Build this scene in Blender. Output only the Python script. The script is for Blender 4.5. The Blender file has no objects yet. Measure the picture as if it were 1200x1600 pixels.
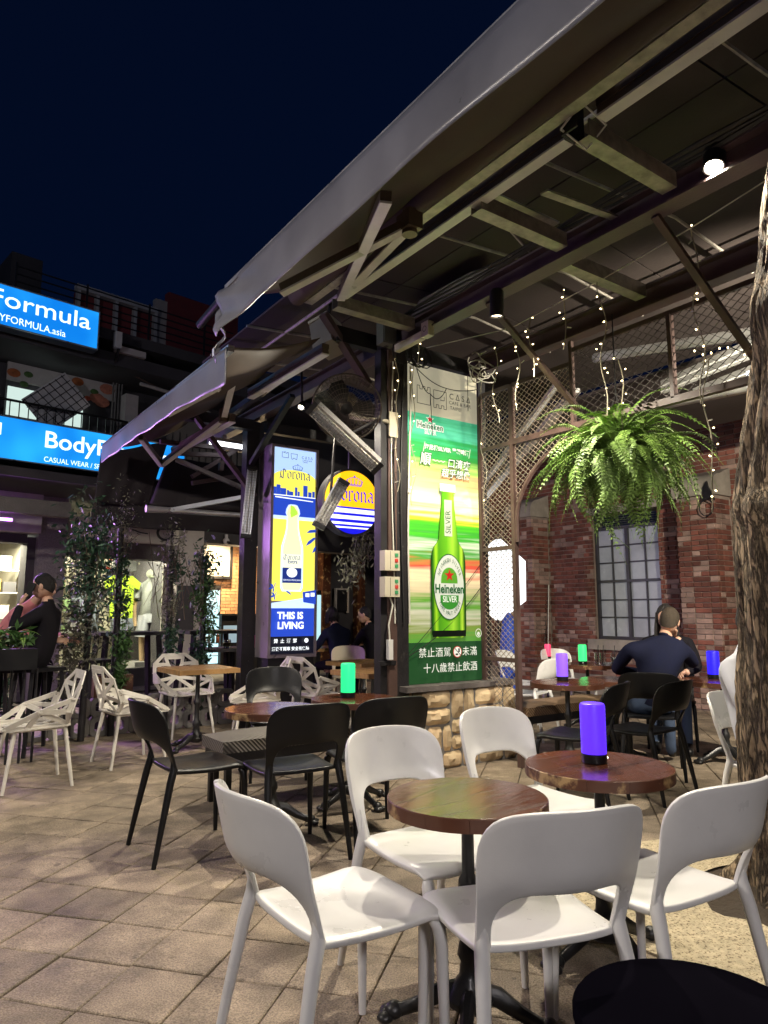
import bpy, math, random
from mathutils import Vector, Matrix
R_ = math.radians
random.seed(7)
scene = bpy.context.scene
COL = scene.collection

# ------------------------------------------------------------------ camera, sky, exposure
CAMH, FPX, PITCH, AZ = 1.30, 1090.0, 0.1414, R_(35)
cam_d = bpy.data.cameras.new('camera'); cam = bpy.data.objects.new('camera', cam_d); COL.objects.link(cam)
cam.location = (0, 0, CAMH); cam.rotation_euler = (math.pi/2 + PITCH, 0, -AZ)
cam_d.sensor_fit = 'VERTICAL'; cam_d.sensor_height = 36.0; cam_d.lens = FPX/1600*36.0
cam_d.clip_start = 0.05; cam_d.clip_end = 400
scene.camera = cam
world = bpy.data.worlds.new('World'); scene.world = world; world.use_nodes = True
wn = world.node_tree.nodes; wl = world.node_tree.links
bg = wn['Background']
sky = wn.new('ShaderNodeTexSky'); sky.sky_type = 'NISHITA'; sky.sun_disc = False
sky.sun_elevation = R_(3.0); sky.sun_rotation = R_(200); sky.altitude = 50; sky.ozone_density = 6
tint = wn.new('ShaderNodeMix'); tint.data_type = 'RGBA'; tint.blend_type = 'MIX'; tint.inputs[0].default_value = 0.985
wl.new(sky.outputs[0], tint.inputs[6]); tint.inputs[7].default_value = (0.012, 0.045, 0.20, 1)
wl.new(tint.outputs[2], bg.inputs[0]); bg.inputs[1].default_value = 0.05
sun_d = bpy.data.lights.new('moonlight', 'SUN'); sun_d.energy = 0.012; sun_d.angle = R_(12); sun_d.color = (0.6, 0.7, 1.0)
sun = bpy.data.objects.new('moonlight', sun_d); COL.objects.link(sun); sun.rotation_euler = (R_(35), 0, R_(-120))
scene.view_settings.view_transform = 'Standard'; scene.view_settings.look = 'None'
scene.view_settings.exposure = 0.45; scene.view_settings.gamma = 1.0
scene.render.engine = 'CYCLES'
scene.cycles.max_bounces = 6; scene.cycles.diffuse_bounces = 3; scene.cycles.glossy_bounces = 3
scene.cycles.transmission_bounces = 4; scene.cycles.sample_clamp_indirect = 4.0
scene.cycles.caustics_reflective = False; scene.cycles.caustics_refractive = False

# ------------------------------------------------------------------ photo pixel -> place on the ground / a wall
_F = Vector((math.sin(AZ)*math.cos(PITCH), math.cos(AZ)*math.cos(PITCH), math.sin(PITCH)))
_R = Vector((math.cos(AZ), -math.sin(AZ), 0)); _U = _R.cross(_F); _C = Vector((0, 0, CAMH))
def ray(x, y): return _F + _R*((x-600)/FPX) - _U*((y-800)/FPX)
def pz(x, y, z=0.0):
    d = ray(x, y); return _C + d*((z-CAMH)/d.z)
def pX(x, y, X):
    d = ray(x, y); return _C + d*(X/d.x)
def pY(x, y, Y):
    d = ray(x, y); return _C + d*(Y/d.y)

# ------------------------------------------------------------------ mesh helpers
def V(*a): return Vector(a)
class MB:
    def __init__(s): s.v = []; s.f = []; s.m = []
    def add(s, vs, fs, m=0):
        b = len(s.v); s.v += [tuple(p) for p in vs]
        for f in fs: s.f.append(tuple(i+b for i in f)); s.m.append(m)
        return s
    def box(s, c, sz, m=0, rz=0.0, M=None):
        x, y, z = sz[0]/2, sz[1]/2, sz[2]/2
        vs = [V(a, b, d) for a in (-x, x) for b in (-y, y) for d in (-z, z)]
        if M is None: M = Matrix.Rotation(rz, 3, 'Z') if rz else Matrix.Identity(3)
        vs = [M @ p + Vector(c) for p in vs]
        return s.add(vs, [(0,1,3,2),(4,6,7,5),(0,4,5,1),(2,3,7,6),(0,2,6,4),(1,5,7,3)], m)
    def b2(s, lo, hi, m=0):
        return s.box([(a+b)/2 for a, b in zip(lo, hi)], [abs(b-a) for a, b in zip(lo, hi)], m)
    def bar(s, p, q, w, t, up=(0, 0, 1), m=0):
        p = Vector(p); q = Vector(q); d = q-p; L = d.length
        if L < 1e-6: return s
        d.normalize(); up = Vector(up); sd = d.cross(up)
        if sd.length < 1e-4: sd = d.cross(V(1, 0, 0))
        sd.normalize(); u = sd.cross(d)
        M = Matrix((sd, d, u)).transposed()
        return s.box((p+q)/2, (w, L, t), m, M=M)
    def tube(s, path, r, n=8, m=0, cap=True, flat=1.0):
        path = [Vector(p) for p in path]; k = len(path)
        rs = r if isinstance(r, (list, tuple)) else [r]*k
        b = len(s.v); ref = None
        for i, p in enumerate(path):
            d = (path[min(i+1, k-1)]-path[max(i-1, 0)])
            d = d.normalized() if d.length > 1e-9 else V(0, 0, 1)
            if ref is None:
                ref = V(0, 0, 1) if abs(d.z) < 0.9 else V(1, 0, 0)
            a = (ref - d*ref.dot(d)); a = a.normalized() if a.length > 1e-6 else d.orthogonal().normalized()
            ref = a; c = d.cross(a)
            for j in range(n):
                t = 2*math.pi*(j+.5)/n
                s.v.append(tuple(p + a*(math.cos(t)*rs[i]) + c*(math.sin(t)*rs[i]*flat)))
        for i in range(k-1):
            for j in range(n):
                j2 = (j+1) % n
                s.f.append((b+i*n+j, b+i*n+j2, b+(i+1)*n+j2, b+(i+1)*n+j)); s.m.append(m)
        if cap:
            s.f.append(tuple(b+j for j in reversed(range(n)))); s.m.append(m)
            s.f.append(tuple(b+(k-1)*n+j for j in range(n))); s.m.append(m)
        return s
    def lathe(s, prof, n=16, c=(0, 0, 0), m=0, cap=True, M=None):
        b = len(s.v); k = len(prof); c = Vector(c)
        for r, z in prof:
            for j in range(n):
                t = 2*math.pi*j/n
                p = V(r*math.cos(t), r*math.sin(t), z)
                s.v.append(tuple((M @ p if M else p)+c))
        for i in range(k-1):
            for j in range(n):
                j2 = (j+1) % n
                s.f.append((b+i*n+j, b+i*n+j2, b+(i+1)*n+j2, b+(i+1)*n+j)); s.m.append(m)
        if cap:
            s.f.append(tuple(b+j for j in reversed(range(n)))); s.m.append(m)
            s.f.append(tuple(b+(k-1)*n+j for j in range(n))); s.m.append(m)
        return s
    def ell(s, c, r, n=10, k=7, m=0, M=None):
        prof = []
        b = len(s.v); c = Vector(c)
        for i in range(k+1):
            ph = math.pi*i/k
            for j in range(n):
                t = 2*math.pi*j/n
                p = V(r[0]*math.sin(ph)*math.cos(t), r[1]*math.sin(ph)*math.sin(t), -r[2]*math.cos(ph))
                s.v.append(tuple((M @ p if M else p)+c))
        for i in range(k):
            for j in range(n):
                j2 = (j+1) % n
                s.f.append((b+i*n+j, b+i*n+j2, b+(i+1)*n+j2, b+(i+1)*n+j)); s.m.append(m)
        return s
    def prism(s, poly, d, org, ex, ey, m=0):
        """polygon (2d) in the plane org+ex*x+ey*y, thickened by vector d"""
        n = len(poly); org = Vector(org); ex = Vector(ex); ey = Vector(ey); d = Vector(d)
        vs = [org+ex*x+ey*y for x, y in poly]; vs += [p+d for p in vs]
        fs = [tuple(reversed(range(n))), tuple(range(n, 2*n))]+[(i, (i+1) % n, n+(i+1) % n, n+i) for i in range(n)]
        return s.add(vs, fs, m)
    def mesh(s, name, mats, smooth=None):
        me = bpy.data.meshes.new(name); me.from_pydata(s.v, [], s.f)
        for mm in (mats if isinstance(mats, (list, tuple)) else [mats]): me.materials.append(mm)
        if any(s.m): me.polygons.foreach_set('material_index', s.m)
        if smooth is not None:
            me.polygons.foreach_set('use_smooth', [True]*len(me.polygons))
            me.update(); me.set_sharp_from_angle(angle=R_(smooth))
        me.update(); return me
    def build(s, name, mats, parent=None, smooth=None, loc=(0, 0, 0), rz=0.0, fix=False):
        me = s.mesh(name, mats, smooth)
        if fix:
            import bmesh
            bm = bmesh.new(); bm.from_mesh(me); bmesh.ops.recalc_face_normals(bm, faces=bm.faces); bm.to_mesh(me); bm.free()
        return link(name, me, parent, loc, rz)
def link(name, data, parent=None, loc=(0, 0, 0), rz=0.0):
    o = bpy.data.objects.new(name, data); COL.objects.link(o); o.location = loc; o.rotation_euler = (0, 0, rz)
    if parent is not None: o.parent = parent
    return o
def tag(o, label, cat, group=None):
    o['label'] = label; o['category'] = cat
    if group: o['group'] = group
    return o
def thing(name, label, cat, loc=(0, 0, 0), rz=0.0, group=None):
    o = link(name, None, None, loc, rz); o.empty_display_size = .1
    return tag(o, label, cat, group)
def struct(o): o['kind'] = 'structure'; return o
def stuff(o): o['kind'] = 'stuff'; return o
KIDS = {}
def copy_tree(o, parent=None):
    c = o.copy(); COL.objects.link(c)
    if parent is not None: c.parent = parent
    for ch in o.children: copy_tree(ch, c)
    return c
def place(proto, loc, rz, label, used=[]):
    if proto not in used: used.append(proto); o = proto
    else: o = copy_tree(proto)
    o.location = loc; o.rotation_euler = (0, 0, rz); o['label'] = label
    return o

# ------------------------------------------------------------------ materials
def mat(name, col, rough=.5, metal=0., var=.15, scale=6., bump=0., bscale=60., emis=None, es=0., col2=None, thr=None, spec=.5, rnd=0., stretch=None, trans=0., coat=0.):
    m = bpy.data.materials.new(name); m.use_nodes = True
    nt = m.node_tree; N = nt.nodes; L = nt.links; b = N['Principled BSDF']
    b.inputs['Roughness'].default_value = rough; b.inputs['Metallic'].default_value = metal
    b.inputs['Specular IOR Level'].default_value = spec
    if coat: b.inputs['Coat Weight'].default_value = coat; b.inputs['Coat Roughness'].default_value = .12
    if trans: b.inputs['Transmission Weight'].default_value = trans
    c = (*col, 1)
    src = None
    if var or bump or col2:
        g = N.new('ShaderNodeNewGeometry'); pos = g.outputs['Position']
        if stretch:
            mp = N.new('ShaderNodeMapping'); mp.inputs['Scale'].default_value = stretch; L.new(pos, mp.inputs[0]); pos = mp.outputs[0]
    if var or col2:
        n = N.new('ShaderNodeTexNoise'); n.inputs['Scale'].default_value = scale; n.inputs['Detail'].default_value = 6; n.inputs['Roughness'].default_value = .6
        L.new(pos, n.inputs['Vector'])
        r = N.new('ShaderNodeValToRGB'); e = r.color_ramp.elements
        lo, hi = (thr if thr else (.3, .7))
        e[0].position = lo; e[1].position = hi
        if col2: e[0].color = c; e[1].color = (*col2, 1)
        else:
            e[0].color = tuple(x*(1-var) for x in col)+(1,); e[1].color = tuple(min(1, x*(1+var)) for x in col)+(1,)
        L.new(n.outputs[0], r.inputs[0]); src = r.outputs[0]
        if col2 and var:
            n3 = N.new('ShaderNodeTexNoise'); n3.inputs['Scale'].default_value = scale*.37; n3.inputs['Detail'].default_value = 3; L.new(pos, n3.inputs['Vector'])
            mr = N.new('ShaderNodeMapRange'); mr.inputs[1].default_value = .3; mr.inputs[2].default_value = .7; mr.inputs[3].default_value = 1-var; mr.inputs[4].default_value = 1+var
            L.new(n3.outputs[0], mr.inputs[0])
            mx = N.new('ShaderNodeMix'); mx.data_type = 'RGBA'; mx.blend_type = 'MULTIPLY'; mx.inputs[0].default_value = 1
            L.new(src, mx.inputs[6]); L.new(mr.outputs[0], mx.inputs[7]); src = mx.outputs[2]
        if rnd:
            oi = N.new('ShaderNodeObjectInfo'); g2 = N.new('ShaderNodeNewGeometry')
            ad = N.new('ShaderNodeMath'); ad.operation = 'ADD'; L.new(oi.outputs['Random'], ad.inputs[0]); L.new(g2.outputs['Random Per Island'], ad.inputs[1])
            fr = N.new('ShaderNodeMath'); fr.operation = 'FRACT'; L.new(ad.outputs[0], fr.inputs[0])
            mr = N.new('ShaderNodeMapRange'); mr.inputs[3].default_value = 1-rnd; mr.inputs[4].default_value = 1+rnd; L.new(fr.outputs[0], mr.inputs[0])
            mx = N.new('ShaderNodeMix'); mx.data_type = 'RGBA'; mx.blend_type = 'MULTIPLY'; mx.inputs[0].default_value = 1
            L.new(src, mx.inputs[6]); L.new(mr.outputs[0], mx.inputs[7]); src = mx.outputs[2]
        L.new(src, b.inputs['Base Color'])
        rr = N.new('ShaderNodeMapRange'); rr.inputs[1].default_value = .3; rr.inputs[2].default_value = .7
        rr.inputs[3].default_value = max(.03, rough-.1); rr.inputs[4].default_value = min(1, rough+.1)
        L.new(n.outputs[0], rr.inputs[0]); L.new(rr.outputs[0], b.inputs['Roughness'])
    else: b.inputs['Base Color'].default_value = c
    if bump:
        n2 = N.new('ShaderNodeTexNoise'); n2.inputs['Scale'].default_value = bscale; n2.inputs['Detail'].default_value = 5; L.new(pos, n2.inputs['Vector'])
        bp = N.new('ShaderNodeBump'); bp.inputs['Strength'].default_value = min(1, bump); bp.inputs['Distance'].default_value = .01*max(1, bump)
        L.new(n2.outputs[0], bp.inputs['Height']); L.new(bp.outputs[0], b.inputs['Normal'])
    if emis is not None:
        b.inputs['Emission Color'].default_value = (*emis, 1); b.inputs['Emission Strength'].default_value = es
    return m
def emit(name, col, es, base=None):
    return mat(name, base or tuple(x*.5 for x in col), .4, var=0, emis=col, es=es)
def srgb(r, g, b):
    f = lambda u: (u/255/12.92) if u/255 <= .04045 else ((u/255+.055)/1.055)**2.4
    return (f(r), f(g), f(b))
M = {}
M['tile'] = mat('paving', (.30, .238, .172), .72, var=.32, scale=2.2, bump=.9, bscale=95, rnd=.22)
def speckle(m, scale, lo, hi, scale2=None):
    N = m.node_tree.nodes; L = m.node_tree.links; b = N['Principled BSDF']; src = b.inputs['Base Color'].links[0].from_socket
    for sc, a, c, p0, p1 in ((scale, lo, hi, .36, .64), (scale2, .72, 1.12, .36, .64), (1.3 if scale2 else None, .78, 1.1, .36, .64), (13. if scale2 else None, 1., .55, .66, .71)):
        if not sc: continue
        g = N.new('ShaderNodeNewGeometry'); n = N.new('ShaderNodeTexNoise'); n.inputs['Scale'].default_value = sc; n.inputs['Detail'].default_value = 4; L.new(g.outputs['Position'], n.inputs['Vector'])
        mr = N.new('ShaderNodeMapRange'); mr.inputs[1].default_value = p0; mr.inputs[2].default_value = p1; mr.inputs[3].default_value = a; mr.inputs[4].default_value = c; L.new(n.outputs[0], mr.inputs[0])
        mx = N.new('ShaderNodeMix'); mx.data_type = 'RGBA'; mx.blend_type = 'MULTIPLY'; mx.inputs[0].default_value = 1; L.new(src, mx.inputs[6]); L.new(mr.outputs[0], mx.inputs[7]); src = mx.outputs[2]
    L.new(src, b.inputs['Base Color'])
speckle(M['tile'], 170, .62, 1.3, 7.)
M['grout'] = mat('grout', (.055, .045, .036), .95, bump=.5)
M['white_pl'] = mat('white_plastic', (.69, .685, .67), .34, var=.045, scale=7, bump=.04, bscale=260)
M['black_pl'] = mat('black_plastic', (.006, .006, .007), .38, var=.1, scale=5, bump=.05, bscale=400, spec=.32)
M['beige_pl'] = mat('cream_plastic', (.55, .48, .36), .4, var=.05)
M['iron'] = mat('cast_iron', (.013, .013, .014), .38, var=.2, bump=.2, bscale=60)
M['black'] = mat('black_paint', (.014, .013, .015), .5, var=.3, scale=4, bump=.15)
M['black_worn'] = mat('worn_black_paint', (.018, .016, .018), .5, var=.2, scale=22, col2=(.10, .09, .08), thr=(.66, .72), bump=.2)
M['brown_beam'] = mat('brown_steel_paint', (.085, .05, .042), .5, var=.25, scale=5, bump=.15)
M['purple_beam'] = mat('brown_beam_paint', (.10, .066, .07), .5, var=.25, scale=5, bump=.15)
M['galv'] = mat('galvanised_steel', (.40, .37, .32), .45, metal=.45, var=.35, scale=14, bump=.1)
M['alu'] = mat('aluminium', (.62, .61, .6), .34, metal=.7, var=.12)
M['alu_white'] = mat('white_coated_aluminium', (.84, .84, .82), .35, var=.08)
M['fabric_brown'] = mat('awning_brown', (.075, .052, .038), .8, var=.25, scale=2.5, bump=.25, bscale=9)
M['fabric_dark'] = mat('awning_dark', (.022, .016, .018), .8, var=.25, scale=2.5, bump=.3, bscale=7)
M['fabric_grey'] = mat('awning_grey', (.19, .19, .215), .36, var=.18, scale=2., bump=.35, bscale=5)
M['roof'] = mat('roof_underside', (.06, .046, .042), .75, var=.25, scale=2, bump=.2)
M['conc'] = mat('concrete', (.16, .15, .14), .85, var=.25, bump=.5)
M['conc_dark'] = mat('dark_concrete', (.06, .055, .055), .85, var=.3, bump=.5)
M['cement'] = mat('cement_render', (.30, .27, .23), .8, var=.3, scale=4, bump=.4)
M['brick'] = mat('brick', (.20, .068, .045), .82, var=.3, scale=9, col2=(.135, .05, .038), bump=.6, bscale=70, rnd=.35)
M['brick_pale'] = mat('whitened_brick', (.30, .2, .165), .85, var=.3, scale=6, bump=.6, rnd=.3)
M['mortar'] = mat('mortar', (.27, .215, .18), .9, var=.3, scale=4, bump=.5)
M['stone'] = mat('sandstone', (.60, .47, .29), .85, var=.3, scale=7, bump=1.0, bscale=18, rnd=.25, col2=(.46, .33, .20))
M['slab'] = mat('slate_slab', (.12, .105, .10), .7, var=.35, scale=7, bump=.5)
M['wood_top'] = mat('varnished_wood', (.12, .038, .016), .22, var=.3, scale=4, col2=(.065, .022, .011), bump=.06, bscale=12, stretch=(1, 9, 1), coat=.35)
M['wood_edge'] = mat('worn_wood_edge', (.075, .026, .013), .45, var=.2, scale=9, col2=(.34, .22, .10), thr=(.55, .64))
M['wood_pale'] = mat('pale_wood', (.42, .25, .105), .32, var=.2, scale=5, col2=(.30, .165, .065), stretch=(2, 14, 2))
M['cushion'] = mat('woven_seat', (.10, .085, .07), .75, var=.2, scale=30)
M['glass'] = mat('clear_glass', (.85, .9, .9), .05, var=0, trans=1.)
M['bark'] = mat('bark', (.40, .30, .185), .9, var=.35, scale=9, col2=(.17, .12, .075), thr=(.38, .62), bump=3.0, bscale=26, stretch=(1, 1, .22))
def bark_cracks(m):
    N = m.node_tree.nodes; L = m.node_tree.links; b = N['Principled BSDF']; src = b.inputs['Base Color'].links[0].from_socket
    g = N.new('ShaderNodeNewGeometry'); mp = N.new('ShaderNodeMapping'); mp.inputs['Scale'].default_value = (34, 34, 6); L.new(g.outputs['Position'], mp.inputs[0])
    nz = N.new('ShaderNodeTexNoise'); nz.inputs['Scale'].default_value = 1.3; nz.inputs['Detail'].default_value = 5; L.new(mp.outputs[0], nz.inputs[0])
    av = N.new('ShaderNodeVectorMath'); av.operation = 'MULTIPLY_ADD'; L.new(nz.outputs[1], av.inputs[0]); av.inputs[1].default_value = (2.2, 2.2, 2.2); L.new(mp.outputs[0], av.inputs[2])
    vo = N.new('ShaderNodeTexVoronoi'); vo.feature = 'DISTANCE_TO_EDGE'; vo.inputs['Scale'].default_value = 1.; L.new(av.outputs[0], vo.inputs['Vector'])
    mr = N.new('ShaderNodeMapRange'); mr.inputs[1].default_value = .0; mr.inputs[2].default_value = .22; mr.inputs[3].default_value = .22; mr.inputs[4].default_value = 1.; L.new(vo.outputs['Distance'], mr.inputs[0])
    mx = N.new('ShaderNodeMix'); mx.data_type = 'RGBA'; mx.blend_type = 'MULTIPLY'; mx.inputs[0].default_value = 1; L.new(src, mx.inputs[6]); L.new(mr.outputs[0], mx.inputs[7]); L.new(mx.outputs[2], b.inputs['Base Color'])
    bp = N.new('ShaderNodeBump'); bp.inputs['Strength'].default_value = 1.; bp.inputs['Distance'].default_value = .03; L.new(mr.outputs[0], bp.inputs['Height']); L.new(b.inputs['Normal'].links[0].from_socket, bp.inputs['Normal']); L.new(bp.outputs[0], b.inputs['Normal'])
bark_cracks(M['bark']); M['bark_plain'] = mat('twig_bark', (.12, .09, .06), .9)
M['soil'] = mat('soil', (.05, .036, .024), .95, bump=1.2, bscale=40)
M['gravel'] = mat('washed_gravel', (.50, .42, .28), .8, var=.2, scale=85, col2=(.16, .12, .07), thr=(.54, .62), bump=.8, bscale=120)
M['leaf_fern'] = mat('fern_leaf', (.155, .265, .05), .5, var=.35, scale=3, rnd=.35)
M['leaf_dark'] = mat('dark_leaf', (.032, .08, .045), .5, var=.4, scale=6, rnd=.5)
M['leaf_grey'] = mat('dried_leaf', (.14, .14, .10), .7, var=.4, scale=6, rnd=.5)
M['leaf_mid'] = mat('mid_leaf', (.05, .115, .03), .5, var=.4, scale=6, rnd=.5)
M['skin'] = mat('skin', (.55, .33, .23), .5, var=.08)
M['hair'] = mat('dark_hair', (.010, .008, .007), .55, var=.3, scale=60, bump=1.5, bscale=170)
M['hair_grey'] = mat('greying_hair', (.055, .040, .026), .6, var=.4, scale=80, bump=1.5, bscale=170)
M['navy'] = mat('navy_cloth', (.009, .011, .030), .9, spec=.15, var=.2, bump=.3, bscale=14)
M['jeans'] = mat('denim', (.045, .07, .13), .85, var=.25, bump=.2)
M['white_cloth'] = mat('white_cloth', (.46, .47, .52), .8, var=.08, bump=.4, bscale=11)
M['black_cloth'] = mat('black_cloth', (.009, .008, .011), .9, spec=.15, var=.2, bump=.25, bscale=14)
M['pink_cloth'] = mat('pink_cloth', (.6, .22, .24), .85, var=.1)
M['fairy_cable'] = mat('fairy_cable', (.30, .27, .2), .5, var=0)
M['cable_w'] = mat('white_cable', (.6, .58, .5), .5, var=0)
M['cable_b'] = mat('black_cable', (.01, .01, .01), .5, var=0)
M['cream_box'] = mat('cream_plastic_box', (.55, .50, .38), .45, var=.08)
M['bulb'] = emit('fairy_bulb', (1., .80, .42), 7.)
M['spot_glow'] = emit('spot_glow', (1., .9, .7), 30.)
M['white_glow'] = emit('white_light_panel', (.93, .97, 1.), 1.3)

def track_light(name, kind, loc, energy, color, size=.05, target=None, angle=None, blend=.5, parent=None):
    d = bpy.data.lights.new(name, kind); d.energy = energy; d.color = color
    if kind in ('POINT', 'SPOT'): d.shadow_soft_size = size
    else: d.size = size
    o = bpy.data.objects.new(name, d); COL.objects.link(o); o.location = loc
    if kind == 'SPOT': d.spot_size = angle; d.spot_blend = blend
    if target is not None: o.rotation_euler = (Vector(target)-Vector(loc)).to_track_quat('-Z', 'Y').to_euler()
    if parent is not None: o.parent = parent
    return o
def bw(mb, name, mats, parent, smooth=None, fix=False):
    """build from world-space vertices under an unrotated parent"""
    if parent is not None:
        l = parent.location; g = parent.parent
        while g is not None: l = l + g.location; g = g.parent
        mb.v = [(x-l.x, y-l.y, z-l.z) for x, y, z in mb.v]
    return mb.build(name, mats, parent, smooth, fix=fix)

# ================================================================== ground and paving
g = MB(); g.add([(-60, -40, -.02), (90, -40, -.02), (90, 90, -.02), (-60, 90, -.02)], [(0, 1, 2, 3)])
ground = struct(g.build('ground', M['grout']))
T0 = V(.964, 4.556, 0); TA = R_(-49.2); TS = .3055
ei = V(math.cos(TA), math.sin(TA), 0); ej = V(math.cos(TA-math.pi/2), math.sin(TA-math.pi/2), 0)
TREE = V(3.40, 1.72, 0)
def tile_mb(x0=0, y0=0, rot=0.0, dz=0.0, mb=None, ax=0, ay=0):
    mb = mb or MB(); h = TS/2-.0035; c = .005
    def P(a, b, z):
        ca, sa = math.cos(rot), math.sin(rot)
        return V(x0+a*ca-b*sa, y0+a*sa+b*ca, z+dz+ax*a+ay*b)
    lo = [P(a*h, b*h, -.018) for a, b in ((-1,-1),(1,-1),(1,1),(-1,1))]
    mi = [P(a*h, b*h, -c*.7) for a, b in ((-1,-1),(1,-1),(1,1),(-1,1))]
    tp = [P(a*(h-c), b*(h-c), 0) for a, b in ((-1,-1),(1,-1),(1,1),(-1,1))]
    fs = [(8,9,10,11)]
    for k in range(4):
        k2 = (k+1) % 4; fs += [(k, k2, 4+k2, 4+k), (4+k, 4+k2, 8+k2, 8+k)]
    return mb.add(lo+mi+tp, fs)
tiles = []
for i in range(-40, 60):
    for j in range(-60, 40):
        p = T0+ei*((i+.5)*TS)+ej*((j+.5)*TS)
        if not (-3 < p.x < 9.2 and .2 < p.y < 11.2): continue
        q = p-_C; w = q.dot(_F)
        if w < .5: continue
        sx = 600+FPX*q.dot(_R)/w; sy = 800-FPX*q.dot(_U)/w
        if -120 < sx < 1320 and sy < 1760: tiles.append((w, p))
tiles.sort(key=lambda t: t[0])
tme = [tile_mb().mesh('paving_tile', M['tile']), tile_mb(ax=.008, ay=-.006).mesh('paving_tile', M['tile']), tile_mb(ax=-.007, ay=.005).mesh('paving_tile', M['tile'])]
rest = MB(); n = 0
for w, p in tiles:
    if (p-TREE).length < .80: continue
    dz = random.uniform(-.003, .002)
    if n < 300:
        o = link('paving_tile', random.choice(tme), ground, (p.x, p.y, dz), TA+random.choice((0, 1, 2, 3))*math.pi/2+random.uniform(-.006, .006)); n += 1
    else: tile_mb(p.x, p.y, TA+random.uniform(-.005, .005), dz, rest)
stuff(rest.build('distant_paving_tiles', M['tile'], ground))
# pale washed-gravel surround of the tree with an earth pit
mb = MB(); N_ = 40; rad = [(1.0+.06*math.sin(3*a*2*math.pi/N_+1)) for a in range(N_)]
out = [TREE+V(math.cos(2*math.pi*a/N_)*rad[a]*.95, math.sin(2*math.pi*a/N_)*rad[a]*.95, .006) for a in range(N_)]
inn = [TREE+V(.08, .0, 0)+V(math.cos(2*math.pi*a/N_)*.44*(1+.08*math.sin(5*a)), math.sin(2*math.pi*a/N_)*.40, .012) for a in range(N_)]
low = [p+V(0, 0, -.03) for p in out]
mb.add(out+inn+low, [(a, (a+1) % N_, N_+(a+1) % N_, N_+a) for a in range(N_)]+[(2*N_+a, 2*N_+(a+1) % N_, (a+1) % N_, a) for a in range(N_)])
struct(mb.build('tree_surround', M['gravel']))
mb = MB(); pit = []
for k, (s_, z) in enumerate(((1.03, .008), (.8, -.0), (.5, .03), (.2, .05))):
    pit += [TREE+V(.08, 0, 0)+(p-TREE-V(.08, 0, 0))*s_ for p in inn]
    for q in range(N_): pit[-N_+q].z = z+random.uniform(-.012, .012) if k else .002
mb.add(pit, [(k*N_+a, k*N_+(a+1) % N_, (k+1)*N_+(a+1) % N_, (k+1)*N_+a) for k in range(3) for a in range(N_)]+[tuple(3*N_+a for a in range(N_))])
struct(mb.build('earth_pit', M['soil'], smooth=60))

# ================================================================== tree trunk
def trunk():
    t = thing('tree', 'thick rough-barked tree trunk rising from the gravel surround beside white chairs', 'tree', tuple(TREE))
    path = [(3.62, 1.70, -.1, .30), (3.56, 1.69, .12, .235), (3.51, 1.68, .5, .205), (3.47, 1.665, 1.0, .195), (3.45, 1.637, 1.5, .19), (3.44, 1.60, 1.95, .18), (3.435, 1.535, 2.35, .165), (3.42, 1.47, 2.8, .15), (3.42, 1.41, 3.2, .15), (3.40, 1.32, 3.7, .135), (3.35, 1.05, 4.4, .11), (3.3, .9, 5.2, .09)]
    mb = MB(); n = 72; K = 200; pts = []
    ph_ = [random.uniform(0, 6) for _ in range(8)]
    import bisect
    zs = [p[2] for p in path]
    b = 0
    for k in range(K):
        z = zs[0]+(zs[-1]-zs[0])*k/(K-1); i = min(len(zs)-2, max(0, bisect.bisect(zs, z)-1)); u = (z-zs[i])/(zs[i+1]-zs[i])
        x, y, r = [path[i][c]*(1-u)+path[i+1][c]*u for c in (0, 1, 3)]
        for a in range(n):
            th = 2*math.pi*a/n
            flare = 1+.45*math.exp(-max(0, z)*5)*(.5+.5*math.sin(4*th+1))
            rid = 1+.045*math.sin(9*th+1.3*math.sin(z*2))+.03*math.sin(17*th+z*3+ph_[0])+.05*math.sin(z*5+2*th)+.025*abs(math.sin(13*th+2.1*math.sin(z*3.1+ph_[1])+ph_[2]))+.02*math.sin(29*th+3*math.sin(z*4+ph_[3]))+.02*math.sin(z*23+5*th+ph_[4])*math.sin(7*th+z*2)+random.uniform(-.014, .014)
            knot = .06*math.exp(-((z-1.78)**2)/.006)*max(0, math.cos(th-3.6))+.045*math.exp(-((z-2.72)**2)/.02)*max(0, math.cos(th-3.2))+.04*math.exp(-((z-.75)**2)/.05)*max(0, math.cos(th-4.0))
            rr = r*rid*flare+knot
            mb.v.append((x+rr*math.cos(th), y+rr*math.sin(th), z))
    for k in range(K-1):
        for a in range(n): mb.f.append((k*n+a, k*n+(a+1) % n, (k+1)*n+(a+1) % n, (k+1)*n+a)); mb.m.append(0)
    bw(mb, 'trunk', M['bark'], t, smooth=50)
    mb = MB(); random.seed(5)
    for bx in range(7):
        a = 2*math.pi*bx/7; p0 = V(3.3, .9, 5.0); d = V(math.cos(a), math.sin(a), .7)
        mb.tube([p0, p0+d*.9, p0+d*1.8+V(0, 0, .3)], [.06, .035, .012], 6)
    bw(mb, 'limbs', M['bark'], t, smooth=50)
    mb = MB()
    for q in range(2600):
        a = random.uniform(0, 6.28); r = 2.3*math.sqrt(random.random()); z = 6.4+random.gauss(0, .55)
        c = V(3.3+r*math.cos(a), .9+r*math.sin(a)-1.2, z); u = V(random.gauss(0, 1), random.gauss(0, 1), random.gauss(0, .6)).normalized(); w = u.orthogonal().normalized()
        mb.add([c-u*.08, c+w*.03, c+u*.08, c-w*.03], [(0, 1, 2, 3)])
    stuff(bw(mb, 'crown', M['leaf_dark'], t))
trunk()

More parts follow.
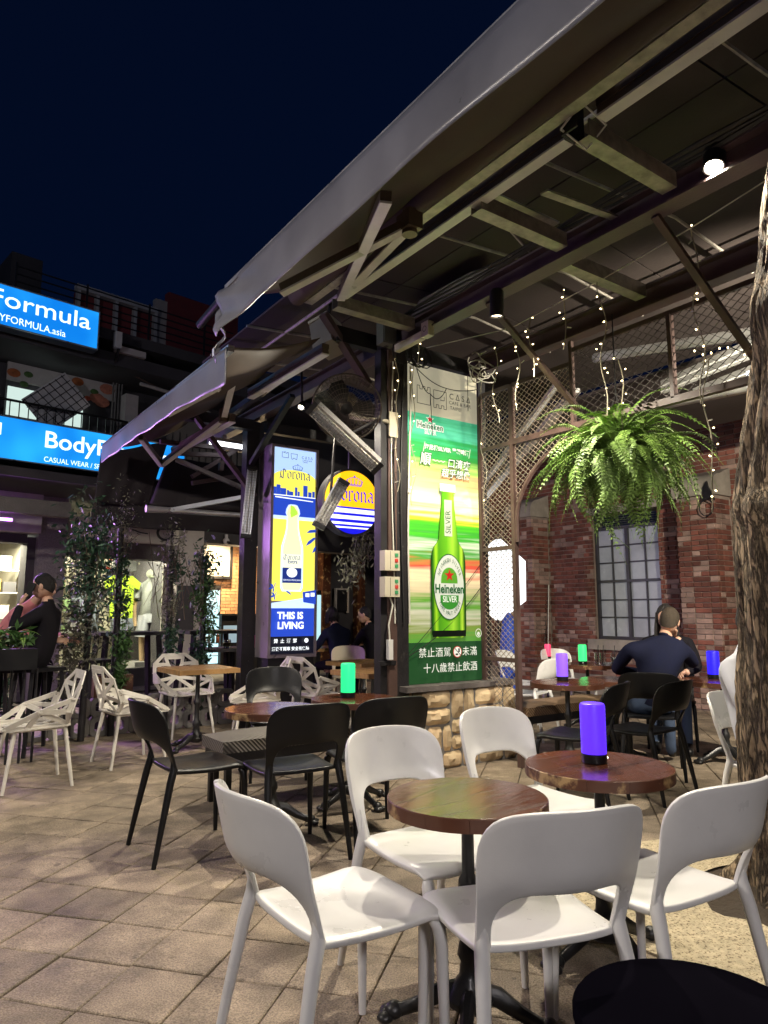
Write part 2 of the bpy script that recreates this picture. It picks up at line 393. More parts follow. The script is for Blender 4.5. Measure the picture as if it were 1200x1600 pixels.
# ================================================================== brick hall on the right (wall plane x = XW, runs along y)
XW = 9.32
hall = thing('brick_hall', 'old red brick hall with cement-capped buttresses and a gridded window', 'building', (XW, 6.4, 0))
WY0, WY1, WZ0, WZ1 = 6.16, 7.38, .86, 2.86       # window opening
BUT = [(8.30, 8.86, 2.92), (5.03, 5.58, 2.86), (3.2, 3.7, 2.86)]   # y0,y1,cap height
BD = .42
def wall_top(y): return 4.34 - .028*(y-6.6)**2 if y > 4.4 else 4.2
mb = MB()
for y0, y1, z0, z1 in ((2.2, WY0, 0, 4.05), (WY1, 9.8, 0, 4.05), (WY0, WY1, 0, WZ0), (WY0, WY1, WZ1, 4.05), (2.2, 9.8, 4.05, 4.14)):
    mb.b2((XW+.012, y0, z0), (XW+.30, y1, z1))
for y0, y1, z1 in BUT: mb.b2((XW-BD+.012, y0+.012, 0), (XW+.02, y1-.012, z1))
bw(mb, 'wall', M['mortar'], hall)
bl, bh, jt = .225, .058, .012
bricks = []
def course_run(a0, a1, z, k, put, hd):
    a = a0 - (0 if k % 2 else .118); first = True
    L_ = bl if (k % 2 == 0 or not hd) else .108
    while a < a1-.02:
        s0, s1 = max(a, a0), min(a+L_, a1)
        if s1-s0 > .03: put(s0, s1, z)
        a += L_+jt
nz = int(4.2/(bh+jt))
for k in range(nz):
    z = .02+k*(bh+jt)
    def put(s0, s1, z):
        for y0, y1, z1 in BUT:
            if s1 > y0-.005 and s0 < y1+.005 and z < z1: 
                if s0 < y0-.03: s1 = y0-.005
                elif s1 > y1+.03: s0 = y1+.005
                else: return
        if z+bh > WZ0-.14 and z < WZ1:
            if s0 >= WY0-.01 and s1 <= WY1+.01: return
            if s0 < WY0 < s1: s1 = WY0
            elif s0 < WY1 < s1: s0 = WY1
        if s1-s0 < .03: return
        bricks.append(('w', (XW, (s0+s1)/2, z+bh/2), s1-s0))
    course_run(3.6, 9.75, z, k, put, True)
    for y0, y1, z1 in BUT:
        if z+bh > z1 or y0 < 3.5: continue
        course_run(y0, y1, z, k, lambda s0, s1, z: bricks.append(('w', (XW-BD, (s0+s1)/2, z+bh/2), s1-s0)), True)
        course_run(XW-BD+.055, XW-.005, z, k+1, lambda s0, s1, z: bricks.append(('s', ((s0+s1)/2, y0, z+bh/2), s1-s0)), True)
def brick_geo(mb, kind, c, L_, m=0):
    c = Vector(c); j = random.uniform(-.004, .004); h = bh/2; l = L_/2; d = .05; b = .004
    fr = []
    ex, n = (V(0, 1, 0), V(-1, 0, 0)) if kind == 'w' else (V(1, 0, 0), V(0, -1, 0))
    for dd, sh in ((-d, 0), (0-b+j, 0), (j, b)):
        fr += [c+n*(dd+.004)+ex*(a*(l-sh))+V(0, 0, bb*(h-sh)) for a, bb in ((-1, -1), (1, -1), (1, 1), (-1, 1))]
    fs = [(8, 9, 10, 11)]
    for k in range(4):
        k2 = (k+1) % 4; fs += [(k, k2, 4+k2, 4+k), (4+k, 4+k2, 8+k2, 8+k)]
    if kind != 'w': pass
    mb.add(fr, fs, m)
def scr(c):
    q = Vector(c)-_C; w = q.dot(_F); return 600+FPX*q.dot(_R)/w, 800-FPX*q.dot(_U)/w, w
def pale(c):   # whitewash remnants low on the wall and on the buttress faces
    y, z = c[1], c[2]
    q = math.sin(y*9.1+1)*math.sin(z*7.3+y*3)+math.sin(y*23+z*17)*.5+random.uniform(-.4, .4)
    lim = .75 if c[0] > XW-.1 else .45
    if z < 1.25: lim -= .5
    return q > lim
bs = []
for kd, c, L_ in bricks:
    sx, sy, w = scr(c)
    vis = 815 < sx < 1165 and 640 < sy < 1100
    bs.append((0 if vis else 1, w, kd, c, L_))
bs.sort(key=lambda t: (t[0], t[1]))
rest = MB(); n = 0; cache = {}
for v_, w, kd, c, L_ in bs:
    pm = 1 if pale(c) else 0
    if n < 300 and v_ == 0:
        key = (kd, round(L_, 2), pm)
        if key not in cache:
            b_ = MB(); brick_geo(b_, kd, (0, 0, 0), round(L_, 2)-.002); cache[key] = b_.mesh('brick', M['brick_pale'] if pm else M['brick'])
        link('brick', cache[key], hall, (c[0]-XW, c[1]-6.4, c[2])); n += 1
    else: brick_geo(rest, kd, c, L_, pm)
stuff(bw(rest, 'further_bricks', [M['brick'], M['brick_pale']], hall))
# arched verge over the gable and plinth
mb = MB(); prev = None
for k in range(25):
    y = 3.2+6.4*k/24; p = V(XW-.03, y, wall_top(y)-.1)
    if prev: mb.bar(prev, p, .16, .07)
    prev = p
bw(mb, 'verge', M['cement'], hall)
mb = MB(); mb.b2((XW-.05, 3.2, 0), (XW+.02, 9.8, .30)); bw(mb, 'plinth', M['cement'], hall)
for y0, y1, z1 in BUT[:2]:
    mb = MB(); prof = [(0, 0)]+[(-BD-.05+.17-.17*math.cos(a*math.pi/16) , .13+.17*math.sin(a*math.pi/16)) for a in range(0, 9)]+[(0, .42)]
    prof = [(-BD-.05, 0)]+[(-BD-.05+.20*(1-math.cos(a*math.pi/16)), .10+.2*math.sin(a*math.pi/16)) for a in range(9)]+[(0, .40), (0, 0)]
    mb.prism([(x, z) for x, z in prof], (0, y1-y0+.06, 0), (XW, y0-.03, z1), (1, 0, 0), (0, 0, 1))
    bw(mb, 'buttress_cap', M['cement'], hall, smooth=30, fix=True)
# window
win = link('window', None, hall, (0, 0, 0))
M['win_frame'] = mat('window_paint', (.035, .035, .04), .45, var=.15)
M['pane'] = mat('frosted_pane', (.30, .31, .34), .22, var=.18, scale=3, emis=(.55, .58, .66), es=.07)
mb = MB(); xw = XW+.12
mb.b2((XW-.07, WY0-.1, WZ0-.16), (XW+.14, WY1+.1, WZ0)); bw(mb, 'sill', M['cement'], hall)
mb = MB()
zr = [WZ0+.05, WZ0+.345, WZ0+.62, WZ0+.90, WZ0+.93, WZ0+1.21, WZ0+1.48, WZ0+1.72]
mb.b2((xw-.04, WY0, WZ0), (xw+.04, WY0+.05, WZ1)); mb.b2((xw-.04, WY1-.05, WZ0), (xw+.04, WY1, WZ1))
mb.b2((xw-.04, WY0+.05, WZ0), (xw+.04, WY1-.05, WZ0+.05)); mb.b2((xw-.04, WY0+.05, WZ0+1.74), (xw+.04, WY1-.05, WZ0+1.79))
mb.b2((xw-.045, 6.75, WZ0+.05), (xw+.03, 6.80, WZ0+1.74)); mb.b2((xw-.046, WY0+.05, WZ0+.895), (xw+.03, WY1-.05, WZ0+.935))
for q in range(5): mb.bar((xw, WY0+.05, WZ0+1.82+q*.035), (xw, WY1-.05, WZ0+1.82+q*.035), .012, .03, (1, 0, .6))
wf = bw(mb, 'frame', M['win_frame'], win)
cols = [(WY0+.05, 6.455), (6.475, 6.75), (6.80, 7.055), (7.075, WY1-.05)]
rows = [(zr[0], zr[1]-.01), (zr[1]+.01, zr[2]-.01), (zr[2]+.01, zr[3]), (zr[4], zr[5]-.01), (zr[5]+.01, zr[6]-.01), (zr[6]+.01, zr[7]+.02)]
gl = MB()
for y in (6.465, 7.065): gl.b2((xw-.02, y-.011, zr[0]), (xw+.025, y+.011, zr[7]+.02))
for z in (zr[1], zr[2], zr[5], zr[6]): gl.b2((xw-.021, WY0+.05, z-.011), (xw+.024, WY1-.05, z+.011))
bw(gl, 'glazing_bars', M['win_frame'], win)
for a, b in cols:
    for c, d in rows:
        p_ = MB(); p_.b2((xw+.004, a, c), (xw+.012, b, d)); bw(p_, 'pane', M['pane'], win)
mb = MB(); mb.b2((XW-.04, WY0-.05, WZ1), (XW+.2, WY1+.05, WZ1+.12)); bw(mb, 'lintel', M['cement'], hall)
# leaning rods, crow-shaped lantern hook
for dy, lean, nm, r, mm in ((0, .02, 'leaning_pole', .022, 'black'), (-.09, .03, 'leaning_rod', .011, 'cable_w')):
    p = pX(858, 1000, XW-.08)
    t = MB().tube([(XW-.25, p.y+dy, 0), (XW-.08, p.y+dy+.03+lean, 1.75)], r, 8)
    o = t.build(nm, M[mm], smooth=40); tag(o, 'dark pole leaning on the brick wall beside a buttress' if mm == 'black' else 'thin pale rod leaning on the brick wall beside the dark pole', 'pole')
p = pX(1103, 775, XW-BD-.06)
t = thing('crow_ornament', 'black iron crow ornament with a ring hung on the buttress cap', 'ornament', tuple(p))
mb = MB(); mb.prism([(-.02, .12), (.03, .20), (.05, .12), (.10, .02), (.13, -.08), (.07, -.03), (.03, -.05), (-.05, -.06), (-.02, .02)], (-.03, 0, 0), (0, 0, 0), (0, -1, 0), (0, 0, 1)); mb.build('bird', M['black'], t, fix=True)
mb = MB(); mb.tube([(-.01, .11*math.cos(a*math.pi/12)*.9, -.16+.11*math.sin(a*math.pi/12)) for a in range(25)], .008, 6, cap=False); mb.build('ring', M['black'], t)
# low kerb and ground beyond: nothing more to see there
# white hexagonal light and blue cloth beyond the trellis
p = pX(783, 905, 7.6)
t = thing('hexagon_light', 'large white glowing hexagonal light box seen through the trellis', 'light', (p.x, p.y, 0))
mb = MB(); rr = .62
mb.prism([(rr*math.cos(math.pi/3*k+.5), rr*math.sin(math.pi/3*k+.5)) for k in range(6)], (0, .12, 0), (0, 0, p.z), (1, 0, 0), (0, 0, 1)); mb.build('light_panel', M['white_glow'], t, fix=True)
MB().tube([(0, .06, 0), (0, .06, p.z-.5)], .03, 8).build('post', M['black'], t)
M['blue_cloth'] = mat('blue_cover', (.02, .08, .5), .6, var=.2)
p = pX(795, 985, 7.0); mb = MB()
mb.lathe([(.04, 0), (.13, .05), (.14, .6), (.12, .95), (.08, 1.2), (.02, 1.28)], 12); o = mb.build('patio_parasol', M['blue_cloth'], smooth=50, loc=(p.x, p.y, 0)); tag(o, 'closed blue parasol standing behind the trellis', 'parasol')
# ================================================================== stone plinth under the poster
XB, XT, YC = 3.43, 4.45, 4.80          # beam 1, trellis plane / beam 2, column row
pl = thing('stone_plinth', 'low planter wall of rough yellow sandstone blocks with slate top', 'wall', (3.67, 4.66, 0))
mb = MB(); mb.b2((.012, .012, 0), (1.04, .36, .64)); mb.build('core', M['conc'], pl)
mb = MB(); mb.b2((-.20, -.035, .645), (.42, .40, .688)); mb.build('top_slab', M['slab'], pl)
mb = MB(); mb.b2((.424, -.03, .645), (1.07, .40, .686)); mb.build('top_slab', M['slab'], pl)
def rough_stone(lo, hi, n, parent, bulge=.03):
    """block with an uneven split face; lo/hi are in-plane (a,b); n=0 front (faces -y), n=1 side (faces -x)"""
    mb = MB(); na, nb = 6, 5; vs = []
    bt = [[0]*(nb+1) for _ in range(na+1)]
    for i in range(na+1):
        for j in range(nb+1):
            a = lo[0]+(hi[0]-lo[0])*i/na; b = lo[1]+(hi[1]-lo[1])*j/nb
            ed = min(i, na-i, j, nb-j)
            d = -.012 if ed == 0 else bulge*(.25+.65*random.random()) if ed == 1 else bulge*(.45+.95*random.random())
            if ed == 0: a += random.uniform(-.003, .003); b += random.uniform(-.003, .003)
            if (i in (0, na)) and (j in (0, nb)):
                a += .008 if i == 0 else -.008; b += .008 if j == 0 else -.008
            vs.append(V(a, -d, b) if n == 0 else V(-d, a, b))
    fs = [(i*(nb+1)+j, (i+1)*(nb+1)+j, (i+1)*(nb+1)+j+1, i*(nb+1)+j+1) for i in range(na) for j in range(nb)]
    if n == 1: fs = [tuple(reversed(f)) for f in fs]
    mb.add(vs, fs); mb.build('stone', M['stone'], parent, smooth=24)
for u0, u1, z0, z1 in ((0,.29,.50,.64),(0,.29,.36,.49),(.30,.43,.40,.645),(.44,.56,.40,.64),(.57,.90,.49,.64),(.57,.90,.36,.48),(.03,.19,.14,.35),(.20,.29,.14,.35),(.30,.42,.27,.39),(.30,.41,.145,.26),(.2,.41,.0,.135),(0,.19,.0,.13),(.43,.56,.2,.39),(.57,.73,.2,.35),(.74,.9,.2,.35),(.42,.6,0,.19),(.61,.9,0,.19),(.91,1.05,.36,.64),(.91,1.05,.2,.35),(.91,1.05,0,.19)):
    rough_stone((u0+.004, z0+.003), (u1-.004, z1-.003), 0, pl)
for u0, u1, z0, z1 in ((0,.17,.42,.64),(.18,.36,.45,.64),(0,.2,.22,.41),(.21,.36,.2,.44),(0,.15,0,.21),(.16,.36,0,.19)):
    rough_stone((u0+.004, z0+.003), (u1-.004, z1-.003), 1, pl, .02)

# ================================================================== steel pergola
pg = thing('steel_pergola', 'dark steel canopy frame with brown beams, braces and black posts over the tables', 'canopy', (XB, YC, 0))
mb = MB(); mb.b2((3.452, 4.74, 0), (3.572, 4.90, 3.56)); bw(mb, 'post', M['black_worn'], pg)
mb = MB(); mb.b2((3.362, 4.735, 0), (3.449, 4.86, 3.555)); bw(mb, 'post_cladding', M['brown_beam'], pg)
mb = MB(); mb.b2((3.296, 4.755, 0), (3.359, 4.85, 3.55)); bw(mb, 'post', M['black'], pg)
mb = MB(); mb.b2((3.30, 7.54, 0), (3.46, 7.68, 3.55)); bw(mb, 'post', M['black_worn'], pg)
mb = MB(); mb.b2((4.47, 4.80, 0), (4.56, 4.90, 3.5)); bw(mb, 'post', M['black'], pg)
def hbeam(name, X, z, y0, y1, w, h, m, extra=True):
    mb = MB()
    mb.b2((X-w/2, y0, z), (X+w/2, y1, z+.014)); mb.b2((X-w/2, y0, z+h-.014), (X+w/2, y1, z+h)); mb.b2((X-.006, y0, z+.0145), (X+.006, y1, z+h-.0145))
    return bw(mb, name, m, pg)
hbeam('main_beam', XB, 3.565, -1.6, 9.2, .13, .15, M['purple_beam'])
hbeam('rear_beam', XT, 3.53, -1.6, 6.2, .12, .17, M['brown_beam'])
mb = MB(); mb.b2((XB-.1, YC-.12, 3.56), (3.30, YC+.02, 3.60)); mb.b2((2.9, YC+.03, 3.565), (XT-.07, YC+.11, 3.70)); bw(mb, 'cross_beam', M['black'], pg)
mb = MB(); mb.b2((2.4, 7.44, 3.42), (3.33, 7.54, 3.54)); mb.b2((3.51, 7.44, 3.42), (5.2, 7.54, 3.54)); bw(mb, 'cross_beam', M['black'], pg)
for a, b in (((XB, 3.56, 3.56), (XT, 3.60, 2.93)), ((XB, 2.17, 3.56), (XT, 2.17, 2.92))):
    mb = MB(); mb.bar(a, b, .045, .03); bw(mb, 'brace', M['brown_beam'], pg)
mb = MB(); mb.bar((3.36, 7.42, 2.62), (2.62, 7.42, 3.45), .07, .05); bw(mb, 'brace', M['purple_beam'], pg)
mb = MB(); mb.bar((3.3, 7.40, 3.0), (3.3, 6.4, 3.56), .06, .05); bw(mb, 'brace', M['black'], pg)
mb = MB(); mb.bar(pX(505, 490, 2.75), pX(575, 600, 3.3), .07, .05); bw(mb, 'brace', M['purple_beam'], pg)
# galvanised outriggers and ties
for y in (2.03, 2.80, 4.40, .9):
    mb = MB(); mb.b2((2.62, y-.045, 3.615), (3.362, y+.045, 3.62)); mb.b2((2.62, y-.045, 3.6205), (3.362, y-.039, 3.71)); mb.b2((2.62, y+.039, 3.6205), (3.362, y+.045, 3.71)); bw(mb, 'outrigger', M['galv'], pg)
for y in (2.93, 1.2):
    mb = MB(); mb.b2((3.50, y-.045, 3.60), (4.385, y+.045, 3.606)); mb.b2((3.50, y-.045, 3.6065), (4.385, y-.039, 3.70)); bw(mb, 'tie', M['galv'], pg)
for (a, b) in ((pX(740, 290, 2.7), pX(870, 350, 3.4)), (pX(850, 300, 2.7), pX(960, 340, 3.4))):
    mb = MB(); mb.bar(a, b, .05, .012); bw(mb, 'tie', M['galv'], pg)
# roof lining and purlins
xs = [2.62, 3.4, 4.3, 5.4, 6.6]; ys = [-1.6, .2, 1.7, 3.2, 4.6, 6.0, 7.3]
for i in range(4):
    for j in range(6):
        mb = MB(); z0 = 4.06+(.10 if i else 0); 
        za = lambda x: 4.02+.16*(x-2.35)/(2.0) if x < 4.35 else 4.18-.12*(x-4.35)
        p = [V(xs[i]+.006, ys[j]+.006, za(xs[i])), V(xs[i+1]-.006, ys[j]+.006, za(xs[i+1])), V(xs[i+1]-.006, ys[j+1]-.006, za(xs[i+1])), V(xs[i]+.006, ys[j+1]-.006, za(xs[i]))]
        mb.add(p+[q+V(0, 0, .02) for q in p], [(3, 2, 1, 0), (4, 5, 6, 7), (0, 1, 5, 4), (1, 2, 6, 5), (2, 3, 7, 6), (3, 0, 4, 7)])
        bw(mb, 'roof_panel', M['roof'], pg)
M['lining'] = mat('torn_violet_lining', (.17, .15, .26), .6, var=.25, scale=3)
q = [(640, 500), (655, 470), (690, 450), (735, 425), (762, 418), (765, 470), (735, 495), (700, 512), (660, 525)]
mb = MB(); P3 = [pz(x, y, 4.0) for x, y in q]; mb.add(P3+[p+V(0, 0, .006) for p in P3], [tuple(range(9)), tuple(range(17, 8, -1))]); bw(mb, 'torn_lining', M['lining'], pg)
for X, z, y0, y1 in ((2.9, 3.96, -1, 7.4), (3.95, 4.05, -1, 7.4), (5.0, 4.02, -1, 7.4)):
    MBt = MB().tube([(X, y0, z), (X, y1, z)], .016, 8); bw(MBt, 'purlin', M['galv'], pg)
for y in (1.5, 2.6, 3.6, 4.7, 5.8, 6.7):
    MBt = MB().tube([(2.5, y, 3.93), (3.4, y, 4.0), (4.35, y, 4.08), (5.4, y, 3.97)], .012, 6); bw(MBt, 'roof_pipe', M['galv'], pg)
for a, b in (((3.43, 3.1, 3.72), (3.9, 2.6, 4.03)), ((3.43, 3.1, 3.72), (3.9, 3.6, 4.03)), ((3.0, 3.1, 3.95), (3.43, 3.1, 3.72))):
    MBt = MB().tube([a, b], .012, 6); bw(MBt, 'strut', M['galv'], pg)
# cables laid along the main beam
mb = MB()
for k in range(4):
    pts = [V(XB-.07-.012*k, -1.2+.5*i, 3.725+.02*math.sin(i*1.7+k)+.012*k) for i in range(13)]
    mb.tube(pts, .009, 5)
bw(mb, 'cable_bundle', M['cable_b'], pg)

# ================================================================== awnings
def sheet(mb, f, nu, nv, th=None, m=0):
    b = len(mb.v)
    for i in range(nu+1):
        for j in range(nv+1): mb.v.append(tuple(f(i/nu, j/nv)))
    for i in range(nu):
        for j in range(nv): mb.f.append((b+i*(nv+1)+j, b+(i+1)*(nv+1)+j, b+(i+1)*(nv+1)+j+1, b+i*(nv+1)+j+1)); mb.m.append(m)
def solid(o, t):
    md = o.modifiers.new('thickness', 'SOLIDIFY'); md.thickness = t; md.offset = 0; return o
aw = thing('folding_awning', 'brown folding-arm awning with a long pale grey valance under the night sky', 'awning', (2.2, 1.8, 3.6))
Y0, Y1 = -1.5, 4.36
mb = MB(); sheet(mb, lambda u, v: V(1.68+.70*v, Y0+(Y1-Y0)*u, 3.47+.25*v-.05*math.sin(math.pi*v)+.012*math.sin(u*31+v*4)), 60, 8)
solid(bw(mb, 'canopy_fabric', M['fabric_brown'], aw, smooth=60), .004)
def vfun(u, v):
    y = Y0+(Y1-Y0)*u; e = max(0, (u-.86)/.14)
    x = 1.675+.006*math.sin(y*5.1+1)*v+.01*math.sin(y*2.3)*v + e*e*(.03*math.sin(v*9+u*60))
    return V(x, y, 3.475-.27*v-.06*e*e*v+.004*math.sin(y*3.3)*v)
mb = MB(); sheet(mb, vfun, 120, 8); solid(bw(mb, 'valance', M['fabric_grey'], aw, smooth=60), .004)
mb = MB(); mb.b2((1.685, Y0, 3.44), (1.745, 4.30, 3.50)); bw(mb, 'front_bar', M['alu'], aw)
mb = MB(); pts = [V(2.36, Y0+(4.55-Y0)*i/20, 3.70+.008*math.sin(i*2.1)) for i in range(21)]; mb.tube(pts, .07, 12); bw(mb, 'roller', M['fabric_brown'], aw, smooth=50)
mb = MB(); mb.b2((2.43, Y0, 3.665), (2.50, 4.55, 3.735)); bw(mb, 'torsion_bar', M['galv'], aw)
def rail(parent, X, z, y0, y1, nm='folded_arm'):
    mb = MB(); mb.b2((X-.035, y0, z), (X+.035, y1, z+.012), 1); mb.b2((X-.032, y0, z+.0125), (X+.032, y1, z+.035)); mb.b2((X-.028, y0, z+.0355), (X+.028, y1, z+.055)); mb.b2((X-.034, y0, z+.0555), (X+.034, y1, z+.095))
    return bw(mb, nm, [M['fabric_rail'], M['alu_white']], parent)
M['fabric_rail'] = mat('bronze_anodised', (.15, .11, .075), .4, metal=.4, var=.2)
rail(aw, 2.63, 3.66, 2.12, 4.30); rail(aw, 2.63, 3.66, -1.4, 1.92)
piv = V(2.61, 4.30, 3.67)
def arm(parent, a, b, w=.055):
    mb = MB(); mb.bar(a, b, w, .05); up = V(0, 0, -.032); mb.bar(Vector(a)+up, Vector(b)+up, w*1.05, .012, m=1); bw(mb, 'arm', [M['fabric_rail'], M['alu_white']], parent)
el = pX(640, 348, 2.27)
arm(aw, piv, pX(603, 306, 1.76)); arm(aw, piv+V(-.02, -.05, 0), el); arm(aw, el, pX(440, 452, 1.78))
mb = MB(); mb.box(el, (.10, .12, .10)); mb.tube([el+V(0, 0, -.075), el+V(0, 0, .075)], .045, 12); bw(mb, 'elbow_joint', M['fabric_rail'], aw)
# drive bracket of the front awning
bk = link('drive_bracket', None, aw, (2.6-2.2, 2.02-1.8, 0))
mb = MB(); c = V(2.6, 2.02, 3.70); mb.b2((2.52, 2.06, 3.62), (2.68, 2.075, 3.90)); mb.b2((2.52, 1.98, 3.62), (2.53, 2.059, 3.90)); bw(mb, 'bracket_plate', M['black'], bk)
mb = MB(); mb.tube([V(2.5, 2.06, 3.64), V(2.5, 1.93, 3.70), V(2.68, 1.93, 3.66), V(2.68, 2.05, 3.60), V(2.5, 2.06, 3.64)], .006, 6); bw(mb, 'bracket_loop', M['alu_white'], bk)
mb = MB(); mb.lathe([(.0, 0), (.08, 0), (.085, .02), (.05, .035), (.02, .06)], 20, (2.56, 1.90, 3.80), M=Matrix.Rotation(R_(-90), 3, 'Y') @ Matrix.Rotation(R_(0), 3, 'X')); bw(mb, 'gear_wheel', M['galv'], bk, smooth=35)
mb = MB(); mb.box((2.47, 2.06, 3.93), (.06, .13, .07)); bw(mb, 'wood_block', M['wood_pale'], bk)

aw2 = thing('folding_awning', 'shorter grey-edged folding awning with its far corner over the planted posts', 'awning', (2.3, 6.7, 3.3))
Y2, Y3 = 4.80, 8.62
mb = MB(); sheet(mb, lambda u, v: V(1.92+.8*v, Y2+(Y3-Y2)*u, 3.27+.26*v-.06*math.sin(math.pi*v)+.02*math.sin(u*23+v*3)), 40, 8)
solid(bw(mb, 'canopy_fabric', M['fabric_brown'], aw2, smooth=60), .004)
mb = MB(); sheet(mb, lambda u, v: V(1.915+.008*math.sin(u*40)*v+.008*math.sin(u*17)*v, Y2+(Y3-Y2)*u, 3.275-(.22+.07*max(0, 1-u*3))*v+.004*math.sin(u*11)*v), 90, 8)
solid(bw(mb, 'valance', M['fabric_grey'], aw2, smooth=60), .004)
mb = MB(); mb.b2((1.925, Y2, 3.245), (1.975, Y3, 3.295)); bw(mb, 'front_bar', M['alu'], aw2)
rail(aw2, 2.80, 3.42, 4.85, 6.35); rail(aw2, 2.72, 3.22, 6.6, 8.45)
e1 = pX(365, 590, 2.45); e0 = pX(350, 650, 2.66)
arm(aw2, e0, e1); arm(aw2, e1, pX(262, 645, 2.0)); arm(aw2, pX(345, 655, 2.66), pX(252, 725, 2.45)); arm(aw2, pX(252, 725, 2.45), pX(220, 683, 2.0), .045)
mb = MB(); mb.box(e1, (.08, .10, .09)); mb.tube([e0+V(0, 0, -.07), e0+V(0, 0, .07)], .05, 12); bw(mb, 'elbow_joint', M['fabric_rail'], aw2)
mb = MB(); mb.bar(pX(338, 545, 1.95), pX(339, 610, 1.95), .05, .05); bw(mb, 'end_bracket', M['alu_white'], aw2)
mb = MB(); mb.bar(pX(300, 690, 2.95), pX(493, 553, 2.95), .07, .06); bw(mb, 'torsion_bar', M['black'], aw2)
mb = MB(); mb.bar(pX(415, 612, 2.93), pX(492, 557, 2.93), .05, .012); bw(mb, 'light_strip', M['alu_white'], aw2)
# crumpled loose flap where the two awnings meet, and the roll above it
mb = MB()
sheet(mb, lambda u, v: V(1.69+.16*u+.04*math.sin(u*7+v*5), 4.36+.42*u, 3.47-.08*u-(.30-.12*math.sin(u*3))*v+.03*math.sin(u*9)), 14, 10)
solid(bw(mb, 'loose_flap', M['fabric_grey'], aw2, smooth=60), .004)
a, b = pX(312, 508, 1.80), pX(377, 432, 1.80)
t = thing('floodlight_tube', 'grey tubular floodlight with clamps on top of the awning corner', 'floodlight', tuple((a+b)/2))
bw(MB().tube([a, b], .032, 10), 'tube', M['black'], t, smooth=40)
d = (b-a); bw(MB().tube([a+d*.42+V(.05, 0, .02), a+d*.82+V(.05, 0, .02)], .035, 10), 'lamp_body', M['alu_white'], t, smooth=40)
mb = MB()
for k in (.5, .7, .78): mb.tube([a+d*k, a+d*k+V(.09, 0, -.05)], .012, 6)
bw(mb, 'clamp', M['iron'], t)

# dark curtain awning further back, in front of the shops
aw3 = thing('curtain_awning', 'dark brown awning with a hanging curtain in front of the shops', 'awning', (2.6, 9.0, 2.4))
def fabq(name, pts, m, nu=14, nv=10, amp=.03):
    A, B, C_, D = [Vector(p) for p in pts]
    mb = MB()
    sheet(mb, lambda u, v: (A*(1-u)+B*u)*(1-v)+(D*(1-u)+C_*u)*v+V(0, amp*math.sin(u*19+v*3)*v, amp*.5*math.sin(u*11+v*7)), nu*2, nv)
    solid(bw(mb, name, m, aw3, smooth=60), .005)
fabq('curtain', [pY(158, 708, 8.9), pY(262, 690, 8.9), pY(232, 790, 8.9), pY(147, 785, 8.9)], M['fabric_dark'], amp=.012)
fabq('canopy_fabric', [pY(262, 715, 8.92), pY(392, 730, 8.4), pY(398, 800, 8.4), pY(232, 792, 8.92)], M['fabric_dark'], amp=.015)
fabq('lower_curtain', [pY(146, 784, 9.0), pY(398, 790, 8.7), pY(398, 836, 8.7), pY(140, 820, 9.0)], M['fabric_dark'], amp=.02)
bw(MB().tube([pY(228, 795, 8.3), pY(262, 797, 8.3), pY(395, 806, 7.9)], [.045, .035, .03], 10), 'front_bar', M['alu'], aw3, smooth=40)
mb = MB(); mb.bar(pY(268, 797, 8.28), pY(390, 775, 7.9), .06, .05); mb.bar(pY(275, 718, 8.3), pY(385, 765, 8.0), .07, .05); bw(mb, 'arm', M['alu'], aw3)
mb = MB()
for a, b in (((250, 690), (392, 705)), ((270, 708), (350, 712)), ((345, 735), (350, 680)), ((300, 745), (390, 690)), ((300, 755), (395, 740))):
    mb.bar(pY(*a, 8.2), pY(*b, 8.2), .06, .05)
bw(mb, 'support_frame', M['purple_beam'], aw3)
p1, p2 = pY(328, 691, 8.0), pY(380, 699, 8.0)
t = thing('strip_light', 'thin lit white strip light in the dark roof frame behind the awnings', 'strip light', tuple(p1))
bw(MB().bar(p1, p2, .05, .04), 'tube', emit('strip_glow', (.9, .95, 1.), 3.), t)
bw(MB().bar(p1+V(0, 0, .045), p2+V(0, 0, .045), .07, .04), 'housing', M['alu_white'], t)

# ================================================================== expanded-metal trellis with arch, plane x = XT
tr = thing('trellis_arch', 'brown steel arch frame filled with diamond expanded metal beside the poster', 'trellis', (XT, 4.3, 0))
def fr(a, b, w=.035, t_=.03):     # (y,z) to (y,z)
    mb = MB(); mb.bar((XT, a[0], a[1]), (XT, b[0], b[1]), t_, w, (1, 0, 0) if abs(a[0]-b[0]) < .01 else (0, 0, 1)); return bw(mb, 'frame_bar', M['brown_beam'], tr)
YL, YR = 4.765, 4.345; ZT, ZM, Z2, Z3 = 3.33, 2.80, 1.86, .88
fr((YL, .40), (YL, ZT)); fr((YR, .0), (YR, ZT), .045, .04)
for z in (ZT, ZM, Z2, Z3, .45): fr((YL-.02, z), (YR+.02, z))
fr((YR-.02, ZM), (1.6, ZM-.02), .05, .05); fr((YR-.02, ZT), (3.67, ZT)); fr((3.65, ZM), (3.65, 3.52)); fr((3.63, 3.44), (1.6, 3.44)); fr((2.75, ZM), (2.75, 3.44), .05)
arc = [V(XT, YR-.03-(.92)*(1-math.cos(a*math.pi/24)), 2.08+.66*math.sin(a*math.pi/24)) for a in range(13)]
bw(MB().tube([V(XT, YR-.03, 1.9)]+arc, .02, 6), 'arch_bar', M['brown_beam'], tr, smooth=50)
def arch_z(y):
    u = (YR-.03-y)/.92
    if u <= 0: return 2.08
    if u >= 1: return 9
    return 2.08+.66*math.sqrt(max(0, 1-(1-u)**2))
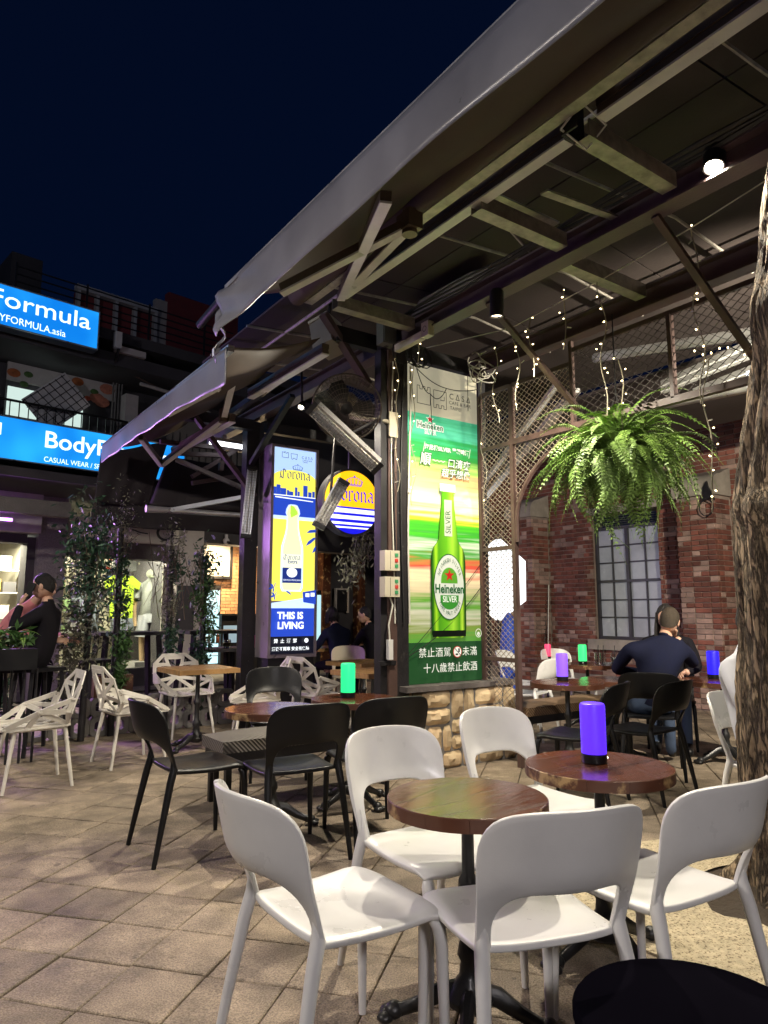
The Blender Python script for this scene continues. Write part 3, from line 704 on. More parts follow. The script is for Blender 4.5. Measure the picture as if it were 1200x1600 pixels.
def lattice(name, inside, y0, y1, z0, z1, py, pz_, w, mm):
    mb = MB(); sl = pz_/py
    for sg in (1, -1):
        c0 = z0-abs(sl)*(y1-y0)-1; c = c0
        while c < z1+abs(sl)*(y1-y0)+1:
            n_ = int((y1-y0)/.02); st = None
            for k in range(n_+1):
                y = y0+(y1-y0)*k/n_; z = c+sg*sl*(y-y0)
                ok = z0 <= z <= z1 and inside(y, z) and k < n_
                if ok and st is None: st = (y, z)
                if not ok and st is not None:
                    x = XT+.003*sg; 
                    if y-st[0] > .02: mb.bar((x, st[0], st[1]), (x, y, z), .003, w, (1, 0, 0))
                    st = None
            c += pz_
    return stuff(bw(mb, name, mm, tr))
M['mesh_metal'] = mat('trellis_metal', (.42, .34, .27), .5, metal=.3, var=.2)
lattice('mesh_infill', lambda y, z: True, YR+.02, YL-.02, .46, ZT, .062, .05, .0055, M['mesh_metal'])
lattice('mesh_infill', lambda y, z: True, 3.66, YR-.02, ZM, ZT, .062, .05, .0055, M['mesh_metal'])
lattice('mesh_infill', lambda y, z: z > arch_z(y)+.01, 3.42, YR-.03, 2.1, ZM, .062, .05, .0055, M['mesh_metal'])
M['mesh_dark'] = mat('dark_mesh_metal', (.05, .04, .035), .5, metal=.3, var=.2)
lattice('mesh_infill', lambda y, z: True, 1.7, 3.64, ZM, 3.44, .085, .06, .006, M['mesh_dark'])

# folded awning arms behind the trellis, on the hall side
t = thing('folded_awning', 'folded white awning arms and pink roller tube above the brick wall', 'awning', (5.6, 3.0, 3.0))
for a, b in (((1035, 600), (1185, 530)), ((1035, 608), (1190, 545)), ((1085, 612), (1190, 570))):
    mb = MB(); mb.bar(pX(*a, 5.3), pX(*b, 5.3), .05, .045); mb.bar(pX(*a, 5.3)+V(0, 0, -.03), pX(*b, 5.3)+V(0, 0, -.03), .052, .012, m=1); bw(mb, 'arm', [M['alu'], M['alu_white']], t)
bw(MB().tube([pX(1005, 638, 5.6), pX(1195, 600, 5.6)], .045, 10), 'roller', M['alu'], t, smooth=40)
bw(MB().tube([pX(930, 560, 5.4), pX(1180, 520, 5.4)], .05, 8), 'front_bar', M['alu'], t, smooth=40)
mb = MB(); mb.bar(pX(745, 790, 6.2), pX(900, 610, 5.0), .08, .05); mb.bar(pX(752, 760, 6.2), pX(870, 600, 5.2), .05, .05, m=1); bw(mb, 'arm', [M['alu'], M['alu_white']], t)
mb = MB(); a = pX(905, 600, 5.6); mb.b2((5.5, 1.2, 3.42), (7.6, 6.5, 3.45)); bw(mb, 'canopy_fabric', M['roof'], t)
# white vertical light panel behind the trunk
p = pX(1182, 612, 5.0); t = thing('panel_lamp', 'white glowing vertical light panel half hidden behind the tree trunk', 'light', tuple(p))
MB().box((0, 0, 0), (.06, .10, .32)).build('diffuser', M['white_glow'], t)
MB().box((.05, 0, 0), (.03, .13, .36)).build('housing', M['alu_white'], t)
MB().tube([(.05, 0, .18), (.05, 0, 3.5-p.z)], .01, 6).build('hanger', M['black'], t)
# ================================================================== moulded plastic chairs
def bake(o):
    dg = bpy.context.evaluated_depsgraph_get(); dg.update()
    me = bpy.data.meshes.new_from_object(o.evaluated_get(dg)); me.name = o.data.name
    o.modifiers.clear(); o.data = me
    me.polygons.foreach_set('use_smooth', [True]*len(me.polygons)); me.set_sharp_from_angle(angle=R_(50)); return o
def modulate(o, th, bev=.004, sub=0):
    if sub: s = o.modifiers.new('s', 'SUBSURF'); s.levels = sub; s.render_levels = sub
    m_ = o.modifiers.new('t', 'SOLIDIFY'); m_.thickness = th; m_.offset = 0; m_.use_even_offset = False
    if bev: b = o.modifiers.new('b', 'BEVEL'); b.width = bev; b.segments = 2; b.limit_method = 'ANGLE'; b.angle_limit = R_(50)
    return bake(o)
def make_chair(name, material, cat='chair', group=None):
    t = thing(name, '', cat, (0, 0, 0), 0, group)
    O = [(.216,.452),(.218,.50),(.222,.54),(.226,.58),(.231,.63),(.235,.685),(.236,.73),(.224,.775),(.196,.804),(.15,.8185),(.08,.8245),(0,.826)]
    I = [(.172,.452),(.180,.50),(.180,.54),(.173,.575),(.153,.602),(.133,.612),(.118,.617),(.10,.619),(.07,.620),(.05,.620),(.025,.620),(0,.620)]
    pr = [(( -a[0], a[1]), (-b[0], b[1])) for a, b in zip(O, I)]
    pr += [((a[0], a[1]), (b[0], b[1])) for a, b in reversed(list(zip(O, I))[:-1])]
    mb = MB(); ns = 6
    def P(u, z):
        s = min(1, max(0, (z-.50)/.16)); s = s*s*(3-2*s)
        return V(u, -.195-.25*(z-.452)-.105*(1-(u/.238)**2)*s, z)
    for a, b in pr:
        for k in range(ns+1):
            q = k/ns; mb.v.append(tuple(P(a[0]*(1-q)+b[0]*q, a[1]*(1-q)+b[1]*q)))
    for i in range(len(pr)-1):
        for k in range(ns): mb.f.append((i*(ns+1)+k, (i+1)*(ns+1)+k, (i+1)*(ns+1)+k+1, i*(ns+1)+k+1)); mb.m.append(0)
    modulate(mb.build('backrest', material, t), .014, .005, 1)
    mb = MB(); nu, nv = 20, 20
    for j in range(nv+1):
        v = j/nv
        for i in range(nu+1):
            u = -1+2*i/nu
            w = .205+.022*v; x = u*w; y = -.215+.435*v-.035*abs(u)**5*v+.02*abs(u)**4*(1-v)
            if v > .8: x *= 1-.05*((v-.8)/.2)**3*abs(u)**3
            z = .456-.020*math.sin(math.pi*min(1, v*1.02))*(1-.55*u*u)+.004*u*u
            if v > .86: z -= .020*((v-.86)/.14)**2
            if abs(u) > .86: z -= .010*((abs(u)-.86)/.14)**2
            mb.v.append((x, y, z))
    for j in range(nv):
        for i in range(nu): mb.f.append((j*(nu+1)+i, j*(nu+1)+i+1, (j+1)*(nu+1)+i+1, (j+1)*(nu+1)+i)); mb.m.append(0)
    modulate(mb.build('seat', material, t), .020, .005)
    for sx in (-1, 1):
        mb = MB(); mb.tube([(sx*.192, .172, .434), (sx*.203, .189, .412), (sx*.207, .196, .36), (sx*.210, .20, .2), (sx*.214, .205, 0)], [.014, .0215, .0185, .0155, .0125], 12); mb.build('leg', material, t, smooth=60)
        mb = MB(); mb.tube([(sx*.199, -.224, .56), (sx*.198, -.209, .51), (sx*.200, -.204, .468), (sx*.207, -.222, .40), (sx*.222, -.262, .2), (sx*.234, -.30, 0)], [.004, .011, .0205, .020, .0165, .0125], 12); mb.build('leg', material, t, smooth=60)
    return t
white_chair = make_chair('plastic_chair', M['white_pl'], group='white plastic chairs')
q = 'white plastic chair '
for x, y, rz, lb in ((1.165, 1.865, -90, q+'seen from behind with its back to the open paving'), (1.71, 2.09, 180, q+'beyond the small worn table, its seat under the tabletop'),
        (1.535, 1.535, -18, q+'between the small worn table and the black stool'), (2.055, 1.475, -4, q+'tucked at the lamp table beside the tree surround'),
        (2.46, 2.28, 180, q+'behind the purple lamp table in front of the stone plinth'), (4.10, 2.0, 178, q+'side-on beside the tree trunk with a person in white'),
        (5.55, 5.35, 20, q+'just behind the trellis foot near the upholstered bench'), (6.35, 6.05, 200, q+'at the far table with the red lamp'), (6.95, 5.9, 170, q+'at the far table with the green lamp and glasses')):
    place(white_chair, (x, y, 0), R_(rz), lb)
black_chair = make_chair('plastic_chair', M['black_pl'], group='black plastic chairs')
q = 'black plastic chair '
for x, y, rz, lb in ((1.50, 3.99, -90, q+'turned side-on at the end of the brown table'), (1.90, 3.63, -6, q+'squarely at the brown round table in front of the bench'),
        (2.44, 3.62, -8, q+'at the table with the tall green lamp'), (2.62, 5.25, 160, q+'behind the long upholstered bench'),
        (4.55, 3.25, 5, q+'nearest the trunk among dark chairs by the brick hall'), (3.99, 3.38, 22, q+'turned beside the round table with the violet lamp'),
        (5.22, 3.60, -57, q+'under the man in the navy sweatshirt'), (6.32, 4.14, 123, q+'under the long-haired guest by the blue lamp')):
    place(black_chair, (x, y, 0), R_(rz), lb)
cream_chair = make_chair('plastic_chair', M['beige_pl'])
p = pz(557, 1062, .45); place(cream_chair, (5.1, 8.1, 0), R_(150), 'cream plastic chair at the pale wooden table in front of the dark doorway')

# ================================================================== faceted white metal chairs
def make_facet_chair():
    t = thing('faceted_chair', '', 'chair', (0, 0, 0), 0, 'faceted white metal chairs')
    def bk(x, z): return V(x, -.20-.30*(z-.44)+.55*x*x, z)
    def net(name, nodes, edges, w=.036, th=.010):
        mb = MB()
        for a, b in edges:
            p, q = nodes[a], nodes[b]; n_ = V(0, 1, .3) if name == 'backrest' else (V(0, 0, 1) if name == 'seat' else V(1, 0, .2))
            mb.bar(p, q, w, th, n_)
        for p in nodes.values(): mb.box(p, (w*.9, th*1.05, w*.9) if name == 'backrest' else (w*.8, w*.8, th*1.05))
        return mb.build(name, M['facet_white'], t)
    B = dict(a=bk(-.13, .82), b=bk(.13, .82), c=bk(.245, .73), d=bk(.26, .55), e=bk(.19, .45), f=bk(-.19, .45), g=bk(-.26, .55), h=bk(-.245, .73), o=bk(0, .585), p=bk(-.08, .72), q=bk(.08, .72), a2=bk(-.06, .79), b2=bk(.06, .79), a3=bk(-.10, .79), b3=bk(.10, .79))
    net('backrest', B, [('a','b'),('b','c'),('c','d'),('d','e'),('e','f'),('f','g'),('g','h'),('h','a'),('o','d'),('o','e'),('o','f'),('o','g'),('o','p'),('o','q'),('p','a3'),('q','b3'),('p','h'),('q','c'),('a3','b3'),('h','o'),('c','o')])
    S = dict(e=V(.19, -.19, .445), f=V(-.19, -.19, .445), r=V(.22, .10, .44), l=V(-.22, .10, .44), fr=V(.17, .25, .435), fl=V(-.17, .25, .435), o=V(0, .03, .425), m=V(0, .25, .43), k=V(0, -.19, .44))
    net('seat', S, [('e','f'),('e','r'),('r','fr'),('fr','fl'),('fl','l'),('l','f'),('o','e'),('o','f'),('o','r'),('o','l'),('o','m'),('o','fr'),('o','fl'),('o','k')], .042)
    for s in (-1, 1):
        A = dict(d=V(s*.27, -.20, .64), m=V(s*.29, .03, .565), f=V(s*.20, .25, .445), e=V(s*.195, -.19, .45), r=V(s*.225, .10, .447), g=V(s*.262, -.17, .55))
        net('arm', A, [('d','m'),('m','f'),('d','g'),('g','e'),('e','m'),('m','r'),('r','f'),('e','r'),('g','m')])
        for sy in (-1, 1):
            mb = MB(); mb.tube([(s*.18, sy*.17, .44), (s*.235, sy*.235, 0)], [.017, .012], 8); mb.build('leg', M['facet_white'], t, smooth=50)
    mb = MB(); mb.tube([(-.18, -.17, .425), (.18, -.17, .425), (.18, .17, .425), (-.18, .17, .425), (-.18, -.17, .425)], .009, 6); mb.build('under_frame', M['facet_white'], t)
    return t
M['facet_white'] = mat('chipped_white_enamel', (.68, .65, .58), .42, var=.08, scale=26, col2=(.10, .06, .035), thr=(.68, .70))
fc = make_facet_chair(); q = 'white faceted lattice chair '
for x, y, rz, lb in ((.98, 6.06, 92, q+'facing the flower box and leaves on the terrace edge'), (1.80, 6.45, -84, q+'with chipped legs facing the square wooden table'), (2.66, 7.52, 186, q+'behind the square wooden table'),
        (3.05, 6.55, 70, q+'between the square table and the yellow light box'), (3.74, 6.55, -80, q+'below the round yellow sign, turned toward the pale table')):
    place(fc, (x, y, 0), R_(rz), lb)

# ================================================================== cafe tables
def iron_base(t, h):
    mb = MB(); mb.lathe([(.05, .06), (.075, .08), (.08, .10), (.055, .13), (.034, .16), (.03, .20), (.04, .22), (.034, .25), (.024, .27), (.021, .40), (.033, .42), (.033, .44), (.021, .46), (.02, h-.07), (.035, h-.05), (.07, h-.043)], 14); mb.build('column', M['iron'], t, smooth=40)
    for k in range(4):
        a = k*math.pi/2+.4; c, s = math.cos(a), math.sin(a); P = lambda r, z: V(r*c, r*s, z)
        mb = MB(); mb.tube([P(.02, .11), P(.09, .10), P(.16, .06), P(.22, .035), P(.25, .03)], [.035, .03, .022, .02, .026], 8, flat=.8)
        for dd in (-.022, 0, .022): mb.ell(P(.27, .016)+V(-s*dd, c*dd, 0), (.028, .028, .0165), 8, 5)
        mb.ell(P(.245, .03), (.032, .032, .026), 8, 6); mb.build('foot', M['iron'], t, smooth=50)
def round_table(x, y, r, lb, rz=0.0, h=.70, n=4, group='round wooden cafe tables'):
    t = thing('round_table', lb, 'table', (x, y, 0), R_(rz), group)
    for k in range(n):
        y0 = -r+2*r*k/n+.0006; y1 = -r+2*r*(k+1)/n-.0006
        pts = []
        for i in range(13):
            yy = y0+(y1-y0)*i/12; pts.append((math.sqrt(max(1e-6, r*r-yy*yy)), yy))
        pts += [(-a, b) for a, b in reversed(pts)]
        mb = MB(); n_ = len(pts); c = .003
        lo = [V(a, b, h-.042) for a, b in pts]; mi = [V(a, b, h-c) for a, b in pts]; tp = [V(a*(1-c/r), b*(1-c/r) if k in (0, n-1) else b, h-random.choice((0, .0006))) for a, b in pts]
        fs = [tuple(range(2*n_, 3*n_)), tuple(reversed(range(n_)))]; ms = [0, 1]
        mb.add(lo+mi+tp, fs)
        mb.m = [0, 1]
        for i in range(n_):
            i2 = (i+1) % n_
            mb.f += [(i, i2, n_+i2, n_+i), (n_+i, n_+i2, 2*n_+i2, 2*n_+i)]; mb.m += [1, 1]
        mb.build('top_plank', [M['wood_top'], M['wood_edge']], t, fix=True)
    mb = MB(); mb.b2((-.15, -.15, h-.05), (.15, .15, h-.0425)); mb.build('top_plate', M['iron'], t)
    iron_base(t, h); return t
round_table(1.60, 1.81, .262, 'small round brown wooden table with a worn pale edge among white chairs', 20)
round_table(2.345, 1.87, .285, 'round reddish wooden table carrying the tall purple lamp', 60)
round_table(2.02, 4.10, .30, 'round brown wooden table beside the black chairs and bench', 35)
round_table(2.70, 4.22, .30, 'round wooden table carrying the green lamp', 75)
round_table(4.80, 4.12, .31, 'round wooden table with the violet lamp by the trellis', 10)
round_table(5.35, 4.05, .30, 'round wooden table in front of the man in the navy sweatshirt', 40)
round_table(6.05, 3.45, .36, 'wooden table with the blue lamp near the brick wall', 40)
round_table(6.65, 5.40, .34, 'round wooden table with glasses and the small green lamp', 40)
round_table(6.98, 6.28, .26, 'small dark table with the red lamp near the buttress', 0)
def square_table(x, y, sx, sy, lb, rz=0., h=.76):
    t = thing('square_table', lb, 'table', (x, y, 0), R_(rz)); n = 4
    for k in range(n):
        mb = MB(); mb.b2((-sx/2, -sy/2+sy*k/n+.0007, h-.045), (sx/2, -sy/2+sy*(k+1)/n-.0007, h-random.choice((0, .001)))); mb.build('top_plank', M['wood_pale'], t)
    iron_base(t, h); return t
square_table(2.50, 6.72, .60, .60, 'square pale wooden table on an iron column among faceted chairs', 2)
square_table(4.45, 6.75, .62, .62, 'square pale wooden table in front of the cream chair', 8, .74)
square_table(3.86, 5.66, .62, .62, 'square yellow-lit wooden table close behind the brown post', 3, .74)
square_table(6.0, 9.5, 1.8, .7, 'long plank table in front of the seated dark-clad guests', 8, .76)
# black stool at the corner
t = thing('round_stool', 'round matt black stool seat beside the gravel tree surround', 'stool', (1.454, .937, 0))
mb = MB(); mb.lathe([(.0, .425), (.235, .425), (.25, .435), (.25, .450), (.243, .459), (.22, .462), (0, .459)], 48); mb.build('seat', mat('stool_black', (.004, .0035, .006), .7, var=.1, spec=.0), t, smooth=40)
for k in range(4):
    a = k*math.pi/2+.6; MB().tube([(.15*math.cos(a), .15*math.sin(a), .43), (.21*math.cos(a), .21*math.sin(a), 0)], .014, 8).build('leg', M['black_pl'], t, smooth=50)
MB().tube([(.19*math.cos(a*.2618), .19*math.sin(a*.2618), .16) for a in range(25)], .009, 6, cap=False).build('foot_ring', M['black_pl'], t, smooth=50)
# upholstered benches
def bench(x0, x1, y0, y1, lb, m):
    t = thing('bench', lb, 'bench', ((x0+x1)/2, (y0+y1)/2, 0)); L_, W_ = x1-x0, y1-y0
    mb = MB(); nu, nv = 40, 10
    for i in range(nu+1):
        for j in range(nv+1):
            u, v = -1+2*i/nu, -1+2*j/nv
            mb.v.append((u*L_/2, v*W_/2, .445+.03*(1-u**6)*(1-v**4)-.0))
    for i in range(nu):
        for j in range(nv): mb.f.append((i*(nv+1)+j, (i+1)*(nv+1)+j, (i+1)*(nv+1)+j+1, i*(nv+1)+j+1)); mb.m.append(0)
    mb.b2((-L_/2, -W_/2, .37), (L_/2, W_/2, .446)); mb.build('cushion', m, t, smooth=40)
    mb = MB(); mb.b2((-L_/2+.02, -W_/2+.02, .30), (L_/2-.02, W_/2-.02, .369)); mb.build('seat_frame', M['black'], t)
    for sx in (-1, 1):
        for sy in (-1, 1): MB().b2((sx*(L_/2-.06)-.02, sy*(W_/2-.05)-.02, 0), (sx*(L_/2-.06)+.02, sy*(W_/2-.05)+.02, .299)).build('leg', M['black'], t)
def weave(name, c1, c2):
    m = mat(name, c1, .6, var=0, bump=0); nt = m.node_tree; N = nt.nodes; L = nt.links
    g_ = N.new('ShaderNodeNewGeometry'); w1 = N.new('ShaderNodeTexWave'); w1.inputs['Scale'].default_value = 22; w1.bands_direction = 'DIAGONAL'; w1.inputs['Distortion'].default_value = .6
    L.new(g_.outputs['Position'], w1.inputs[0]); r = N.new('ShaderNodeValToRGB'); r.color_ramp.elements[0].color = (*c1, 1); r.color_ramp.elements[1].color = (*c2, 1)
    L.new(w1.outputs[1], r.inputs[0]); L.new(r.outputs[0], N['Principled BSDF'].inputs['Base Color'])
    b = N.new('ShaderNodeBump'); b.inputs['Strength'].default_value = .6; b.inputs['Distance'].default_value = .006; L.new(w1.outputs[1], b.inputs['Height']); L.new(b.outputs[0], N['Principled BSDF'].inputs['Normal']); return m
bench(1.86, 3.25, 4.50, 4.88, 'long grey woven upholstered bench behind the brown round tables', weave('grey_weave', (.05, .045, .04), (.19, .17, .15)))
bench(4.72, 6.0, 4.50, 4.86, 'brown striped upholstered bench behind the violet lamp table', weave('brown_weave', (.10, .06, .035), (.26, .17, .10)))

# ================================================================== LED table lamps
def led(x, y, z, col, lb, s=1.0, es=.85):
    t = thing('table_lamp', lb, 'lamp', (x, y, z), random.uniform(0, 6), 'cylindrical LED table lamps')
    MB().lathe([(.047*s, 0), (.05*s, .003), (.05*s, .034*s), (.046*s, .037*s)], 28).build('base', M['black_pl'], t, smooth=40)
    MB().lathe([(.0495*s, .0375*s), (.050*s, .22*s), (.047*s, .23*s), (.041*s, .233*s), (.0, .231*s)], 28, cap=False).build('shade', emit('lamp_'+lb.split()[1], col, es), t, smooth=40)
    MB().lathe([(.006, 0), (.006, .004), (.0, .005)], 10, (0, -.0505*s, .018), M=Matrix.Rotation(R_(90), 3, 'X')).build('button', M['alu'], t)
led(2.36, 1.90, .70, srgb(92, 44, 255), 'tall purple glowing lamp on the reddish round table', 1.0)
led(2.68, 4.27, .70, srgb(40, 240, 140), 'tall green glowing lamp on the table behind the black chairs', 1.02)
led(4.86, 4.22, .70, srgb(130, 84, 255), 'squat violet glowing lamp on the round table by the trellis', 1.0)
led(6.97, 6.28, .70, srgb(255, 72, 110), 'small red glowing lamp near the brick buttress', .78)
led(6.55, 5.38, .70, srgb(60, 240, 130), 'small green glowing lamp beside the drinking glasses', .95)
led(6.12, 3.56, .70, srgb(40, 30, 255), 'deep blue glowing lamp near the man in navy', 1.05)
# glasses and menu on the far table
for k, (x, y) in enumerate(((6.70, 5.22), (6.80, 5.14), (6.76, 5.34))):
    t = thing('drinking_glass', 'tall clear tumbler with a black straw on the far table', 'glass', (x, y, .70), 0, 'tumblers on the far table')
    MB().lathe([(.026, 0), (.032, .001), (.036, .13), (.033, .13), (.029, .008), (0, .008)], 16, cap=False).build('tumbler', M['glass'], t, smooth=40)
    MB().tube([(0, 0, .02), (.05, .02, .21)], .004, 6).build('straw', M['black_pl'], t)
t = thing('menu_card', 'white folded menu card lying beside the tumblers', 'menu', (6.88, 5.2, .7005))
MB().box((0, 0, .012), (.16, .11, .004), rz=.4).add([V(-.08, -.05, .016), V(.08, -.05, .016), V(.06, .03, .07), V(-.04, .03, .07)], [(0, 1, 2, 3)]).build('card', M['white_cloth'], t)
# ================================================================== lettering helpers
def text_geo(s, size=1., bold=0., shear=0., space=1.):
    cu = bpy.data.curves.new('lettering', 'FONT'); cu.body = s; cu.size = size; cu.align_x = 'CENTER'; cu.align_y = 'CENTER'; cu.offset = bold; cu.shear = shear; cu.space_character = space; cu.resolution_u = 3
    ob = bpy.data.objects.new('lettering', cu); COL.objects.link(ob)
    dg = bpy.context.evaluated_depsgraph_get(); me = ob.evaluated_get(dg).to_mesh()
    vs = [(v.co.x, v.co.y) for v in me.vertices]; fs = [tuple(p.vertices) for p in me.polygons]
    ob.evaluated_get(dg).to_mesh_clear(); bpy.data.objects.remove(ob); bpy.data.curves.remove(cu)
    return vs, fs
class Sheet:
    """flat print laid in layers on a plane: org + ex*a + ey*b, each layer a little nearer along nrm"""
    def __init__(s, parent, org, ex, ey, step=.0012):
        s.p = parent; s.o = Vector(org); s.ex = Vector(ex); s.ey = Vector(ey); s.n = s.ex.cross(s.ey).normalized(); s.k = 1; s.st = step
    def put(s, name, vs, fs, m):
        mb = MB(); mb.add([s.o+s.ex*a+s.ey*b+s.n*(s.st*s.k) for a, b in vs], fs); s.k += 1
        return mb.build(name, m, s.p)
    def poly(s, name, pts, m): return s.put(name, pts, [tuple(range(len(pts)))], m)
    def rect(s, name, a0, b0, a1, b1, m): return s.poly(name, [(a0, b0), (a1, b0), (a1, b1), (a0, b1)], m)
    def ell(s, name, a, b, ra, rb, m, n=36, t0=0, t1=2*math.pi): 
        return s.poly(name, [(a+ra*math.cos(t0+(t1-t0)*k/n), b+rb*math.sin(t0+(t1-t0)*k/n)) for k in range(n if t1-t0 > 6.2 else n+1)], m)
    def text(s, name, st, a, b, size, m, bold=0., shear=0., rot=0., sx=1., space=1.):
        vs, fs = text_geo(st, size, bold, shear, space); c, d = math.cos(rot), math.sin(rot)
        return s.put(name, [(a+(x*sx)*c-y*d, b+(x*sx)*d+y*c) for x, y in vs], fs, m)
    def strokes(s, name, lines, w, m, nib=None):
        """broad-nib strokes: each line is swept by a fixed pen edge"""
        vs, fs = [], []; mb = MB(); q = 0
        for ln in lines:
            for (x0, y0), (x1, y1) in zip(ln, ln[1:]):
                if nib: nx, ny = nib
                else:
                    L_ = math.hypot(x1-x0, y1-y0) or 1; nx, ny = -(y1-y0)/L_*w/2, (x1-x0)/L_*w/2
                z = s.st*(s.k)+.00004*q; q += 1
                P = [(x0-nx, y0-ny), (x1-nx, y1-ny), (x1+nx, y1+ny), (x0+nx, y0+ny)]
                ar = sum(P[i][0]*P[(i+1) % 4][1]-P[(i+1) % 4][0]*P[i][1] for i in range(4))
                if ar < 0: P.reverse()
                mb.add([s.o+s.ex*a+s.ey*b+s.n*z for a, b in P], [(0, 1, 2, 3)])
        s.k += 1; return mb.build(name, m, s.p)
    def gothic(s, name, a, b, w, m):
        """the word Corona in broken blackletter strokes, centred on (a,b), total width w"""
        G = {'C': ([[(.75, 1.05), (.45, 1.25), (.1, 1.0), (.0, .5), (.12, .12), (.45, -.05), (.8, .12)], [(.42, 1.2), (.42, .1)], [(.75, 1.05), (.78, .8)], [(.05, .25), (-.12, -.15)]], 1.05),
             'o': ([[(.05, .75), (.05, .2), (.28, .0)], [(.05, .75), (.28, .95), (.5, .75), (.5, .2), (.28, .0)]], .72),
             'r': ([[(.08, .95), (.08, .05), (.2, .0)], [(.08, .75), (.3, .95), (.45, .8)]], .58),
             'n': ([[(.08, .95), (.08, .05), (.18, .0)], [(.08, .72), (.32, .95), (.5, .75), (.5, .08), (.62, .0)]], .76),
             'a': ([[(.1, .85), (.3, .95), (.5, .78), (.5, .1), (.62, .0)], [(.5, .5), (.2, .5), (.06, .3), (.2, .02), (.5, .2)]], .75)}
        tot = sum(G[c][1] for c in 'Corona'); sc = w/tot; x = 0; lines = []
        for c in 'Corona':
            for ln in G[c][0]: lines.append([(a+(x+p-tot/2)*sc, b+(q-.5)*sc) for p, q in ln])
            x += G[c][1]
        return s.strokes(name, lines, 0, m, nib=(.062*sc, .048*sc))
    def crown(s, name, a, b, w, m):
        L = []
        for k in range(5):
            x = a+(k-2)*w*.2; L.append([(x, b), (x+(k-2)*w*.03, b+w*(.30-.04*abs(k-2)))])
        L.append([(a-w*.45, b), (a+w*.45, b)]); L.append([(a-w*.45, b-w*.06), (a+w*.45, b-w*.06)])
        for sg in (-1, 1): L.append([(a+sg*w*.45, b), (a+sg*w*.52, b+w*.2), (a+sg*w*.3, b+w*.33), (a, b+w*.42)])
        L.append([(a, b+w*.36), (a, b+w*.52)]); L.append([(a-w*.05, b+w*.46), (a+w*.05, b+w*.46)])
        return s.strokes(name, L, w*.035, m)
def lit(name, rgb, es=.9): c = srgb(*rgb); return mat(name, tuple(x*.6 for x in c), .45, var=0, emis=c, es=es)

# ================================================================== green beer poster
PX0, PX1, PZ0, PZ1, PY = 3.585, 4.43, .69, 3.515, 4.785
po = thing('beer_poster', 'tall green glowing beer poster with a big green bottle above the stone plinth', 'poster', (PX0, PY, 0))
def poster_mat():
    m = bpy.data.materials.new('poster_streaks'); m.use_nodes = True; nt = m.node_tree; N = nt.nodes; L = nt.links; b = N['Principled BSDF']
    g_ = N.new('ShaderNodeNewGeometry'); mp = N.new('ShaderNodeMapping'); mp.inputs['Scale'].default_value = (.9, .9, 26); L.new(g_.outputs['Position'], mp.inputs[0])
    n = N.new('ShaderNodeTexNoise'); n.inputs['Scale'].default_value = 1.0; n.inputs['Detail'].default_value = 3; L.new(mp.outputs[0], n.inputs[0])
    sp = N.new('ShaderNodeSeparateXYZ'); L.new(g_.outputs['Position'], sp.inputs[0])
    ma = N.new('ShaderNodeMath'); ma.operation = 'MULTIPLY_ADD'; L.new(n.outputs[0], ma.inputs[0]); ma.inputs[1].default_value = .34; L.new(sp.outputs[2], ma.inputs[2])
    mr = N.new('ShaderNodeMapRange'); mr.inputs[1].default_value = 1.06+.17; mr.inputs[2].default_value = 3.07+.17; L.new(ma.outputs[0], mr.inputs[0])
    r = N.new('ShaderNodeValToRGB'); cr = r.color_ramp; cr.interpolation = 'LINEAR'
    st = [(0, (90, 150, 60)), (.05, (120, 140, 60)), (.1, (190, 190, 170)), (.16, (90, 150, 50)), (.22, (200, 185, 150)), (.27, (225, 210, 170)), (.31, (205, 70, 60)), (.345, (190, 120, 70)), (.37, (70, 150, 60)), (.41, (200, 215, 190)), (.45, (60, 160, 50)), (.5, (80, 190, 40)), (.54, (215, 215, 60)), (.59, (225, 228, 190)), (.66, (220, 228, 140)), (.71, (226, 165, 120)), (.75, (170, 215, 110)), (.81, (50, 145, 60)), (.87, (45, 165, 95)), (.93, (90, 200, 165)), (1., (60, 170, 120))]
    while len(cr.elements) < len(st): cr.elements.new(.5)
    for e, (p_, c) in zip(cr.elements, st): e.position = p_; e.color = (*srgb(*c), 1)
    L.new(mr.outputs[0], r.inputs[0]); L.new(r.outputs[0], b.inputs['Base Color']); L.new(r.outputs[0], b.inputs['Emission Color']); b.inputs['Emission Strength'].default_value = .30; b.inputs['Roughness'].default_value = .35
    return m
W_, H_ = PX1-PX0, PZ1
MB().b2((0, .002, PZ0), (W_, .03, PZ1)).build('backing', M['alu_white'], po)
S = Sheet(po, (0, 0, 0), (1, 0, 0), (0, 0, 1))
PE = .30  # poster inks emit faintly in their own colours
S.rect('printed_field', 0, 1.035, W_, 3.06, poster_mat())
S.rect('header', 0, 3.06, W_, PZ1, lit('poster_cream', (222, 214, 186), PE)); S.rect('footer', 0, PZ0, W_, 1.035, lit('poster_dark_green', (34, 82, 42), PE))
ink = mat('print_black', (.02, .02, .02), .5, var=0); pw = lit('print_white', (240, 242, 232), .45); pg_ = lit('print_green', (20, 95, 40), PE); pr_ = lit('print_red', (205, 40, 35), PE)
def castle(a, b, w, h, flip):
    n = [(0, 0), (w, 0), (w, h)]; k = 5; top = []
    for i in range(k): 
        x1 = w-(w/k)*i; x0 = w-(w/k)*(i+1); d = 0 if i % 2 == 0 else -.03
        top += [(x1, h+d), (x0, h+d)]
    pts = [(0, 0), (w, 0)]+top+[(0, 0)]
    return [(a+x, b+(y if not flip else h-y)) for x, y in pts]
S.strokes('emblem', [castle(.125, 3.15, .15, .165, False), castle(.315, 3.14, .15, .165, True), [(.39, 3.22), (.44, 3.22), (.44, 3.26)]], .006, ink)
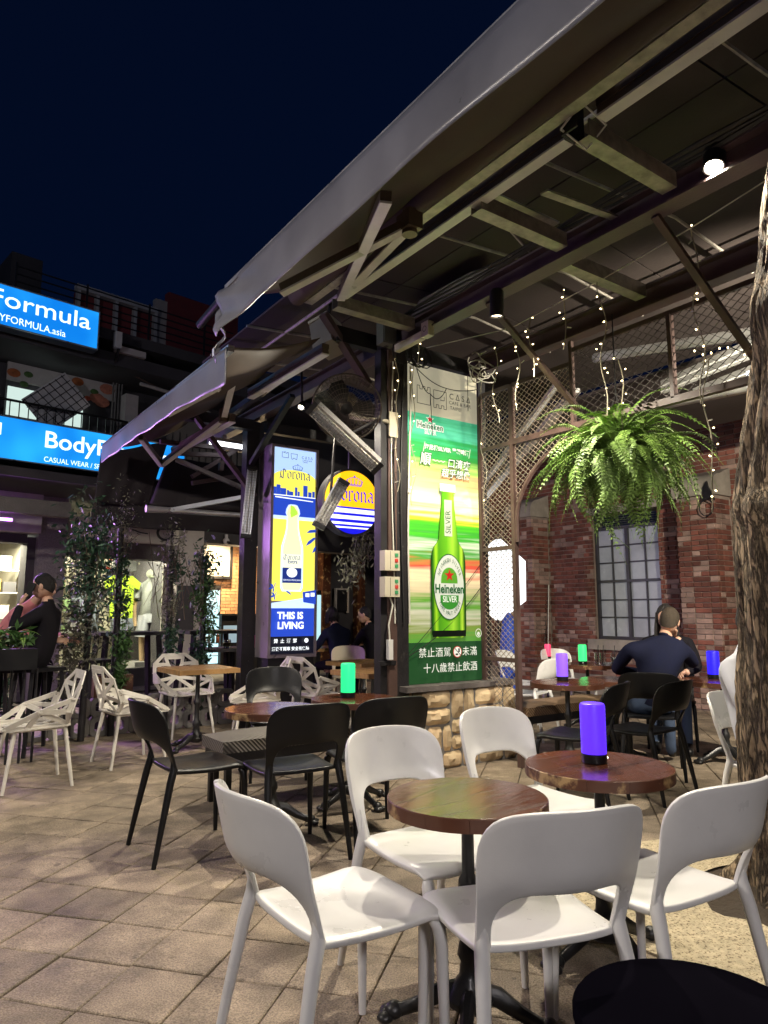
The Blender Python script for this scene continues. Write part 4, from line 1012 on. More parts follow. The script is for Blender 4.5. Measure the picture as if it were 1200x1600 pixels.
S.text('lettering', 'C Δ S Δ', .63, 3.275, .078, ink); S.text('lettering', 'CAFE & BAR', .63, 3.215, .046, ink, space=1.1); S.text('lettering', 'TAIPEI', .575, 3.165, .046, ink, space=1.1)
def star(a, b, r): return [(a+(r if k % 2 == 0 else r*.4)*math.sin(k*math.pi/5), b+(r if k % 2 == 0 else r*.4)*math.cos(k*math.pi/5)) for k in range(10)]
S.poly('star', star(.265, 3.015, .05), pw); S.poly('star', star(.265, 3.015, .036), pr_)
S.text('lettering', 'Heineken', .265, 2.95, .078, pw, bold=.011); S.text('lettering', 'Heineken', .265, 2.95, .078, pg_, bold=.001); S.text('lettering', 'SILVER', .265, 2.893, .062, pw, sx=.75, bold=.002)
S.text('lettering', '海尼根SILVER 星銀啤酒', .46, 2.755, .052, pw, bold=.002, shear=.0); S.strokes('bracket', [[(.20, 2.80), (.18, 2.71)], [(.74, 2.80), (.72, 2.71)]], .006, pw)
for st_, a, b, z_ in (('順', .20, 2.638, .125), ('口清爽', .59, 2.63, .092), ('超乎想像', .55, 2.535, .086)):
    S.text('lettering', st_, a, b, z_, pg_, bold=.006, shear=.15); S.text('lettering', st_, a, b, z_, pw, bold=.001, shear=.15)
S.strokes('flourish', [[(.28+.011*k, 2.64+.007*math.sin(k*1.6)) for k in range(14)]], .006, pw)
# the bottle
bx = .447
prof = [(2.13, .088), (2.105, .092), (2.055, .092), (2.05, .07), (1.93, .075), (1.90, .082), (1.75, .098), (1.66, .108), (1.62, .13), (1.58, .168), (1.53, .188), (1.46, .195), (.93, .195), (.87, .19), (.845, .17), (.84, .14)]
zb = lambda z: 1.07+(z-.84)*(2.442-1.07)/(2.13-.84)
bot = [(bx-w, zb(z)) for z, w in prof]+[(bx+w, zb(z)) for z, w in reversed(prof)]
def bottle_mat():
    m = mat('printed_bottle', (.1, .3, .02), .4, var=0); N = m.node_tree.nodes; L = m.node_tree.links
    tc = N.new('ShaderNodeTexCoord'); sp = N.new('ShaderNodeSeparateXYZ'); L.new(tc.outputs['Object'], sp.inputs[0])
    r = N.new('ShaderNodeValToRGB'); cr = r.color_ramp
    mr = N.new('ShaderNodeMapRange'); mr.inputs[1].default_value = bx-.2; mr.inputs[2].default_value = bx+.2; L.new(sp.outputs[0], mr.inputs[0]); L.new(mr.outputs[0], r.inputs[0])
    st = [(0, (20, 60, 10)), (.06, (40, 100, 20)), (.14, (150, 205, 40)), (.22, (70, 140, 25)), (.45, (95, 170, 30)), (.62, (150, 205, 55)), (.8, (70, 140, 20)), (.88, (170, 215, 60)), (.95, (40, 90, 15)), (1, (15, 45, 8))]
    while len(cr.elements) < len(st): cr.elements.new(.5)
    for e, (p_, c) in zip(cr.elements, st): e.position = p_; e.color = (*srgb(*c), 1)
    b = N['Principled BSDF']; L.new(r.outputs[0], b.inputs['Base Color']); L.new(r.outputs[0], b.inputs['Emission Color']); b.inputs['Emission Strength'].default_value = PE; return m
S.poly('bottle_outline', [(x*1.03-bx*.03, z) for x, z in bot], lit('bottle_edge', (18, 50, 12), PE)); S.poly('bottle', bot, bottle_mat())
S.rect('bottle_cap', bx-.092, zb(2.06), bx+.092, zb(2.128), pw); S.rect('bottle_shade', bx-.19, zb(.85), bx+.19, zb(.90), lit('bottle_foot', (8, 20, 8), .2))
S.poly('neck_label', [(bx-.045, zb(1.68)), (bx+.045, zb(1.68)), (bx+.045, zb(1.99)), (bx-.045, zb(1.99))], lit('label_cream', (225, 232, 205), PE)); S.text('lettering', 'SILVER', bx, zb(1.80), .085, pg_, rot=math.pi/2, sx=.85)
lz = 1.515
S.ell('label_rim', bx, lz, .178, .292, pg_); S.ell('label_oval', bx, lz, .17, .283, lit('label_white', (228, 234, 220), PE)); 
S.poly('label_crest', [(bx-.095, lz+.03), (bx+.095, lz+.03)]+[(bx+.095*math.cos(t*math.pi/10), lz+.06+.11*math.sin(t*math.pi/10)) for t in range(11)], lit('label_green', (95, 170, 50), PE))
S.poly('label_crest', [(bx-.105, lz-.075)]+[(bx-.105*math.cos(t*math.pi/10), lz-.11-.09*math.sin(t*math.pi/10)) for t in range(11)]+[(bx+.105, lz-.075)], lit('label_green2', (60, 150, 50), PE))
S.poly('star', star(bx, lz+.10, .058), pr_); S.text('lettering', 'Heineken', bx, lz-.022, .108, pg_, bold=.003, sx=.80); S.text('lettering', 'SILVER', bx, lz-.112, .075, pw, bold=.001, sx=.75)
def arc_text(st_, up, ra, rb, size, m):
    n_ = len(st_)
    for k, ch in enumerate(st_):
        if ch == ' ': continue
        f_ = (k-(n_-1)/2)/n_*(2.3 if up else 2.0); t_ = math.pi/2-f_ if up else -math.pi/2+f_
        S.text('letter', ch, bx+ra*math.cos(t_), lz+rb*math.sin(t_), size, m, rot=(t_-math.pi/2)*.8 if up else (t_+math.pi/2)*.8, sx=.8); S.k -= 1
    S.k += 1
arc_text('HEINEKEN SILVER', True, .135, .235, .045, pg_); arc_text('PURE MALT LAGER', False, .135, .235, .045, pg_)
S.text('lettering', '禁止酒駕', .27, .945, .086, pw, space=1.1); S.text('lettering', '未滿', .665, .945, .086, pw, space=1.1); S.ell('prohibition_sign', .52, .948, .05, .05, pr_); S.ell('prohibition_sign', .52, .948, .043, .043, pw)
S.rect('prohibition_glass', .528, .945, .546, .978, ink); S.poly('prohibition_car', [(.492, .92), (.526, .92), (.521, .935), (.498, .935)], ink); S.strokes('prohibition_bar', [[(.488, .978), (.551, .92)]], .006, ink)
S.text('lettering', '十八歲禁止飲酒', .44, .815, .086, pw, space=1.05)
S.text('lettering', 'e', .765, 1.105, .07, pw, bold=.002); S.strokes('ring', [[(.765+.034*math.cos(t*.2618), 1.107+.036*math.sin(t*.2618)) for t in range(25)]], .006, pw)
# wires sagging in front of the poster
mb = MB(); ww = lambda a, b, sag, r, m=0: mb.tube([Vector(a)*(1-t/10)+Vector(b)*(t/10)+V(0, 0, -sag*4*(t/10)*(1-t/10)) for t in range(11)], r, 5)
ww((.10, -.03, 3.46), (.44, -.04, 3.33), .03, .004); ww((.44, -.04, 3.33), (.84, -.03, 3.40), .02, .004); ww((.10, -.03, 3.46), (.24, -.05, 3.24), .06, .004); ww((.24, -.05, 3.24), (.44, -.04, 3.33), .07, .004)
ww((.24, -.05, 3.24), (.26, -.05, 2.86), .0, .003); ww((.70, -.04, 3.62), (.70, -.04, 3.16), .0, .003); ww((0, -.03, .93), (.87, -.02, 1.55), .07, .004); ww((0, -.03, .95), (.86, -.02, 1.75), .02, .003)
mb.build('loose_wires', M['cable_b'], po)

# ================================================================== tall yellow light box
LX0, LX1, LY = 3.478, 4.054, 7.20
lb = thing('light_box', 'tall lit advertising light box with a beer bottle on a yellow beach', 'light box', (LX0, LY, 0))
LZ = lambda c: 3.15-((660+c*.25)-705)*.00737
LXc = lambda c: (c-238)/(494-238)*(LX1-LX0)
mb = MB(); z0, z1 = LZ(1465), LZ(140)
mb.b2((-.02, .012, z0), (.60, .32, z1)); mb.b2((-.022, -.012, z0), (.012, .0118, z1)); mb.b2((.564, -.012, z0), (.598, .0118, z1)); mb.b2((.0122, -.012, z0), (.5638, .0118, z0+.03)); mb.b2((.0122, -.012, z1-.03), (.5638, .0118, z1))
mb.build('case', mat('lightbox_case', (.42, .36, .40), .35, metal=.5, var=.1), lb)
S = Sheet(lb, (0, .0115, 0), (1, 0, 0), (0, 0, 1), .0008)
E_ = 1.0; yl_ = lit('lb_yellow', (238, 228, 88), E_); nv_ = lit('lb_navy', (34, 66, 176), E_); sk_ = lit('lb_sky', (168, 198, 240), E_); lb_ = lit('lb_pale', (196, 222, 250), E_); wh_ = lit('lb_white', (240, 246, 250), E_); bk_ = lit('lb_black', (14, 16, 30), .8); dn_ = lit('lb_ink', (28, 48, 120), .9)
def LR(n_, c0, y0, c1, y1, m): return S.rect(n_, LXc(c0), LZ(y1), LXc(c1), LZ(y0), m)
def LPo(n_, pts, m): return S.poly(n_, [(LXc(a), LZ(b)) for a, b in pts], m)
LR('sky_print', 240, 155, 493, 460, sk_)
LPo('sun_print', [(240, 460)]+[(366+126*math.cos(math.pi-t*math.pi/20)*1., 350-58*math.sin(t*math.pi/20)) for t in range(21)]+[(492, 460)], yl_)
for a, b, t_ in ((240, 262, 410), (262, 285, 395), (285, 318, 415), (322, 335, 425), (335, 358, 432), (368, 382, 402), (384, 396, 428), (416, 442, 385), (446, 466, 425), (470, 485, 418)): LR('skyline', a, t_, b, 462, nv_)
LR('sea_print', 240, 462, 493, 600, nv_); LR('wave_line', 240, 458, 493, 464, wh_); LPo('wave_line', [(255, 470), (475, 482), (475, 488), (255, 478)], wh_); LR('shore_line', 240, 590, 493, 612, lb_); LR('beach_print', 240, 612, 493, 1120, yl_)
LPo('road_print', [(240, 1135), (493, 1090), (493, 1170), (240, 1170)], lb_)
LR('navy_panel', 240, 1165, 493, 1337, nv_); LR('black_panel', 240, 1337, 493, 1442, bk_)
bt = [(515, 14), (520, 26), (545, 38), (572, 42), (590, 34), (660, 36), (700, 42), (740, 52), (780, 62), (830, 64), (1040, 64), (1062, 54)]
LPo('bottle_outline', [(356-w, y) for y, w in reversed(bt)]+[(356+w, y) for y, w in bt], lb_); 
LPo('bottle', [(356-w*.86+1, y+7 if y < 1000 else y-8) for y, w in reversed(bt)]+[(356+w*.86-1, y+7 if y < 1000 else y-8) for y, w in bt], lit('lb_beer', (242, 238, 176), E_))
LPo('lime_wedge', [(342, 520), (362, 528), (382, 560), (384, 575), (362, 590), (345, 600), (340, 570)], lit('lb_lime', (170, 215, 70), E_))
LR('bottle_label', 302, 915, 410, 1010, dn_); LR('bottle_label', 302, 830, 410, 914, lit('lb_label', (236, 238, 206), E_)); S.ell('label_disc', LXc(356), LZ(945), .068, .055, wh_)
S.gothic('lettering', LXc(356), LZ(852), .22, dn_); S.text('lettering', 'Extra', LXc(358), LZ(878), .06, dn_, bold=.001); S.text('lettering', 'CERVEZA MEXICANA', LXc(356), LZ(992), .024, wh_)
def palm(cx, cy, r):
    for k in range(6):
        t_ = k*math.pi/3+.3; pts = [(cx, cy), (cx+r*.5*math.cos(t_-.25), cy-r*.5*math.sin(t_-.25)-6), (cx+r*math.cos(t_), cy-r*math.sin(t_)), (cx+r*.5*math.cos(t_+.2), cy-r*.5*math.sin(t_+.2)+3)]; LPo('palm_leaf', pts, nv_)
LPo('palm_leaf', [(436, 690), (455, 670), (492, 664), (492, 682), (460, 688)], nv_); LPo('palm_leaf', [(432, 775), (445, 745), (480, 715), (492, 722), (462, 755)], nv_); LPo('palm_leaf', [(470, 820), (480, 785), (492, 770), (492, 800)], nv_)
palm(256, 1040, 34); palm(262, 1090, 30); LPo('palm_leaf', [(318, 1062), (350, 1085), (345, 1070), (330, 1060)], nv_)
LPo('van_print', [(415, 1065), (493, 1050), (493, 1140), (420, 1128)], nv_); LR('van_window', 432, 1072, 455, 1095, wh_); LR('van_window', 462, 1068, 485, 1092, wh_)
S.gothic('lettering', LXc(364), LZ(330), .40, dn_); S.crown('crown', LXc(374), LZ(290), .13, dn_)
S.text('lettering', 'THIS IS', LXc(347), LZ(1212), .108, wh_, bold=.004); S.text('lettering', 'LIVING', LXc(350), LZ(1272), .108, wh_, bold=.004)
S.text('lettering', '禁 止 酒 駕', LXc(322), LZ(1365), .052, wh_, bold=.001, space=1.25); S.ell('prohibition_sign', LXc(440), LZ(1363), .026, .026, wh_); S.text('lettering', '酒後不開車 安全有保障', LXc(352), LZ(1412), .046, wh_, bold=.001)
S.strokes('emblem', [[(LXc(a), LZ(b)) for a, b in ((282, 188), (282, 222), (318, 222), (318, 188), (310, 188), (310, 194), (302, 194), (302, 186), (294, 186), (294, 194), (288, 188), (282, 188))], [(LXc(a), LZ(b)) for a, b in ((332, 192), (370, 192), (366, 226), (358, 226), (356, 220), (346, 220), (344, 228), (336, 226), (332, 192))]], .005, bk_)
S.text('lettering', 'C Δ S Δ', LXc(428), LZ(208), .044, bk_); S.text('lettering', 'CAFE & BAR', LXc(428), LZ(226), .024, bk_); S.text('lettering', 'TAIPEI', LXc(416), LZ(238), .024, bk_)
# panel with white painted marks under the light box
mb = MB(); mb.b2((0, .02, .02), (.58, .30, LZ(1466)-.002)); mb.build('base_panel', M['black'], lb)
S = Sheet(lb, (0, .0195, 0), (1, 0, 0), (0, 0, 1)); S.strokes('painted_mark', [[(.30, .62), (.29, .50), (.34, .44), (.40, .50), (.41, .62)], [(.47, .62), (.46, .46), (.52, .44)], [(.28, .38), (.36, .36)], [(.42, .34), (.46, .30), (.38, .26)]], .035, mat('chalk_paint', (.6, .57, .5), .7, var=.1))

# ================================================================== round blue and yellow sign
RC = pY(550, 785, 5.35); RR = .292
rs = thing('round_sign', 'round lit sign, yellow above and blue with white stripes below', 'sign', tuple(RC))
mb = MB(); MR = Matrix.Rotation(R_(90), 3, 'X')
mb.lathe([(RR+.012, -.10), (RR+.02, -.095), (RR+.02, .0), (RR+.004, .004), (RR+.002, -.004)], 48, M=MR, cap=True); mb.build('case', M['black'], rs, smooth=40)
S = Sheet(rs, (0, -.006, 0), (1, 0, 0), (0, 0, 1)); 
ry = lit('sign_yellow', (255, 190, 16), 1.); rb = lit('sign_blue', (12, 14, 205), 1.); rw = lit('sign_white', (235, 235, 255), 1.15)
ch = -.045
def seg(zlo, zhi, m, n_):
    a0, a1 = math.asin(max(-1, zlo/RR)), math.asin(min(1, zhi/RR)); P = [(RR*math.cos(a0+(a1-a0)*k/16), RR*math.sin(a0+(a1-a0)*k/16)) for k in range(17)]
    S.poly(n_, P+[(-x, z) for x, z in reversed(P) if x > 1e-6], m)
seg(ch, RR, ry, 'yellow_field'); S.k -= 1; seg(-RR, ch-.0005, rb, 'blue_field')
for k, (a, b) in enumerate(((-.062, -.102), (-.125, -.160), (-.188, -.208), (-.228, -.242))): seg(b, a, rw, 'white_stripe'); S.k -= 1
S.k += 1; S.gothic('lettering', .01, .06, .46, rb); S.crown('crown', .02, .165, .17, rb)
mb = MB(); mb.bar((.29, .05, .15), (.29, -.45, .15), .03, .03); mb.bar((0, .05, RR+.02), (0, .05, RR+.35), .02, .02); mb.build('bracket', M['black'], rs)
# ================================================================== lamps on the beams
def spot_fixture(name, loc, target, lab, energy, angle, glow=True, color=(1., .90, .72), r=.055, L_=.15, size=.03, blend=.6):
    t = thing(name, lab, 'spotlight', tuple(loc), 0)
    loc = Vector(loc); d = (Vector(target)-loc).normalized(); Q = d.to_track_quat('Z', 'Y').to_matrix()
    MB().lathe([(r*.7, -L_), (r, -L_+.02), (r, 0), (r*.86, 0), (r*.8, -.02), (0, -.02)], 20, M=Q, cap=False).build('housing', M['black'], t, smooth=40)
    MB().lathe([(r*.78, -.012), (0, -.011)], 20, M=Q, cap=False).build('lens', M['spot_glow'] if glow else emit('dim_lens', (1., .8, .55), 6.), t)
    up = MB(); up.tube([-d*L_*.6, V(XB-loc.x if abs(XB-loc.x) < .4 else 0, 0, 3.57-loc.z)], .012, 6); up.build('bracket', M['black'], t)
    track_light('spot_beam', 'SPOT', tuple(d*.01), energy, color, size, tuple(d*2), angle, blend, parent=t)
    return t
spot_fixture('spotlight', pX(1115, 262, 3.36), (2.2, 1.5, .4), 'lit spotlight on the main beam next to the tree trunk', 290, R_(120), size=.035)
spot_fixture('spotlight', pX(776, 495, 3.38), (3.55, 3.7, .4), 'black cylinder spotlight aimed down near the poster', 300, R_(155), glow=False, r=.05, L_=.2)
p = pX(470, 637, 2.95); spot_fixture('spotlight', p, p+V(-.7, -.5, -1.2), 'small bare lit spotlight between fan and light box', 150, R_(150), r=.032, L_=.07)
# ================================================================== wall fan
fc_ = pX(542, 637, 3.02)
fan = thing('wall_fan', 'large dark caged wall fan on the black post above the round sign', 'fan', tuple(fc_))
ax = V(-.55, -.75, -.62).normalized(); Q = ax.to_track_quat('Z', 'Y').to_matrix(); FR = .29
mb = MB()
for z, rs_ in ((0.06, (.06, .10, .14, .18, .22, .26)), (-.05, (.10, .2, .26))):
    for r in rs_: mb.tube([Q @ V(r*math.cos(a*math.pi/18), r*math.sin(a*math.pi/18), z*(1-(r/FR)**2*.6)) for a in range(37)], .0022, 4, cap=False)
for k in range(48):
    a = k*math.pi/24; c, s = math.cos(a), math.sin(a)
    mb.tube([Q @ V(r*c, r*s, zz) for r, zz in ((.05, .062), (.15, .055), (.25, .03), (FR, 0))], .0018, 4, cap=False); mb.tube([Q @ V(r*c, r*s, zz) for r, zz in ((.05, -.055), (.2, -.045), (FR, 0))], .0018, 4, cap=False)
mb.tube([Q @ V(FR*math.cos(a*math.pi/18), FR*math.sin(a*math.pi/18), 0) for a in range(37)], .008, 6, cap=False)
mb.build('cage', mat('fan_cage', (.07, .055, .045), .45, metal=.5, var=.2), fan)
mb = MB()
for k in range(3):
    a = k*2.094; P = [(.03, -.02), (.12, -.09), (.22, -.09), (.245, 0), (.2, .07), (.08, .05)]
    mb.add([Q @ (Matrix.Rotation(a, 3, 'Z') @ V(x, y, y*.35)) for x, y in P], [tuple(range(6))])
mb.lathe([(.0, -.02), (.05, -.02), (.05, .03), (0, .04)], 14, M=Q); mb.build('blade', M['black_pl'], fan)
mb = MB(); mb.lathe([(.03, -.26), (.07, -.24), (.085, -.17), (.075, -.08), (.04, -.06)], 16, M=Q); mb.build('motor', mat('beige_motor', (.40, .33, .22), .4, var=.15), fan, smooth=45)
mb = MB(); mb.tube([Q @ V(0, 0, -.2), Q @ V(0, 0, -.2)+V(.02, 0, -.14), V(3.36-fc_.x, 4.73-fc_.y, -.10)], .02, 8); mb.box(V(3.40-fc_.x, 4.722-fc_.y, -.12), (.09, .024, .22)); mb.build('bracket', M['cream_box'], fan, smooth=45)
# ================================================================== infrared heaters
def heater(a, b, lab, w=.10, nrm=(0, -1, -.5), hang=None):
    a, b = Vector(a), Vector(b); t = thing('infrared_heater', lab, 'heater', tuple((a+b)/2)); d = (b-a).normalized(); n_ = Vector(nrm); n_ = (n_-d*n_.dot(d)).normalized(); s = d.cross(n_)
    mb = MB(); mb.bar(a-n_*.035, b-n_*.035, w, .03, n_); mb.bar(a+s*w*.5, b+s*w*.5, .008, .08, n_); mb.bar(a-s*w*.5, b-s*w*.5, .008, .08, n_); bw(mb, 'reflector', M['alu'], t)
    mb = MB(); bw(MB().tube([a+d*.03, b-d*.03], .012, 8), 'heating_tube', M['alu_white'], t)
    L_ = (b-a).length; k = 0; mb = MB()
    while k*.03 < L_: p_ = a+d*(k*.03); mb.tube([p_+s*w*.5+n_*.04, p_-s*w*.5+n_*.04], .003, 4, cap=False); k += 1
    for o_ in (-.3, 0, .3): mb.tube([a+s*w*o_+n_*.043, b+s*w*o_+n_*.043], .003, 4, cap=False)
    bw(mb, 'guard', M['galv'], t)
    bw(MB().bar(a-d*.04, a, w*1.1, .09, n_), 'end_cap', M['black'], t); bw(MB().bar(b, b+d*.04, w*1.1, .09, n_), 'end_cap', M['black'], t)
    if hang is not None: bw(MB().tube([(a+b)/2-n_*.05, Vector(hang)], .012, 6), 'hanger', M['black'], t)
heater(pY(394, 735, 7.22), pY(384, 835, 7.22), 'upright infrared heater on the black post left of the light box', .10, (-.4, -1, 0), (3.4, 7.6, 2.6))
heater(pX(492, 638, 2.62), pX(588, 727, 3.12), 'long slanting aluminium heater below the caged fan', .11, (-.5, -.6, -.6), (3.33, 4.8, 2.95))
heater(pX(534, 757, 3.0), pX(500, 818, 2.85), 'short slanted heater in front of the round sign', .09, (-.4, -.8, -.3), (3.2, 5.3, 3.2))
# ================================================================== speaker, boxes, sockets and cables on the post
c = pX(512, 527, 2.92); t = thing('loudspeaker', 'beige box loudspeaker hung under the awning beam', 'loudspeaker', tuple(c))
mb = MB(); Mx = Matrix.Rotation(R_(-20), 3, 'X') @ Matrix.Rotation(R_(25), 3, 'Z')
P = [(-.12, -.10, -.15), (.12, -.10, -.15), (.12, .10, -.13), (-.12, .10, -.13), (-.10, -.08, .14), (.10, -.08, .14), (.10, .10, .14), (-.10, .10, .14)]
mb.add([Mx @ V(*p_) for p_ in P], [(3, 2, 1, 0), (4, 5, 6, 7), (0, 1, 5, 4), (1, 2, 6, 5), (2, 3, 7, 6), (3, 0, 4, 7)]); mb.build('cabinet', mat('speaker_beige', (.26, .235, .21), .5, var=.1), t)
MB().box(Mx @ V(0, -.0, .15), (.23, .2, .025), M=Mx).build('lid', M['cream_box'], t); MB().tube([(0, 0, .15), (.02, 0, .32)], .015, 6).build('hanger', M['black'], t)
c = pY(604, 517, 4.68); t = thing('junction_box', 'grey electrical junction box at the top of the post', 'junction box', tuple(c))
MB().box((0, 0, 0), (.14, .10, .26)).build('case', mat('box_grey', (.13, .14, .12), .5, var=.15), t); MB().box((0, -.054, 0), (.12, .008, .24)).build('lid', mat('lid_grey', (.15, .16, .14), .5, var=.15), t); MB().tube([(0, 0, .13), (.02, .05, .22)], .012, 6).build('conduit', M['black'], t)
c = pX(640, 535, 3.36); t = thing('socket_box', 'cream socket box clipped to the beam with fairy-light plugs', 'socket box', tuple(c))
MB().box((0, 0, 0), (.05, .36, .06)).build('trunking', M['cream_box'], t); MB().box((0, -.24, .03), (.06, .09, .12)).build('socket', M['cream_box'], t)
S = Sheet(t, (-.031, -.24, .03), (0, -1, 0), (0, 0, 1)); S.strokes('socket_ring', [[(.022*math.cos(k*.4), .022*math.sin(k*.4)) for k in range(17)]], .005, M['cable_b'])
for k, y in enumerate((876, 917)):
    c = pY(609, y, 4.70); t = thing('heater_control', 'cream control box with buttons on the brown post, '+('its side glowing purple, above the other' if k == 0 else 'with the adapter cable leaving it below'), 'control box', tuple(c), 0, 'heater control boxes')
    MB().box((0, 0, 0), (.15, .075, .165)).build('case', M['cream_box'], t)
    for dz, cc in ((.045, (.05, .3, .12)), (0, (.6, .05, .04)), (-.045, (.05, .3, .12))): MB().box((.04, -.04, dz), (.03, .01, .028)).build('button', mat('button', cc, .4, var=0), t)
    MB().box((-.02, -.0385, 0), (.002, .004, .15)).build('seam', M['cable_b'], t)
c = pY(609, 1015, 4.70); t = thing('power_adapter', 'white plug adapter hanging on a cable down the post', 'adapter', tuple(c))
MB().box((0, 0, 0), (.045, .035, .16)).build('body', M['white_pl'], t); MB().tube([(0, 0, .08), (-.01, 0, .2), (.03, 0, .36), (.0, .01, .44)], .007, 6).build('cable', M['cable_w'], t, smooth=50)
MB().box((-.005, .03, -.11), (.16, .03, .035)).build('shelf_bracket', M['black'], t)
t = thing('cable_run', 'white and black cables running down the black post beside the poster', 'cable', (3.5, 4.73, 0)); mb = MB(); mb2 = MB()
for x, m_, w in ((3.575, 0, .009), (3.40, 0, .006), (3.425, 1, .006), (3.50, 1, .007)):
    pts = [(x+.018*math.sin(z*2.1+x*9)-(.06 if x > 3.57 and z < 1.3 else 0)*(1.3-z), 4.722, z) for z in [1.2+.15*k for k in range(16)]]
    (mb if m_ == 0 else mb2).tube(pts, w, 6)
for a in range(8):
    c0 = V(3.35+random.uniform(0, .35), 4.66, 3.52); mb2.tube([c0+V(.09*math.cos(k*.5+a), -.03*math.sin(k*.3), .10*math.sin(k*.5+a)) for k in range(12)], .005, 5)
bw(mb, 'white_cable', M['cable_w'], t, smooth=50); bw(mb2, 'black_cable', M['cable_b'], t, smooth=50)
# cable coils at the poster's right top corner
mb = MB(); t = thing('cable_coil', 'coils of pale cable at the top right corner of the poster', 'cable', (4.4, 4.6, 3.55))
for a in range(7):
    c0 = V(random.uniform(-.15, .1), random.uniform(-.05, .05), random.uniform(-.1, .1)); mb.tube([c0+V(.10*math.cos(k*.45+a), .03*math.sin(k*.9), .07*math.sin(k*.45+a)) for k in range(14)], .006, 5)
mb.build('coil', M['cable_w'], t, smooth=50)
# ================================================================== fairy lights
bulb_me = MB().ell((0, 0, 0), (.0052, .0052, .008), 8, 6).mesh('bulb', M['bulb'], 60); bulb_off = MB().tube([(0, 0, 0), (.008, 0, .03)], .004, 5).mesh('bulb', M['cable_w'])
def strand(top, z1, n_, lab, on=.65, drift=.02):
    top = Vector(top); t = thing('fairy_light_strand', lab, 'string lights', tuple(top), 0, 'hanging fairy lights'); pts = []
    L_ = top.z-z1; k = max(6, int(L_/.05))
    pts = [V(drift*math.sin(i*.7+top.x*9), drift*math.sin(i*.5+top.y*7), -L_*i/k) for i in range(k+1)]
    MB().tube(pts, .004, 5).build('cable', M['fairy_cable'], t)
    for i in range(n_):
        q = pts[min(k, int((i+.4)*k/n_))]+V(random.uniform(-.03, .03), random.uniform(-.03, .03), random.uniform(-.02, .02))
        o = link('bulb', bulb_me if random.random() < on else bulb_off, t, tuple(q)); o.rotation_euler = (random.uniform(-2, 2), random.uniform(-2, 2), random.uniform(0, 6))
q = 'strand of warm fairy lights '
strand(pX(938, 440, 3.9), pX(945, 652, 3.9).z, 13, q+'hanging above the fern from the slack wire', .8)
strand(pX(968, 560, 4.2), pX(985, 735, 4.2).z, 10, q+'trailing into the hanging fern', .7)
strand(pX(1082, 360, 3.9), pX(1090, 632, 3.9).z, 12, q+'on a thick cable beside the tree trunk', .7)
strand(pX(1100, 560, 4.35), pX(1120, 800, 4.35).z, 11, q+'hanging down to the crow ornament', .6)
strand(pX(830, 500, 3.9), pX(835, 590, 3.9).z, 8, q+'beside the diagonal brace', .8)
strand(pX(806, 520, 4.0), pX(808, 640, 4.0).z, 8, q+'in front of the trellis top corner', .7)
strand(pX(773, 545, 4.1), pX(778, 660, 4.1).z, 7, q+'at the trellis beside the poster edge', .6)
strand(pX(653, 520, 3.4), pX(655, 575, 3.4).z, 6, q+'hanging from the socket box', .5)
strand(V(3.60, 4.70, 3.50), 2.2, 14, q+'along the left edge of the poster', .35)
strand(V(4.43, 4.70, 3.50), 2.1, 12, q+'along the right edge of the poster', .35)
strand(V(3.42, 4.69, 3.48), 2.3, 12, q+'on the brown post above the control boxes', .35)
strand(pX(880, 455, 3.9), pX(882, 545, 3.9).z, 6, q+'between brace and slack wire', .7)
t = thing('slack_wire', 'thin wire slung under the beams carrying the fairy lights', 'wire', tuple(pX(938, 438, 3.9))); P = [pX(660, 545, 3.9), pX(800, 512, 3.9), pX(938, 438, 3.9), pX(1080, 356, 3.9), pX(1200, 280, 3.9), pX(1330, 190, 3.9)]
bw(MB().tube(P, .0045, 5), 'wire', M['cable_w'], t)
t = thing('fairy_light_swag', 'horizontal swag of fairy lights strung across the upper trellis', 'string lights', (4.38, 2.5, 3.1)); P = [pX(1085+k*13, 545+6*math.sin(k*1.3), 4.38) for k in range(9)]; bw(MB().tube(P, .004, 5), 'cable', M['cable_b'], t)
for p_ in P: link('bulb', bulb_me, t, tuple(p_-V(4.38, 2.5, 3.1)+V(0, 0, -.015)))
# ================================================================== hanging fern
FC = pX(968, 738, 4.30); FC.z = 2.36
fern = thing('hanging_fern', 'big bushy green fern in a hanging basket beneath the fairy lights', 'plant', tuple(FC))
mb = MB(); mb.lathe([(.05, -.2), (.12, -.18), (.17, -.05), (.18, .03), (.165, .03), (.15, 0)], 16); mb.build('basket', M['soil'], fern, smooth=50)
mb = MB()
for k in range(3): a = k*2.1; mb.tube([(.17*math.cos(a), .17*math.sin(a), .02), (0, 0, .55)], .004, 5)
mb.tube([(0, 0, .55), (0, 0, 3.53-FC.z)], .005, 5); mb.build('hanger', M['black'], fern)
def frond(L_, rise, droop, curl):
    mb = MB(); n_ = 34; prev = None; pts = []
    for i in range(n_+1):
        s = i/n_; x = L_*(s*.95-.32*droop*s**3); z = rise*math.sin(s*1.5)*L_*.7-droop*L_*s**2.1; y = curl*s*s*L_
        pts.append(V(x, y, z))
    mb.tube(pts[::3], [.0035*(1-.8*i/len(pts[::3])) for i in range(len(pts[::3]))], 4, cap=False)
    for i in range(2, n_+1):
        d = (pts[i]-pts[i-1]).normalized(); s = i/n_; sd = d.cross(V(0, 0, 1)); sd = sd.normalized() if sd.length > .05 else V(0, 1, 0)
        l = .062*math.sin(math.pi*min(1, s*.9+.16))**.7; w = .0095
        for sg in (-1, 1):
            tip = pts[i]+sd*sg*l+d*l*.25-V(0, 0, l*.22); mid = pts[i]+sd*sg*l*.45+d*.004
            mb.add([pts[i]-d*w*.5, mid-d*w, tip, mid+d*w], [(0, 1, 2, 3)])
    return mb.mesh('frond', M['leaf_fern'])
random.seed(11)
